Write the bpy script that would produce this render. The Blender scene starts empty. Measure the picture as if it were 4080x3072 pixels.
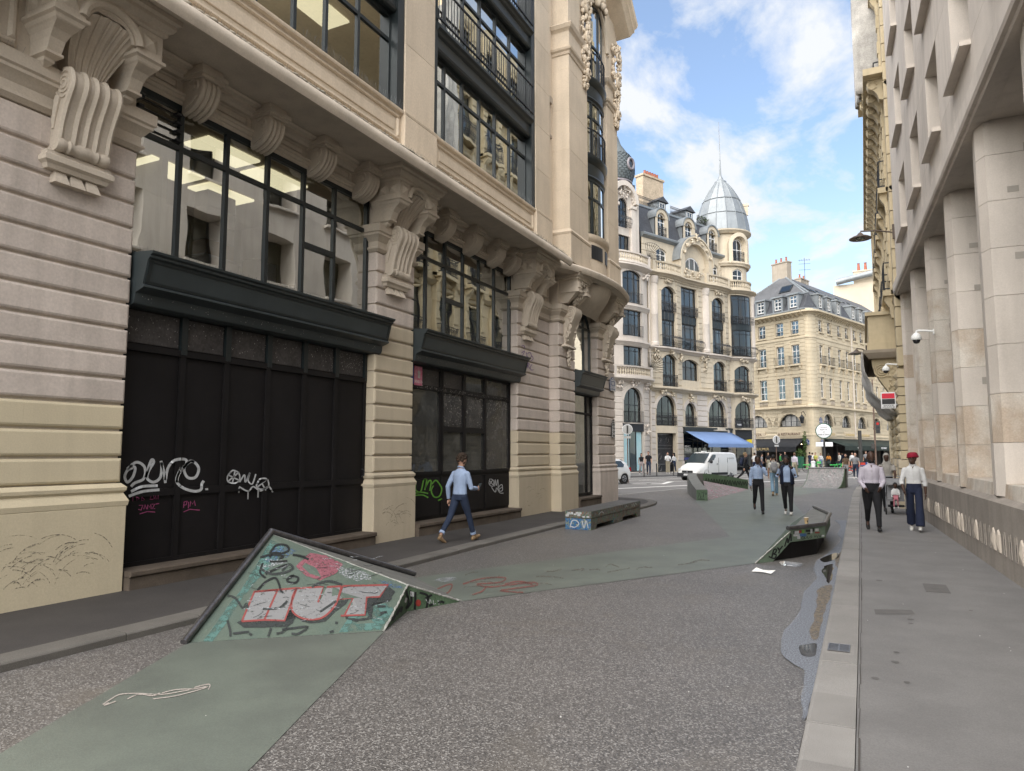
import bpy,bmesh,math,random
from mathutils import Vector,Matrix,noise
R=math.radians
random.seed(7)
SC=bpy.context.scene
COL=SC.collection

# ------------------------------------------------------------------ camera
cam_d=bpy.data.cameras.new('camera')
cam=bpy.data.objects.new('camera',cam_d)
COL.objects.link(cam)
cam_d.sensor_fit='HORIZONTAL'
cam_d.sensor_width=36.0
cam_d.lens=36.0*1536.0/2212.0
cam_d.clip_start=0.05
cam_d.clip_end=3000
cam.location=(0,0,1.8)
cam.rotation_euler=(R(90+5.43),0,R(26.283))
SC.camera=cam

# ------------------------------------------------------------------ sky, sun, exposure
SUN_EL,SUN_AZ=42.0,192.0        # azimuth clockwise from +Y (street direction)
wd=bpy.data.worlds.new('World')
SC.world=wd
wd.use_nodes=True
nt=wd.node_tree
nt.nodes.clear()
N=nt.nodes.new
L=nt.links.new
out=N('ShaderNodeOutputWorld')
bg=N('ShaderNodeBackground')
bg.inputs['Strength'].default_value=0.05
sky=N('ShaderNodeTexSky')
sky.sky_type='NISHITA'
sky.sun_disc=False
sky.sun_elevation=R(SUN_EL)
sky.sun_rotation=R(SUN_AZ)
sky.air_density=1.0
sky.dust_density=0.6
sky.ozone_density=1.4
tc=N('ShaderNodeTexCoord')
sep=N('ShaderNodeSeparateXYZ')
L(tc.outputs['Generated'],sep.inputs[0])
zc=N('ShaderNodeMath');zc.operation='MAXIMUM';zc.inputs[1].default_value=0.0
L(sep.outputs['Z'],zc.inputs[0])
zo=N('ShaderNodeMath');zo.operation='ADD';zo.inputs[1].default_value=0.16
L(zc.outputs[0],zo.inputs[0])
dvx=N('ShaderNodeMath');dvx.operation='DIVIDE'
dvy=N('ShaderNodeMath');dvy.operation='DIVIDE'
L(sep.outputs['X'],dvx.inputs[0]);L(zo.outputs[0],dvx.inputs[1])
L(sep.outputs['Y'],dvy.inputs[0]);L(zo.outputs[0],dvy.inputs[1])
cmb=N('ShaderNodeCombineXYZ')
L(dvx.outputs[0],cmb.inputs[0]);L(dvy.outputs[0],cmb.inputs[1])
mp=N('ShaderNodeMapping')
mp.inputs['Location'].default_value=(2.7,0.4,0)
mp.inputs['Rotation'].default_value=(0,0,R(25))
mp.inputs['Scale'].default_value=(1.5,1.0,1)
L(cmb.outputs[0],mp.inputs[0])
n1=N('ShaderNodeTexNoise');n1.inputs['Scale'].default_value=2.3;n1.inputs['Detail'].default_value=12;n1.inputs['Roughness'].default_value=0.6
n1.inputs['Distortion'].default_value=0.25
L(mp.outputs[0],n1.inputs['Vector'])
cr=N('ShaderNodeValToRGB')
cr.color_ramp.elements[0].position=0.46;cr.color_ramp.elements[0].color=(0.10,0.10,0.10,1)
cr.color_ramp.elements[1].position=0.60;cr.color_ramp.elements[1].color=(1,1,1,1)
L(n1.outputs['Fac'],cr.inputs[0])
# more cloud veil toward the horizon
hz=N('ShaderNodeMapRange');hz.inputs['From Min'].default_value=0.0;hz.inputs['From Max'].default_value=0.45
hz.inputs['To Min'].default_value=0.55;hz.inputs['To Max'].default_value=0.0
L(sep.outputs['Z'],hz.inputs['Value'])
mx=N('ShaderNodeMath');mx.operation='MAXIMUM'
L(cr.outputs[0],mx.inputs[0]);L(hz.outputs[0],mx.inputs[1])
clc=N('ShaderNodeMix');clc.data_type='RGBA'
skm=N('ShaderNodeMix');skm.data_type='RGBA';skm.blend_type='MULTIPLY';skm.inputs[0].default_value=1.0
skm.inputs[7].default_value=(0.86,0.88,0.88,1)
L(sky.outputs[0],skm.inputs[6])
L(mx.outputs[0],clc.inputs[0])
L(skm.outputs[2],clc.inputs[6])
clc.inputs[7].default_value=(2.95,3.05,3.2,1)
L(clc.outputs[2],bg.inputs['Color'])
L(bg.outputs[0],out.inputs['Surface'])

sun_d=bpy.data.lights.new('sun','SUN')
sun_d.energy=1.5
sun_d.angle=R(100)
sun_d.color=(1.0,0.95,0.87)
sun=bpy.data.objects.new('sun',sun_d)
COL.objects.link(sun)
sdir=Vector((math.sin(R(SUN_AZ))*math.cos(R(SUN_EL)),math.cos(R(SUN_AZ))*math.cos(R(SUN_EL)),math.sin(R(SUN_EL))))
sun.rotation_euler=sdir.to_track_quat('Z','Y').to_euler()
sun.location=(0,0,60)
SC.view_settings.view_transform='Standard'
SC.view_settings.look='None'
SC.view_settings.exposure=2.68
SC.view_settings.gamma=1.0
SC.view_settings.use_curve_mapping=False
SC.cycles.max_bounces=8
SC.cycles.diffuse_bounces=4
SC.cycles.glossy_bounces=4
SC.cycles.transparent_max_bounces=16
SC.cycles.sample_clamp_indirect=6.0
SC.cycles.caustics_reflective=False
SC.cycles.caustics_refractive=False
SC.cycles.use_denoising=True

# ------------------------------------------------------------------ materials
MAT={}
def new_mat(name):
    m=bpy.data.materials.new(name)
    m.use_nodes=True
    MAT[name]=m
    return m,m.node_tree.nodes,m.node_tree.links,m.node_tree.nodes['Principled BSDF']

def rgba(c):
    return(c[0],c[1],c[2],1)

def tint(c,k):
    return tuple(min(1,max(0,x*k))for x in c)

def mat(name,col,rough=0.8,var=0.12,vs=0.8,grain=0.0,gs=40.0,bump=0.0,bs=30.0,metal=0.0,col2=None,streak=0.0,spec=0.3,rnd=0.0,space='world',dirt=None,rng=(0.3,0.7)):
    """principled material: large patches (var at scale vs), fine grain, vertical rain streaks, bump, per-object variation"""
    m,n,l,p=new_mat(name)
    p.inputs['Roughness'].default_value=rough
    p.inputs['Metallic'].default_value=metal
    p.inputs['Specular IOR Level'].default_value=spec
    if space=='world':
        g=n.new('ShaderNodeNewGeometry');vec=g.outputs['Position']
    else:
        g=n.new('ShaderNodeTexCoord');vec=g.outputs['Object']
    cur=None
    def mixc(fac,a,b,blend='MIX'):
        q=n.new('ShaderNodeMix');q.data_type='RGBA';q.blend_type=blend
        if hasattr(fac,'links')or hasattr(fac,'is_linked'):
            l.new(fac,q.inputs[0])
        else:
            q.inputs[0].default_value=fac
        for s,i in((a,6),(b,7)):
            if isinstance(s,tuple):
                q.inputs[i].default_value=rgba(s)
            else:
                l.new(s,q.inputs[i])
        return q.outputs[2]
    nz=n.new('ShaderNodeTexNoise');nz.inputs['Scale'].default_value=vs;nz.inputs['Detail'].default_value=6;nz.inputs['Roughness'].default_value=0.6
    l.new(vec,nz.inputs['Vector'])
    r1=n.new('ShaderNodeMapRange');r1.inputs['From Min'].default_value=rng[0];r1.inputs['From Max'].default_value=rng[1]
    l.new(nz.outputs['Fac'],r1.inputs['Value'])
    c2=col2 if col2 else tint(col,1-var)
    c1=col if col2 else tint(col,1+var*0.6)
    cur=mixc(r1.outputs[0],c1,c2)
    if streak:
        mpn=n.new('ShaderNodeMapping');mpn.inputs['Scale'].default_value=(2.2,2.2,0.22)
        l.new(vec,mpn.inputs[0])
        ns=n.new('ShaderNodeTexNoise');ns.inputs['Scale'].default_value=2.0;ns.inputs['Detail'].default_value=5
        l.new(mpn.outputs[0],ns.inputs['Vector'])
        r2=n.new('ShaderNodeMapRange');r2.inputs['From Min'].default_value=0.48;r2.inputs['From Max'].default_value=0.75;r2.inputs['To Max'].default_value=streak
        l.new(ns.outputs['Fac'],r2.inputs['Value'])
        cur=mixc(r2.outputs[0],cur,dirt or tint(col,0.45))
    if grain:
        ng=n.new('ShaderNodeTexNoise');ng.inputs['Scale'].default_value=gs;ng.inputs['Detail'].default_value=3
        l.new(vec,ng.inputs['Vector'])
        r3=n.new('ShaderNodeMapRange');r3.inputs['From Min'].default_value=0.3;r3.inputs['From Max'].default_value=0.7
        r3.inputs['To Min'].default_value=1-grain;r3.inputs['To Max'].default_value=1+grain
        l.new(ng.outputs['Fac'],r3.inputs['Value'])
        q=n.new('ShaderNodeVectorMath');q.operation='SCALE'
        l.new(cur,q.inputs[0]);l.new(r3.outputs[0],q.inputs['Scale'])
        cur=q.outputs[0]
    if rnd:
        oi=n.new('ShaderNodeObjectInfo')
        r4=n.new('ShaderNodeMapRange');r4.inputs['To Min'].default_value=1-rnd;r4.inputs['To Max'].default_value=1+rnd*0.6
        l.new(oi.outputs['Random'],r4.inputs['Value'])
        q=n.new('ShaderNodeVectorMath');q.operation='SCALE'
        l.new(cur,q.inputs[0]);l.new(r4.outputs[0],q.inputs['Scale'])
        cur=q.outputs[0]
    l.new(cur,p.inputs['Base Color'])
    if bump:
        nb=n.new('ShaderNodeTexNoise');nb.inputs['Scale'].default_value=bs;nb.inputs['Detail'].default_value=4
        l.new(vec,nb.inputs['Vector'])
        b=n.new('ShaderNodeBump');b.inputs['Strength'].default_value=bump;b.inputs['Distance'].default_value=0.01
        l.new(nb.outputs['Fac'],b.inputs['Height'])
        l.new(b.outputs[0],p.inputs['Normal'])
    return m

def speckle(name,base,dark,light,scale=110.0,patch=(0.8,1.15),wear=None,rough=0.5):
    """exposed aggregate: voronoi stones of random tone in a binder, with large worn patches"""
    m,n,l,p=new_mat(name)
    p.inputs['Roughness'].default_value=rough
    p.inputs['Specular IOR Level'].default_value=0.65
    g=n.new('ShaderNodeNewGeometry')
    v=n.new('ShaderNodeTexVoronoi');v.inputs['Scale'].default_value=scale
    l.new(g.outputs['Position'],v.inputs['Vector'])
    ramp=n.new('ShaderNodeValToRGB');ramp.color_ramp.interpolation='CONSTANT'
    e=ramp.color_ramp.elements
    e[0].position=0;e[0].color=rgba(dark)
    e[1].position=0.3;e[1].color=rgba(base)
    x=e.new(0.55);x.color=rgba(tint(base,1.25))
    x=e.new(0.76);x.color=rgba(light)
    x=e.new(0.9);x.color=rgba(tint(dark,1.5))
    sp=n.new('ShaderNodeSeparateColor');l.new(v.outputs['Color'],sp.inputs[0])
    l.new(sp.outputs[0],ramp.inputs[0])
    nz=n.new('ShaderNodeTexNoise');nz.inputs['Scale'].default_value=0.45;nz.inputs['Detail'].default_value=7;nz.inputs['Roughness'].default_value=0.62
    l.new(g.outputs['Position'],nz.inputs['Vector'])
    r=n.new('ShaderNodeMapRange');r.inputs['From Min'].default_value=0.32;r.inputs['From Max'].default_value=0.68
    r.inputs['To Min'].default_value=patch[0];r.inputs['To Max'].default_value=patch[1]
    l.new(nz.outputs['Fac'],r.inputs['Value'])
    q=n.new('ShaderNodeVectorMath');q.operation='SCALE'
    l.new(ramp.outputs[0],q.inputs[0]);l.new(r.outputs[0],q.inputs['Scale'])
    cur=q.outputs[0]
    if wear:
        n2=n.new('ShaderNodeTexNoise');n2.inputs['Scale'].default_value=0.9;n2.inputs['Detail'].default_value=8;n2.inputs['Distortion'].default_value=0.6
        l.new(g.outputs['Position'],n2.inputs['Vector'])
        r2=n.new('ShaderNodeMapRange');r2.inputs['From Min'].default_value=0.56;r2.inputs['From Max'].default_value=0.74;r2.inputs['To Max'].default_value=0.5
        l.new(n2.outputs['Fac'],r2.inputs['Value'])
        mxn=n.new('ShaderNodeMix');mxn.data_type='RGBA'
        l.new(r2.outputs[0],mxn.inputs[0]);l.new(cur,mxn.inputs[6]);mxn.inputs[7].default_value=rgba(wear)
        cur=mxn.outputs[2]
    l.new(cur,p.inputs['Base Color'])
    b=n.new('ShaderNodeBump');b.inputs['Strength'].default_value=0.35;b.inputs['Distance'].default_value=0.004
    l.new(v.outputs['Distance'],b.inputs['Height'])
    l.new(b.outputs[0],p.inputs['Normal'])
    return m

def glass(name,refl=1.0,tintc=(0.72,0.78,0.76),ior=1.75,wave=0.0,dirt=0.0,film=None):
    """window pane: fresnel reflection over see-through glass; wave = gentle old-glass distortion; film = milky film amount"""
    m,n,l,p=new_mat(name)
    n.remove(p)
    o=n['Material Output']
    fr=n.new('ShaderNodeFresnel');fr.inputs['IOR'].default_value=ior
    k=n.new('ShaderNodeMath');k.operation='MULTIPLY';k.inputs[1].default_value=refl;k.use_clamp=True
    l.new(fr.outputs[0],k.inputs[0])
    gl=n.new('ShaderNodeBsdfGlossy');gl.inputs['Roughness'].default_value=0.012
    gl.inputs['Color'].default_value=(0.95,0.98,0.97,1)
    tr=n.new('ShaderNodeBsdfTransparent');tr.inputs['Color'].default_value=rgba(tintc)
    g=n.new('ShaderNodeNewGeometry')
    if wave:
        nb=n.new('ShaderNodeTexNoise');nb.inputs['Scale'].default_value=1.3;nb.inputs['Detail'].default_value=1
        l.new(g.outputs['Position'],nb.inputs['Vector'])
        b=n.new('ShaderNodeBump');b.inputs['Strength'].default_value=wave;b.inputs['Distance'].default_value=0.02
        l.new(nb.outputs['Fac'],b.inputs['Height'])
        l.new(b.outputs[0],gl.inputs['Normal'])
    mx1=n.new('ShaderNodeMixShader')
    l.new(k.outputs[0],mx1.inputs[0]);l.new(tr.outputs[0],mx1.inputs[1]);l.new(gl.outputs[0],mx1.inputs[2])
    last=mx1
    if dirt:
        df=n.new('ShaderNodeBsdfDiffuse');df.inputs['Color'].default_value=rgba(film or(0.32,0.32,0.3))
        nd=n.new('ShaderNodeTexNoise');nd.inputs['Scale'].default_value=3.0;nd.inputs['Detail'].default_value=8;nd.inputs['Roughness'].default_value=0.7
        l.new(g.outputs['Position'],nd.inputs['Vector'])
        rr=n.new('ShaderNodeMapRange');rr.inputs['From Min'].default_value=0.4;rr.inputs['From Max'].default_value=0.75;rr.inputs['To Min'].default_value=dirt*0.35;rr.inputs['To Max'].default_value=dirt
        l.new(nd.outputs['Fac'],rr.inputs['Value'])
        mx2=n.new('ShaderNodeMixShader')
        l.new(rr.outputs[0],mx2.inputs[0]);l.new(last.outputs[0],mx2.inputs[1]);l.new(df.outputs[0],mx2.inputs[2])
        last=mx2
    l.new(last.outputs[0],o.inputs['Surface'])
    return m

def emit(name,col,s):
    m,n,l,p=new_mat(name)
    p.inputs['Base Color'].default_value=rgba(col)
    p.inputs['Emission Color'].default_value=rgba(col)
    p.inputs['Emission Strength'].default_value=s
    return m

# stones
mat('stone_pink',(0.585,0.51,0.455),0.85,0.16,1.1,grain=0.08,gs=35,bump=0.25,bs=45,streak=0.35,rnd=0.07,dirt=(0.26,0.23,0.2))
mat('stone_cream',(0.60,0.52,0.37),0.75,0.07,0.9,grain=0.05,gs=60,bump=0.2,bs=30,rnd=0.05,streak=0.12)
mat('stone_beige',(0.53,0.455,0.34),0.78,0.09,0.9,grain=0.05,gs=60,bump=0.2,bs=30,rnd=0.05,streak=0.15)
mat('stone_carved',(0.56,0.49,0.405),0.85,0.14,1.4,grain=0.06,gs=40,bump=0.2,bs=40,streak=0.22)
mat('stone_upper',(0.60,0.505,0.39),0.85,0.12,0.9,grain=0.07,gs=25,bump=0.2,bs=50,streak=0.25,rnd=0.06,dirt=(0.36,0.29,0.21))
mat('stone_moss',(0.40,0.35,0.28),0.9,0.3,3.0,grain=0.15,gs=30,bump=0.4,bs=30,col2=(0.24,0.23,0.19))
mat('stone_soffit',(0.42,0.38,0.32),0.9,0.15,0.8,grain=0.05)
mat('stone_far',(0.5419,0.4676,0.3583),0.85,0.12,0.35,grain=0.05,gs=6,streak=0.3,rnd=0.06,dirt=(0.33,0.29,0.24))
mat('stone_far_white',(0.5768,0.5157,0.4545),0.85,0.12,0.35,grain=0.05,gs=6,streak=0.28,rnd=0.05,dirt=(0.4,0.36,0.32))
mat('stone_far_dark',(0.36,0.31,0.25),0.9,0.2,0.8,streak=0.3)
mat('stone_yellow',(0.5069,0.4239,0.2840),0.85,0.12,0.5,grain=0.05,gs=8,streak=0.25,rnd=0.06)
mat('stone_b3',(0.5506,0.4676,0.3365),0.88,0.13,0.3,grain=0.05,gs=5,streak=0.32,rnd=0.05,dirt=(0.36,0.3,0.22))
mat('stone_grey',(0.6048,0.5454,0.4860),0.8,0.1,0.5,grain=0.05,gs=50,bump=0.12,bs=60,streak=0.3,rnd=0.07,dirt=(0.33,0.29,0.25),rng=(0.4,0.6))
mat('stone_grey_brown',(0.46,0.375,0.295),0.8,0.22,1.1,grain=0.1,gs=40,bump=0.2,bs=60,streak=0.3,rnd=0.12,col2=(0.60,0.55,0.485),rng=(0.42,0.58))
mat('stone_plinth',(0.2960,0.2627,0.2294),0.85,0.25,0.8,grain=0.1,gs=40,bump=0.3,bs=25,streak=0.45,dirt=(0.15,0.135,0.12))
mat('mortar',(0.60,0.57,0.53),0.9,0.1,2.0)
mat('patch_stone',(0.36,0.33,0.29),0.85,0.1,4.0)
mat('granite',(0.2360,0.2255,0.2132),0.8,0.15,1.5,grain=0.22,gs=220,bump=0.2,bs=200,rnd=0.14,streak=0.0)
mat('step_stone',(0.1107,0.0879,0.0684),0.85,0.3,2.5,grain=0.12,gs=50,bump=0.3,bs=40)
# ground
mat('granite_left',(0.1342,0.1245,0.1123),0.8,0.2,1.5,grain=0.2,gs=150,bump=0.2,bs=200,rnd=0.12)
speckle('aggregate',(0.106,0.098,0.092),(0.060,0.055,0.052),(0.255,0.243,0.230),100.0,(0.85,1.15),wear=(0.125,0.108,0.087))
mat('green_paint',(0.1277,0.1448,0.1220),0.48,0.14,1.3,grain=0.14,gs=90,bump=0.15,bs=120,col2=(0.1003,0.1117,0.0969),spec=0.65,rng=(0.38,0.62))
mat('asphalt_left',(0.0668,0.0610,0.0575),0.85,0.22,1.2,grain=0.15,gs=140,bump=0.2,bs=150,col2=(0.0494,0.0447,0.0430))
mat('asphalt_right',(0.1643,0.1583,0.1529),0.68,0.14,1.5,grain=0.16,gs=110,rng=(0.38,0.62),spec=0.5,bump=0.15,bs=150,col2=(0.1341,0.1289,0.1247))
mat('asphalt_road',(0.1628,0.1563,0.1511),0.85,0.15,0.25,grain=0.08,gs=60)
mat('asphalt_far',(0.0912,0.0879,0.0847),0.85,0.15,0.25,grain=0.08,gs=60)
mat('white_paint',(0.72,0.70,0.67),0.7,0.15,3.0)
mat('joint_dark',(0.07,0.063,0.058),0.95,0.2,3.0)
mat('spot_dark',(0.1147,0.1095,0.1051),0.8,0.2,5.0)
# metals, doors
mat('door_black',(0.0092,0.0080,0.0085),0.62,0.35,0.9,bump=0.08,bs=20,spec=0.22,grain=0.06,gs=10)
mat('frame_green',(0.0104,0.0155,0.0170),0.4,0.2,2.0,spec=0.5)
mat('fascia_green',(0.0384,0.0480,0.0512),0.45,0.22,1.5,spec=0.4,grain=0.05,gs=12)
mat('panel_grimy',(0.0555,0.0503,0.0488),0.6,0.3,3.0,grain=0.3,gs=25,bump=0.1)
mat('iron_black',(0.018,0.019,0.022),0.5,0.15,3.0,spec=0.4)
mat('steel_rail',(0.17,0.165,0.17),0.32,0.35,9.0,metal=0.85,grain=0.2,gs=60)
mat('zinc',(0.2475,0.2662,0.2775),0.45,0.18,0.4,metal=0.35,grain=0.06,gs=3,streak=0.25)
mat('slate',(0.0651,0.0682,0.0775),0.6,0.25,1.2,grain=0.2,gs=8)
mat('slate_b3',(0.0992,0.1004,0.1054),0.65,0.25,0.7,grain=0.15,gs=8)
mat('white_frame',(0.72,0.71,0.69),0.5,0.06,2.0)
mat('terracotta',(0.33,0.115,0.07),0.8,0.2,4.0)
mat('brick_buff',(0.50,0.40,0.29),0.9,0.2,2.0,grain=0.2,gs=9)
mat('render_plaster',(0.52,0.45,0.35),0.9,0.15,0.3)
mat('curtain',(0.55,0.54,0.52),0.9,0.2,2.0)
mat('curtain_red',(0.2,0.035,0.035),0.9,0.2,2.0)
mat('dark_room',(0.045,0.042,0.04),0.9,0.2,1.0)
mat('office_wall',(0.26,0.24,0.20),0.9,0.08,0.6)
mat('office_ceiling',(0.55,0.53,0.48),0.9,0.05,0.6)
mat('office_floor',(0.14,0.12,0.10),0.7,0.1,0.6)
mat('cardboard',(0.42,0.29,0.15),0.85,0.12,3.0)
mat('paper',(0.78,0.77,0.74),0.8,0.04,6.0)
glass('glass_left',2.6,(0.74,0.76,0.72),2.5,wave=0.14)
glass('glass_shop',0.9,(0.70,0.74,0.72),1.5,wave=0.1,dirt=0.35)
glass('glass_peeling',0.8,(0.5,0.52,0.52),1.5,wave=0.1,dirt=0.75,film=(0.2,0.19,0.18))
glass('glass_far',1.7,(0.60,0.66,0.70),1.6,wave=0.25)
emit('lamp_panel',(1.0,0.90,0.62),0.28)
emit('lamp_orange',(1.0,0.62,0.2),0.35)
emit('lamp_warm',(1.0,0.8,0.45),3.0)

# ------------------------------------------------------------------ mesh helpers
class MB:
    def __init__(s):
        s.v=[];s.f=[];s.m=[]
    def add(s,vs,fs,m=0):
        o=len(s.v)
        s.v.extend(tuple(v)for v in vs)
        s.f.extend(tuple(i+o for i in f)for f in fs)
        s.m.extend([m]*len(fs))
        return s
    def box(s,x0,x1,y0,y1,z0,z1,m=0):
        return s.add([(x0,y0,z0),(x1,y0,z0),(x1,y1,z0),(x0,y1,z0),(x0,y0,z1),(x1,y0,z1),(x1,y1,z1),(x0,y1,z1)],
                     [(3,2,1,0),(4,5,6,7),(0,1,5,4),(1,2,6,5),(2,3,7,6),(3,0,4,7)],m)
    def cbox(s,x0,x1,y0,y1,z0,z1,c=0.02,m=0):
        """box whose front (y0) edges are chamfered by c"""
        vs=[]
        for(y,d)in((y1,0),(y0+c,0),(y0,c)):
            vs+=[(x0+d,y,z0+d),(x1-d,y,z0+d),(x1-d,y,z1-d),(x0+d,y,z1-d)]
        fs=[(0,1,2,3),(8,11,10,9)]
        for k in(0,4):
            for i in range(4):
                j=(i+1)%4
                fs.append((k+i,k+4+i,k+4+j,k+j))
        return s.add(vs,fs,m)
    def prism(s,pts,axis,a,b,m=0):
        """closed polygon extruded along axis; pts in the two other axes (order x,y,z)"""
        n=len(pts)
        def P(p,t):
            return(t,p[0],p[1])if axis=='x' else((p[0],t,p[1])if axis=='y' else(p[0],p[1],t))
        vs=[P(p,a)for p in pts]+[P(p,b)for p in pts]
        fs=[tuple(range(n-1,-1,-1)),tuple(range(n,2*n))]
        for i in range(n):
            j=(i+1)%n
            fs.append((i,j,n+j,n+i))
        return s.add(vs,fs,m)
    def tube(s,path,r,n=8,m=0,cap=True):
        path=[Vector(p)for p in path]
        k=len(path)
        rs=r if isinstance(r,(list,tuple))else[r]*k
        up=None
        vs=[]
        for i,p in enumerate(path):
            t=(path[min(i+1,k-1)]-path[max(i-1,0)])
            t=t.normalized()if t.length>1e-9 else Vector((0,0,1))
            if up is None:
                ref=Vector((0,0,1))if abs(t.z)<0.9 else Vector((1,0,0))
                up=(ref-t*ref.dot(t)).normalized()
            else:
                up=(up-t*up.dot(t))
                up=up.normalized()if up.length>1e-6 else Vector((1,0,0))
            w=t.cross(up)
            for j in range(n):
                a=2*math.pi*j/n
                vs.append(p+(up*math.cos(a)+w*math.sin(a))*rs[i])
        fs=[]
        for i in range(k-1):
            for j in range(n):
                q=(j+1)%n
                fs.append((i*n+j,i*n+q,(i+1)*n+q,(i+1)*n+j))
        if cap:
            fs.append(tuple(range(n-1,-1,-1)))
            fs.append(tuple((k-1)*n+j for j in range(n)))
        return s.add(vs,fs,m)
    def lathe(s,prof,n=12,c=(0,0,0),m=0,ax='z'):
        vs=[]
        for(r,z)in prof:
            for j in range(n):
                a=2*math.pi*j/n
                u,v=r*math.cos(a),r*math.sin(a)
                if ax=='z':q=(u,v,z)
                elif ax=='y':q=(u,z,v)
                else:q=(z,u,v)
                vs.append((q[0]+c[0],q[1]+c[1],q[2]+c[2]))
        k=len(prof)
        fs=[]
        for i in range(k-1):
            for j in range(n):
                q=(j+1)%n
                fs.append((i*n+j,i*n+q,(i+1)*n+q,(i+1)*n+j))
        fs.append(tuple(range(n-1,-1,-1)))
        fs.append(tuple((k-1)*n+j for j in range(n)))
        return s.add(vs,fs,m)
    def sweep(s,prof,path,m=0,closed=False):
        """profile [(out, z)] swept along a plan polyline; out is to the right of the travel direction"""
        n=len(path)
        pts=[Vector((p[0],p[1]))for p in path]
        vs=[]
        for i in range(n):
            if closed:
                d1=(pts[i]-pts[i-1]).normalized();d2=(pts[(i+1)%n]-pts[i]).normalized()
            else:
                d1=(pts[i]-pts[max(i-1,0)]);d2=(pts[min(i+1,n-1)]-pts[i])
                d1=d1.normalized()if d1.length>0 else d2.normalized()
                d2=d2.normalized()if d2.length>0 else d1
            n1=Vector((d1.y,-d1.x));n2=Vector((d2.y,-d2.x))
            b=(n1+n2)
            b=b.normalized()if b.length>1e-6 else n1
            k=1.0/max(0.35,b.dot(n1))
            for(o,z)in prof:
                q=pts[i]+b*(o*k)
                vs.append((q.x,q.y,z))
        k=len(prof)
        fs=[]
        for i in range(n if closed else n-1):
            a=i*k;b2=((i+1)%n)*k
            for j in range(k):
                q=(j+1)%k
                fs.append((a+j,b2+j,b2+q,a+q))
        if not closed:
            fs.append(tuple(range(k)))
            fs.append(tuple((n-1)*k+j for j in range(k-1,-1,-1)))
        return s.add(vs,fs,m)
    def loft(s,rings,m=0,cap=True,closed=True):
        n=len(rings[0]);k=len(rings)
        vs=[p for r in rings for p in r]
        fs=[]
        for i in range(k-1):
            for j in range(n if closed else n-1):
                q=(j+1)%n
                fs.append((i*n+j,i*n+q,(i+1)*n+q,(i+1)*n+j))
        if cap:
            fs.append(tuple(range(n-1,-1,-1)))
            fs.append(tuple((k-1)*n+j for j in range(n)))
        return s.add(vs,fs,m)
    def ball(s,c,r,n=10,k=7,m=0):
        rr=r if isinstance(r,(tuple,list))else(r,r,r)
        prof=[]
        vs=[]
        for i in range(k+1):
            a=math.pi*i/k
            for j in range(n):
                b=2*math.pi*j/n
                vs.append((c[0]+rr[0]*math.sin(a)*math.cos(b),c[1]+rr[1]*math.sin(a)*math.sin(b),c[2]-rr[2]*math.cos(a)))
        fs=[]
        for i in range(k):
            for j in range(n):
                q=(j+1)%n
                fs.append((i*n+j,i*n+q,(i+1)*n+q,(i+1)*n+j))
        return s.add(vs,fs,m)
    def warp(s,fn):
        s.v=[fn(*v)for v in s.v]
        return s
    def xf(s,M):
        s.v=[tuple(M @ Vector(v))for v in s.v]
        return s
    def join(s,o,M=None):
        return s.add([tuple(M @ Vector(v))for v in o.v]if M else o.v,o.f,0)
    def build(s,name,mats,parent=None,loc=None,rot=None,smooth=None,fix=True):
        me=bpy.data.meshes.new(name)
        me.from_pydata(s.v,[],s.f)
        if fix:
            b=bmesh.new();b.from_mesh(me)
            bmesh.ops.remove_doubles(b,verts=b.verts,dist=1e-5)
            bmesh.ops.recalc_face_normals(b,faces=b.faces)
            keep=len(b.faces)==len(s.m)
            b.to_mesh(me);b.free()
        else:
            keep=True
        if not isinstance(mats,(list,tuple)):
            mats=[mats]
        for m in mats:
            me.materials.append(MAT[m]if isinstance(m,str)else m)
        if len(mats)>1 and keep:
            me.polygons.foreach_set('material_index',s.m)
        if smooth is not None:
            me.polygons.foreach_set('use_smooth',[True]*len(me.polygons))
            me.set_sharp_from_angle(angle=R(smooth))
        me.update()
        return link(name,me,parent,loc,rot)

def link(name,data,parent=None,loc=None,rot=None):
    o=bpy.data.objects.new(name,data)
    COL.objects.link(o)
    if parent is not None:
        o.parent=parent
    if loc is not None:
        o.location=loc
    if rot is not None:
        o.rotation_euler=rot
    return o

def tag(o,label=None,cat=None,group=None,kind=None):
    if label:o['label']=label
    if cat:o['category']=cat
    if group:o['group']=group
    if kind:o['kind']=kind
    return o

def thing(name,label,cat,loc=(0,0,0),rz=0.0,group=None):
    o=link(name,None,None,loc,(0,0,rz))
    o.empty_display_size=0.2
    return tag(o,label,cat,group)

def like(o,parent,loc=None,rot=None,scale=None):
    """another piece sharing the mesh of o"""
    c=o.copy()
    COL.objects.link(c)
    c.parent=parent
    if loc is not None:c.location=loc
    if rot is not None:c.rotation_euler=rot
    if scale is not None:c.scale=scale
    return c

def copy_tree(o,parent=None):
    c=o.copy();COL.objects.link(c);c.parent=parent
    for ch in list(o.children):
        copy_tree(ch,c)
    return c

def archz(x,xa,xb,zb,ar):
    if ar<=0:return zb
    hw=(xb-xa)/2;xm=(xa+xb)/2
    rr=(hw*hw+ar*ar)/(2*ar)
    d=rr*rr-(x-xm)**2
    return zb-rr+math.sqrt(max(d,(rr-ar)**2))

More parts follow.
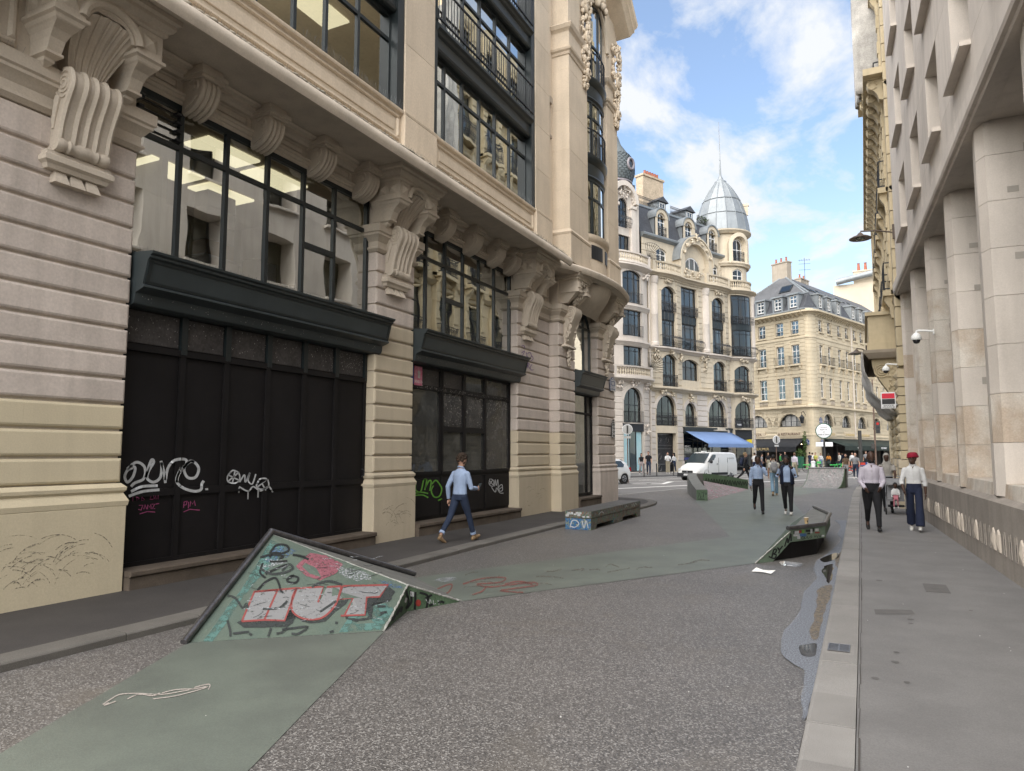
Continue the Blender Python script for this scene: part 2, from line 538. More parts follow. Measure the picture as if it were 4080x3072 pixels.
def wall_mb(x0,x1,z0,z1,ops,depth,y=0.0,xdiv=None,mb=None,thick=None):
    """front sheet with openings (xa,xb,za,zb,arch) and their reveals going inward by depth"""
    mb=mb or MB()
    xs={x0,x1};zs={z0,z1}
    for o in ops:
        xs |= {o[0],o[1]};zs |= {o[2],o[3]}
    if xdiv:
        k=int(math.ceil((x1-x0)/xdiv))
        xs |= {x0+(x1-x0)*i/k for i in range(1,k)}
    xs=sorted(x for x in xs if x0-1e-6<=x<=x1+1e-6);zs=sorted(z for z in zs if z0-1e-6<=z<=z1+1e-6)
    for i in range(len(xs)-1):
        for j in range(len(zs)-1):
            xm=(xs[i]+xs[i+1])/2;zm=(zs[j]+zs[j+1])/2
            if any(o[0]<xm<o[1]and o[2]<zm<o[3]for o in ops):continue
            mb.add([(xs[i],y,zs[j]),(xs[i+1],y,zs[j]),(xs[i+1],y,zs[j+1]),(xs[i],y,zs[j+1])],[(0,1,2,3)])
    for(xa,xb,za,zb,ar)in ops:
        k=12 if ar>0 else(1 if not xdiv else max(1,int((xb-xa)/xdiv)))
        px=[xa+(xb-xa)*(0.5-0.5*math.cos(math.pi*t/k))if ar>0 else xa+(xb-xa)*t/k for t in range(k+1)]
        pz=[archz(x,xa,xb,zb,ar)for x in px]
        y2=y+depth
        for t in range(k):
            if ar>0:
                mb.add([(px[t],y,pz[t]),(px[t+1],y,pz[t+1]),(px[t+1],y,zb),(px[t],y,zb)],[(0,1,2,3)])
            mb.add([(px[t],y,pz[t]),(px[t+1],y,pz[t+1]),(px[t+1],y2,pz[t+1]),(px[t],y2,pz[t])],[(0,1,2,3)])
            mb.add([(px[t],y,za),(px[t+1],y,za),(px[t+1],y2,za),(px[t],y2,za)],[(0,1,2,3)])
        for xx,zz in((xa,pz[0]),(xb,pz[-1])):
            mb.add([(xx,y,za),(xx,y2,za),(xx,y2,zz),(xx,y,zz)],[(0,1,2,3)])
    return mb

def window(par,xa,xb,za,zb,ar=0.0,y=0.2,vs=(),hs=(),fm='frame_green',gm='glass_far',fw=0.05,fd=0.07,ow=0.06,warp=None,name='window',skip=(),panes=True,seg=1,pane_mats=None):
    """glazed window: one frame mesh and a child pane for each light"""
    mb=MB()
    K=14 if ar>0 else max(1,seg)
    def az(x):return archz(x,xa,xb,zb,ar)
    # outer frame
    mb.box(xa,xa+ow,y,y+fd,za,az(xa));mb.box(xb-ow,xb,y,y+fd,za,az(xb))
    for t in range(K):
        a=xa+(xb-xa)*t/K;b=xa+(xb-xa)*(t+1)/K
        if ar>0:
            a=xa+(xb-xa)*(0.5-0.5*math.cos(math.pi*t/K));b=xa+(xb-xa)*(0.5-0.5*math.cos(math.pi*(t+1)/K))
        za1,zb1=az(a),az(b)
        mb.prism([(a,za1),(b,zb1),(b,zb1-ow*1.15),(a,za1-ow*1.15)],'y',y+0.002,y+fd-0.002)
    for t in range(max(1,seg)):
        a=xa+(xb-xa)*t/max(1,seg);b=xa+(xb-xa)*(t+1)/max(1,seg)
        mb.box(a,b,y+0.001,y+fd-0.001,za,za+ow)
    for v in vs:
        mb.box(v-fw/2,v+fw/2,y+0.003,y+fd-0.003,za,az(v))
    for h in hs:
        if isinstance(h,tuple):
            h,a0,b0=h
        else:
            a0,b0=xa,xb
        S=max(1,seg)
        for t in range(S):
            a=a0+(b0-a0)*t/S;b=a0+(b0-a0)*(t+1)/S
            mb.box(a,b,y+0.005,y+fd-0.005,h-fw/2,h+fw/2)
    if warp:mb.warp(warp)
    w=mb.build(name,fm,par)
    if panes:
        xs=[xa]+sorted(vs)+[xb]
        zz=[za]+sorted(h for h in hs if not isinstance(h,tuple))+[zb]
        for i in range(len(xs)-1):
            for j in range(len(zz)-1):
                if(i,j)in skip:continue
                a,b,c,d=xs[i],xs[i+1],zz[j],zz[j+1]
                nn=6 if ar>0 else max(1,seg)
                top=[(a+(b-a)*t/nn)for t in range(nn+1)]
                tz=[min(d,az(x))for x in top]
                if max(tz)-c<0.03:continue
                tz=[max(t,c+0.005)for t in tz]
                pb=MB()
                yy=y+fd*0.5
                for t in range(nn):
                    pb.box(top[t],top[t+1],yy-0.003,yy+0.003,c,c+0.01)if False else None
                    pb.add([(top[t],yy,c),(top[t+1],yy,c),(top[t+1],yy,tz[t+1]),(top[t],yy,tz[t])],[(0,1,2,3)])
                if warp:pb.warp(warp)
                pb.build('pane',(pane_mats or{}).get((i,j),gm),w,fix=False)
    return w

def railing_mb(xa,xb,y,z0,z1,step=0.12,r=0.009,ornate=False,belly=0.0,ret=0.0,mb=None):
    """iron guard rail: top and bottom rails, uprights, optional scrolls, belly and side returns"""
    mb=mb or MB()
    def bar(x,yy0):
        pts=[]
        for t in range(6):
            u=t/5
            pts.append((x,yy0-belly*math.sin(math.pi*min(1,(1-u)*1.25))if belly else yy0,z0+(z1-z0)*u))
        mb.tube(pts if belly else[pts[0],pts[-1]],r,4,cap=False)
    n=max(2,int((xb-xa)/step))
    for i in range(n+1):
        bar(xa+(xb-xa)*i/n,y)
    for z in(z0+0.03,z1):
        mb.box(xa,xb,y-0.02,y+0.02,z-0.018,z+0.018)
        if ret:
            for x in(xa,xb):
                mb.box(x-0.02,x+0.02,y,y+ret,z-0.018,z+0.018)
    if ornate:
        mb.box(xa,xb,y-0.015,y+0.015,z1-0.14,z1-0.115)
        for i in range(n):
            xm=xa+(xb-xa)*(i+0.5)/n
            rr=(xb-xa)/n*0.45
            for zc_,k in((z0+0.2+0.0,1.0),(z0+0.2+2.2*rr,0.9),(z1-0.2,0.8)):
                if zc_+rr>z1:continue
                yy=y-(belly*math.sin(math.pi*min(1,(1-(zc_-z0)/(z1-z0))*1.25))if belly else 0)
                ring=[(xm+rr*k*math.cos(a),yy-0.004,zc_+rr*k*math.sin(a))for a in[2*math.pi*t/7 for t in range(8)]]
                mb.tube(ring,r*0.9,4,cap=False)
    return mb

def text(s,size,matname,parent=None,loc=(0,0,0),rot=(R(90),0,0),depth=0.004,name='lettering',align='CENTER',sx=1.0):
    cu=bpy.data.curves.new(name,'FONT')
    cu.body=s;cu.size=size;cu.align_x=align;cu.align_y='CENTER';cu.extrude=depth;cu.resolution_u=2
    tmp=bpy.data.objects.new('tmp',cu)
    me=bpy.data.meshes.new_from_object(tmp)
    bpy.data.objects.remove(tmp);bpy.data.curves.remove(cu)
    me.materials.clear();me.materials.append(MAT[matname])
    o=link(name,me,parent,loc,rot)
    o.scale=(sx,1,1)
    return o

def catmull(pts,k=6):
    out_=[]
    P=[Vector(p)for p in pts]
    n=len(P)
    for i in range(n-1):
        p0,p1,p2,p3=P[max(i-1,0)],P[i],P[i+1],P[min(i+2,n-1)]
        for t in range(k):
            u=t/k
            out_.append(0.5*((2*p1)+(p2-p0)*u+(2*p0-5*p1+4*p2-p3)*u*u+(3*p1-p0-3*p2+p3)*u**3))
    out_.append(P[-1])
    return out_

def stroke(mb,pts,w,fn,smooth=True,k=5):
    """flat painted line of width w through 2D points; fn maps (u,v)->3D on the surface"""
    P=[Vector((p[0],p[1]))for p in pts]
    if smooth and len(P)>2:
        P=catmull(P,k)
    n=len(P)
    vs=[]
    for i in range(n):
        t=P[min(i+1,n-1)]-P[max(i-1,0)]
        t=t.normalized()if t.length>1e-9 else Vector((1,0))
        q=Vector((-t.y,t.x))*(w/2)
        a,b=P[i]+q,P[i]-q
        vs+=[fn(a.x,a.y),fn(b.x,b.y)]
    mb.add(vs,[(2*i,2*i+1,2*i+3,2*i+2)for i in range(n-1)])
    return mb

# ------------------------------------------------------------------ ground, road, pavements
def sheet(name,pts,z,m,kind='structure',parent=None):
    mb=MB()
    mb.add([(p[0],p[1],z)for p in pts],[tuple(range(len(pts)))])
    o=mb.build(name,m,parent)
    if kind:tag(o,kind=kind)
    return o

def slab(name,pts,z0,z1,m,parent=None,kind='structure'):
    mb=MB();mb.prism(pts,'z',z0,z1)
    o=mb.build(name,m,parent)
    if kind:tag(o,kind=kind)
    return o

def wob(pts,step=0.15,amp=0.02,seed=1,closed=True):
    """finely divided outline with an uneven edge"""
    o=[]
    n=len(pts)
    for i in range(n if closed else n-1):
        a=Vector(pts[i]);b=Vector(pts[(i+1)%n])
        k=max(1,int((b-a).length/step))
        for t in range(k):
            p=a+(b-a)*(t/k)
            q=noise.noise_vector(Vector((p.x*3.1+seed*7,p.y*3.1,seed)))
            o.append((p.x+q.x*amp,p.y+q.y*amp))
    return o

sheet('ground',[(-600,-600),(600,-600),(600,900),(-600,900)],-0.02,'asphalt_far')
sheet('cross_road',[(-120,8),(-10.5,27.0),(-9.55,29.2),(-8.2,36.4),(-4.2,45.6),(-0.6,45.8),(0.6,41),(8,38),(60,120),(40,190),(-30,120),(-70,70),(-140,60)],0.0,'asphalt_road')
STREET_END=[(-9.8,27.0),(-9.55,29.2),(-8.2,36.4),(-6.6,42.0),(-4.2,45.6),(-0.6,45.8)]
sheet('street',[(-0.36,-25),(-0.36,45.8)]+STREET_END[::-1]+[(-9.6,20),(-6.8,18),(-6.8,-25)],0.004,'aggregate')
# flush granite border between the street and the cross road
mb=MB()
bp=catmull([(p[0],p[1])for p in STREET_END],4)
for i in range(len(bp)-1):
    a,b=bp[i],bp[i+1]
    d=(b-a).normalized();nrm=Vector((-d.y,d.x))*0.3
    mb.add([(a.x,a.y,0.009),(b.x,b.y,0.009),(b.x+nrm.x,b.y+nrm.y,0.009),(a.x+nrm.x,a.y+nrm.y,0.009)],[(0,1,2,3)])
tag(mb.build('border_strip','granite'),kind='structure')

# painted green skate path
gp1=[(-5.83,4.87),(-4.42,6.03),(-2.0,0.2),(-1.4,-1.2),(-3.0,-1.2),(-3.75,0.65),(-4.73,2.64)]
gp2=[(-4.46,7.68),(-1.68,12.38),(-1.22,13.2),(-1.2,19.4),(-2.85,31.1),(-1.15,40.4),(-1.15,41.6),(-3.2,41.6),(-5.35,37.4),(-5.85,27.5),(-2.68,16.06),(-5.93,8.75),(-5.6,8.0)]
sheet('green_path',wob(gp1,0.2,0.006,3),0.008,'green_paint')
sheet('green_path',wob(gp2,0.2,0.006,4),0.0085,'green_paint')

# left pavement with its kerb
KL=[(-6.45,-20),(-6.43,6.2),(-6.55,9.6),(-6.65,13.0),(-6.68,16),(-6.55,20),(-6.5,23),(-6.6,24.9),(-6.95,26.1),(-7.7,26.9),(-9,27.3),(-12,27.1),(-30,23.5),(-100,9)]
def offs(path,d):
    P=[Vector(p)for p in path];o=[]
    for i in range(len(P)):
        a=(P[min(i+1,len(P)-1)]-P[max(i-1,0)]).normalized()
        o.append((P[i].x-a.y*d,P[i].y+a.x*d))
    return o
KLi=offs(KL,0.30)
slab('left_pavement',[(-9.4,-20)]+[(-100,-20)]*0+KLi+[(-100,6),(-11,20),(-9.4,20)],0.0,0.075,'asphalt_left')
def kerb_run(parent_name,path,width,z1,length,seed,inward,m='granite'):
    """row of separate granite kerb stones along a polyline"""
    rn=random.Random(seed)
    root=tag(link(parent_name,None),kind='structure')
    P=[Vector(p)for p in path]
    seglen=[(P[i+1]-P[i]).length for i in range(len(P)-1)]
    tot=sum(seglen)
    def at(s):
        for i,L_ in enumerate(seglen):
            if s<=L_ or i==len(seglen)-1:
                return P[i]+(P[i+1]-P[i])*(s/L_)
            s -= L_
    s=0
    while s<tot-0.2:
        l_=min(length*rn.uniform(0.75,1.25),tot-s)
        a,b=at(s+0.006),at(s+l_-0.006)
        d=(b-a).normalized();nn=Vector((-d.y,d.x))*inward
        w=width
        c=0.02
        h=z1+rn.uniform(-0.004,0.004)
        mb=MB()
        prof=[(0,-0.05),(0,h-c),(c*0.5,h-c*0.35),(c*1.4,h),(w,h),(w,-0.05)]
        rings=[]
        for q in(a,b):
            rings.append([(q.x+nn.x*u,q.y+nn.y*u,z)for(u,z)in prof])
        mb.loft(rings)
        mb.build('kerb_stone',m,root)
        s+=l_
    return root
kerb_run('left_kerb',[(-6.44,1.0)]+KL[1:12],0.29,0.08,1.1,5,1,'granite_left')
slab('left_kerb_near',[(-6.74,-20),(-6.45,-20),(-6.44,0.98),(-6.73,0.98)],-0.02,0.078,'granite')

# right pavement and kerb
KR=[(-0.40,0.4),(-0.41,8),(-0.45,16),(-0.51,26),(-0.53,34),(-0.45,40),(0.2,44),(1.6,46.5),(6,49),(60,70)]
kerb_run('right_kerb',[(p[0]+0.0,p[1])for p in KR[:8]],0.285,0.12,0.78,11,-1)
KRi=[(p[0]+0.29,p[1])for p in KR[:6]]+[(0.45,43.8),(1.7,46.2),(6,48.7),(60,69.7)]
mbp=MB()
slab('right_pavement',KRi[::-1]+[(-0.11,-20),(6,-20),(6,30),(60,40)],0.0,0.115,'asphalt_right')
slab('right_kerb_near',[(-0.40,-20),(-0.40,0.38),(-0.12,0.38),(-0.12,-20)][::-1],-0.02,0.119,'granite')
# dark open joint between kerb stones and pavement
mb=MB()
for i in range(60):
    y0=1.0+i*0.55
    x0=-0.105-0.0035*max(0,y0-8)+random.uniform(-0.004,0.006)
    y1=y0+0.55;x1=-0.105-0.0035*max(0,y1-8)+random.uniform(-0.004,0.006)
    w=random.uniform(0.002,0.011)
    mb.add([(x0,y0,0.1195),(x0+w,y0,0.1195),(x1+w,y1,0.1195),(x1,y1,0.1195)],[(0,1,2,3)])
tag(mb.build('pavement_joint','joint_dark'),kind='structure')
# dark line at the foot of the right kerb
mb=MB()
for i in range(70):
    y0=1.0+i*0.5
    xb=lambda y:-0.40-0.0062*max(0,y-8)*(0.9 if y<27 else 0.7)
    w=random.uniform(0.012,0.035);w2=random.uniform(0.012,0.035)
    mb.add([(xb(y0)-w,y0,0.0115),(xb(y0)+0.02,y0,0.0115),(xb(y0+0.5)+0.02,y0+0.5,0.0115),(xb(y0+0.5)-w2,y0+0.5,0.0115)],[(0,1,2,3)])
tag(mb.build('gutter_line','joint_dark'),kind='structure')

# gutter: sky sheen painted as pale colour, plus dark water and silt
# thin paint: partly see-through
def thin(name,col,cover,sc=60.0):
    m,n,l,p=new_mat(name)
    p.inputs['Base Color'].default_value=rgba(col);p.inputs['Roughness'].default_value=0.75
    tr=n.new('ShaderNodeBsdfTransparent');mxs=n.new('ShaderNodeMixShader')
    g=n.new('ShaderNodeNewGeometry');nz=n.new('ShaderNodeTexNoise');nz.inputs['Scale'].default_value=sc;nz.inputs['Detail'].default_value=6;nz.inputs['Roughness'].default_value=0.75
    l.new(g.outputs['Position'],nz.inputs['Vector'])
    r=n.new('ShaderNodeMapRange');r.inputs['From Min'].default_value=0.62-cover*0.4;r.inputs['From Max'].default_value=0.75-cover*0.35
    l.new(nz.outputs['Fac'],r.inputs['Value'])
    l.new(r.outputs[0],mxs.inputs[0]);l.new(tr.outputs[0],mxs.inputs[1]);l.new(p.outputs[0],mxs.inputs[2])
    l.new(mxs.outputs[0],n['Material Output'].inputs['Surface'])
thin('wet_sheen',(0.20,0.215,0.245),0.60,70)  # pale bluish sky sheen on water, painted as speckled colour
thin('wet_sheen_film',(0.145,0.155,0.18),0.85,9)  # fainter bluish sheen painted as a film below the speckles
thin('silt',(0.16,0.13,0.095),0.62,30)
mat('water_dark',(0.035,0.03,0.028),0.04,0.2,2.0,spec=0.6)

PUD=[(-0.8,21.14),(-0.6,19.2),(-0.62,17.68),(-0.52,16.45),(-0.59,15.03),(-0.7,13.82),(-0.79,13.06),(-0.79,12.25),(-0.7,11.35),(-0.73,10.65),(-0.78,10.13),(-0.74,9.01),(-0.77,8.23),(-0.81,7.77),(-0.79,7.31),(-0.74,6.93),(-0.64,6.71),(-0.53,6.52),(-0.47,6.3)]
def smooth_loop(pts,k=6):q=catmull(pts+[pts[0]],k);return[(p.x,p.y)for p in q[:-1]]
sheet('puddle',wob(smooth_loop(PUD,5)[:-5]+[(-0.405,6.35),(-0.405,8),(-0.445,16),(-0.475,21.2)],0.05,0.02,8),0.0145,'wet_sheen')  # painted sky sheen along the kerb
sheet('puddle',wob(smooth_loop([(p[0]+0.012,p[1])for p in PUD],5)[:-5]+[(-0.405,6.45),(-0.405,8),(-0.445,16),(-0.475,21.0)],0.05,0.03,28),0.0122,'wet_sheen_film')  # lower layer of the painted sheen
sheet('puddle',wob(smooth_loop([(-0.64,12.49),(-0.53,12.75),(-0.50,11.6),(-0.52,10.9),(-0.58,11.3),(-0.66,11.9)]),0.06,0.03,9),0.0165,'water_dark')
sheet('puddle',wob(smooth_loop([(-0.75,13.3),(-0.6,14.1),(-0.5,14.2),(-0.5,13.5),(-0.66,12.95)]),0.06,0.03,10),0.0165,'water_dark')
sheet('puddle',wob(smooth_loop([(-0.62,7.3),(-0.49,7.45),(-0.47,7.0),(-0.58,6.95)]),0.05,0.03,12),0.0165,'water_dark')
sheet('gutter_silt',wob(smooth_loop([(-0.54,10.74),(-0.63,10.32),(-0.57,8.91),(-0.57,7.82),(-0.49,7.65),(-0.48,8.94),(-0.47,10.64)]),0.06,0.025,13),0.0162,'silt')
sheet('gutter_silt',wob(smooth_loop([(-0.52,13.4),(-0.46,14.6),(-0.45,13.0),(-0.46,12.4)]),0.06,0.02,14),0.0165,'silt')
# pavement stains and old chewing gum
mb=MB()
for(x,y,r)in[(0.15,6.7,.04),(0.0,6.16,.035),(0.21,6.16,.028),(0.35,8.45,.035),(0.34,8.25,.03),(0.17,7.02,.03),(0.95,9.2,.025),(0.1,10.8,.05),(1.5,8.4,.025)]:
    k=9
    mb.add([(x+r*(0.8+0.4*noise.noise(Vector((i,x,y))))*math.cos(2*math.pi*i/k),y+r*0.9*math.sin(2*math.pi*i/k),0.1192)for i in range(k)],[tuple(range(k))])
tag(mb.build('pavement_stains','spot_dark'),kind='stuff',label='small dark stains and old chewing gum on the right pavement')
# repaired patches on the pavements
sheet('pavement_patch',wob([(0.02,8.55),(0.4,8.75),(0.38,8.95),(0.02,8.8)],0.05,0.02,21),0.1188,'spot_dark')
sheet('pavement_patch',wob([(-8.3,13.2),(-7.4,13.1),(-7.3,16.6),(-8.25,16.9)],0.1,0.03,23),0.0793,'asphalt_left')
# joints across the left pavement
mb=MB()
for y in(3.4,7.2,9.4,12.9,16.2,19.4):
    mb.add([(-8.45,y,0.0798),(-6.75,y-0.15,0.0798),(-6.75,y-0.165,0.0798),(-8.45,y-0.015,0.0798)],[(0,1,2,3)])
tag(mb.build('left_pavement_joint','joint_dark'),kind='structure')
# far pavements in front of the corner buildings
H1=R(24.5);E1=Vector((math.sin(H1),math.cos(H1)));N1=Vector((E1.y,-E1.x))
M0=Vector((-16.02,63.79))
def mp_(s,o):q=M0+E1*s+N1*o;return(q.x,q.y)
slab('far_pavement',[mp_(-90,0),mp_(-90,5.8),mp_(11,5.8),mp_(14,5.0),mp_(16.2,2.5),mp_(16.8,-4),mp_(17,-30),mp_(14,-30),mp_(14,0)][::-1],-0.01,0.12,'asphalt_right')
B0=Vector((-4.89,85.77));HB=R(20);EB=Vector((math.sin(HB),math.cos(HB)));NB=Vector((EB.y,-EB.x))
def bp_(s,o):q=B0+EB*s+NB*o;return(q.x,q.y)
slab('corner_pavement',[bp_(-6.5,-30),bp_(-6.5,4.5),bp_(-4.5,6.2),bp_(60,6.2),bp_(60,-2),bp_(4,-2),bp_(2,-30)][::-1],-0.01,0.12,'asphalt_right')
mb=MB()
for o0,o1,s0,s1 in[(16.0,16.3,-30,6),(9.0,9.15,-40,30),(6.5,6.65,-40,8),(12.2,12.35,-40,-6),(12.2,12.35,3,40)]:
    mb.add([mp_(s0,o0)+(0.006,),mp_(s1,o0)+(0.006,),mp_(s1,o1)+(0.006,),mp_(s0,o1)+(0.006,)],[(0,1,2,3)])
for k in range(7):
    s=15.6+k*0.0;o=1.5+k*1.15
    mb.add([mp_(17.5,o)+(0.006,),mp_(20.5,o)+(0.006,),mp_(20.5,o+.5)+(0.006,),mp_(17.5,o+.5)+(0.006,)],[(0,1,2,3)])
for pts in[[(-11.3,41.0),(-10.55,41.4),(-10.9,45.3),(-11.25,45.2),(-10.85,41.9),(-11.3,41.5)],[(-12.3,40.6),(-11.5,40.9),(-11.5,41.2),(-12.3,40.9)],[(-13.3,45.5),(-11.8,46.8),(-11.8,47.05),(-13.3,45.75)]]:
    mb.add([(a,c,0.006)for a,c in pts],[tuple(range(len(pts)))])
tag(mb.build('road_markings','white_paint'),kind='structure')

# ------------------------------------------------------------------ left building (facade plane X = -8.5; local x runs along the street, -y is the street side)
LB=thing('stone_office_building','long cream stone building with scroll consoles, dark steel windows and black shopfronts on the left','building',(-8.5,0,0),R(90))
GAP=0.014
def course_pier(x0,x1,zs,front=0.0,back=0.3,mats=None,joints=(),label=None,cham=0.035,ret=True):
    """stacked rusticated courses between the heights zs; joints = x positions of upright joints used on alternate courses"""
    for i in range(len(zs)-1):
        z0,z1=zs[i]+GAP,zs[i+1]-GAP
        js=[j for k,j in enumerate(joints)if(k+i)%2==0]
        xs=[x0]+sorted(js)+[x1]
        for a,b in zip(xs[:-1],xs[1:]):
            mb=MB()
            c=cham
            # rounded-looking course: two step chamfer all around the front
            rings=[]
            for(d,y)in((0,back),(0,front+c),(c*0.35,front+c*0.3),(c,front)):
                xa=a+(d if a==x0 else 0);xb=b-(d if b==x1 else 0)
                rings.append([(xa+(0 if a==x0 else 0.001),y,z0+d),(xb,y,z0+d),(xb,y,z1-d),(xa+(0 if a==x0 else 0.001),y,z1-d)])
            mb.loft(rings)
            mb.build('stone',mats(z0)if callable(mats)else mats,LB)
ZC=[1.42,1.75,2.09,2.42,2.75,3.07,3.40,3.74,4.07,4.40,4.74,5.07,5.40,5.79]
def pier_core(x0,x1,front,z1,back=0.5):
    mb=MB();mb.box(x0+0.03,x1-0.03,front+0.05,back,0.05,z1)
    mb.build('pier_core','stone_carved',LB)
def pier_base(x0,x1,front,m,proud=0.06):
    mb=MB()
    mb.cbox(x0-0.05,x1+0.05,front-proud,0.5,0.05,1.14,0.012)
    mb.build('pier_base',m,LB)
    mb=MB()
    pf=[(proud,1.14),(proud+0.01,1.2),(proud-0.01,1.24),(0.035,1.27),(0.02,1.30),(0.045,1.33),(0.05,1.37),(0.02,1.40),(0.0,1.42),(-0.3,1.42),(-0.3,1.14)]
    mb.sweep(pf,[(x0,front+0.28),(x0,front),(x1,front),(x1,front+0.28)])
    mb.build('base_moulding',m,LB,smooth=25)
def pier_cap(x0,x1,front,z0=5.79,m='stone_carved',right=True,left=True):
    """entablature on top of a pier"""
    mb=MB()
    pf=[(0.0,z0),(0.02,z0+0.02),(0.055,z0+0.05),(0.055,z0+0.08),(0.02,z0+0.10),(0.02,z0+0.20),(0.05,z0+0.23),(0.09,z0+0.29),(0.12,z0+0.31),(0.12,z0+0.35),(0.15,z0+0.37),(0.15,z0+0.52),(-0.3,z0+0.53),(-0.3,z0)]
    path=[]
    if left:path.append((x0,front+0.26))
    path+=[(x0,front),(x1,front)]
    if right:path.append((x1,front+0.26))
    mb.sweep(pf,path)
    mb.build('pier_entablature',m,LB,smooth=25)

# piers: (x0, x1, paint height)
for(x0,x1,hp,joints)in[(0.5,5.98,2.42,(4.75,3.3,2.4,1.7)),(11.18,12.5,4.41,()),(17.57,19.78,2.43,())]:
    mm=(lambda z,hp=hp:('stone_cream' if x0<10 else 'stone_beige')if z<hp-0.05 else 'stone_pink')
    course_pier(x0,x1,ZC,0.0,0.26,mm,joints)
    pier_core(x0,x1,0.0,7.31)
    pier_base(x0,x1,0.0,'stone_cream' if x0<10 else 'stone_beige')
    pier_cap(x0,x1,0.0,left=x0>1,right=x0<17)
PF=-0.32   # the corner pavilion stands forward
course_pier(19.8,21.12,ZC,PF,0.2,lambda z:'stone_beige' if z<2.4 else 'stone_pink')
pier_core(19.8,21.12,PF,7.2)
pier_base(19.8,21.12,PF,'stone_beige')
pier_cap(19.8,21.12,PF)
course_pier(23.3,25.15,ZC,PF,0.2,lambda z:'stone_pink')
pier_core(23.3,25.15,PF,7.2)
pier_base(23.3,25.15,PF,'stone_pink')
pier_cap(23.3,25.15,PF)
# the side facade round the corner
mb=MB();mb.box(24.6,25.05,0.3,22,0.05,19)
mb.build('side_wall','stone_upper',LB)

# dado panel walls above the pier entablatures (frieze zone under the cornice)
mb=MB();mb.box(0.5,19.8,0.36,0.6,6.86,7.39);mb.box(0.5,4.6,0.0,0.4,6.3,7.392);mb.box(18.5,19.8,0.0,0.4,6.3,7.392)
mb.build('frieze_wall','stone_carved',LB)
def raised_panel(x0,x1,z0,z1,y,w=0.05,m='stone_carved',d=0.03,name='wall_panel'):
    """moulded frame with a flat raised field"""
    mb=MB()
    for(a,b,c,e)in((x0,x1,z0,z0+w),(x0,x1,z1-w,z1),(x0,x0+w,z0+w,z1-w),(x1-w,x1,z0+w,z1-w)):
        mb.cbox(a,b,y-d,y+0.02,c,e,d*0.6)
    mb.cbox(x0+w*2.2,x1-w*2.2,y-d*0.55,y+0.02,z0+w*2.2,z1-w*2.2,d*0.3)
    return mb.build(name,m,LB)
raised_panel(2.2,4.4,6.40,7.25,0.0,0.09,d=0.05)
raised_panel(18.75,19.7,6.48,7.25,0.0,0.07,d=0.04)

# main cornice: soffit, drip and moss-edged lip, carrying the overhanging upper floors
UP=-0.5    # plane of the upper wall
mb=MB()
pf=[(-0.4,7.40),(0.98,7.40),(1.0,7.30),(1.06,7.20),(1.10,7.20),(1.14,7.27),(1.15,7.33),(1.13,7.40),(1.09,7.44),(1.02,7.46),(0.5,7.58),(-0.4,7.58)]
mb.sweep(pf,[(0.5,0),(18.85,0)])
mb.build('cornice','stone_carved',LB,smooth=30)
mb=MB()
rn=random.Random(3)
for i in range(180):
    x=0.7+i*0.1
    mb.ball((x,-1.06+rn.uniform(-0.02,0.02),7.455+rn.uniform(-0.01,0.012)),(0.07,0.035,0.02+rn.random()*0.012),6,4)
mb.build('moss_edge','stone_moss',LB,smooth=60)
# bird spikes
mb=MB()
rn=random.Random(4)
for i in range(520):
    x=4.6+i*0.0275+rn.uniform(-0.006,0.006)
    mb.tube([(x,-0.92,7.5),(x+rn.uniform(-0.03,0.03),-0.92+rn.uniform(-0.05,0.05),7.64)],0.0016,3,cap=False)
for(xa,xb,y,z)in[(6.05,11.1,-0.05,4.42),(12.6,17.5,-0.05,4.42),(2.0,4.5,-0.05,6.31),(11.2,11.5,-0.1,6.31),(12.2,12.48,-0.1,6.31),(18.5,19.7,-0.08,6.31),(8.4,11.2,UP-0.04,8.62),(12.6,17.5,UP-0.04,8.62)]:
    k=int((xb-xa)/0.045)
    for i in range(k):
        x=xa+(xb-xa)*i/k+rn.uniform(-0.01,0.01)
        mb.tube([(x,y,z),(x+rn.uniform(-0.03,0.03),y+rn.uniform(-0.05,0.03),z+0.12)],0.0016,3,cap=False)
o=mb.build('bird_spikes','steel_rail',LB,fix=False)
tag(o,kind='stuff')

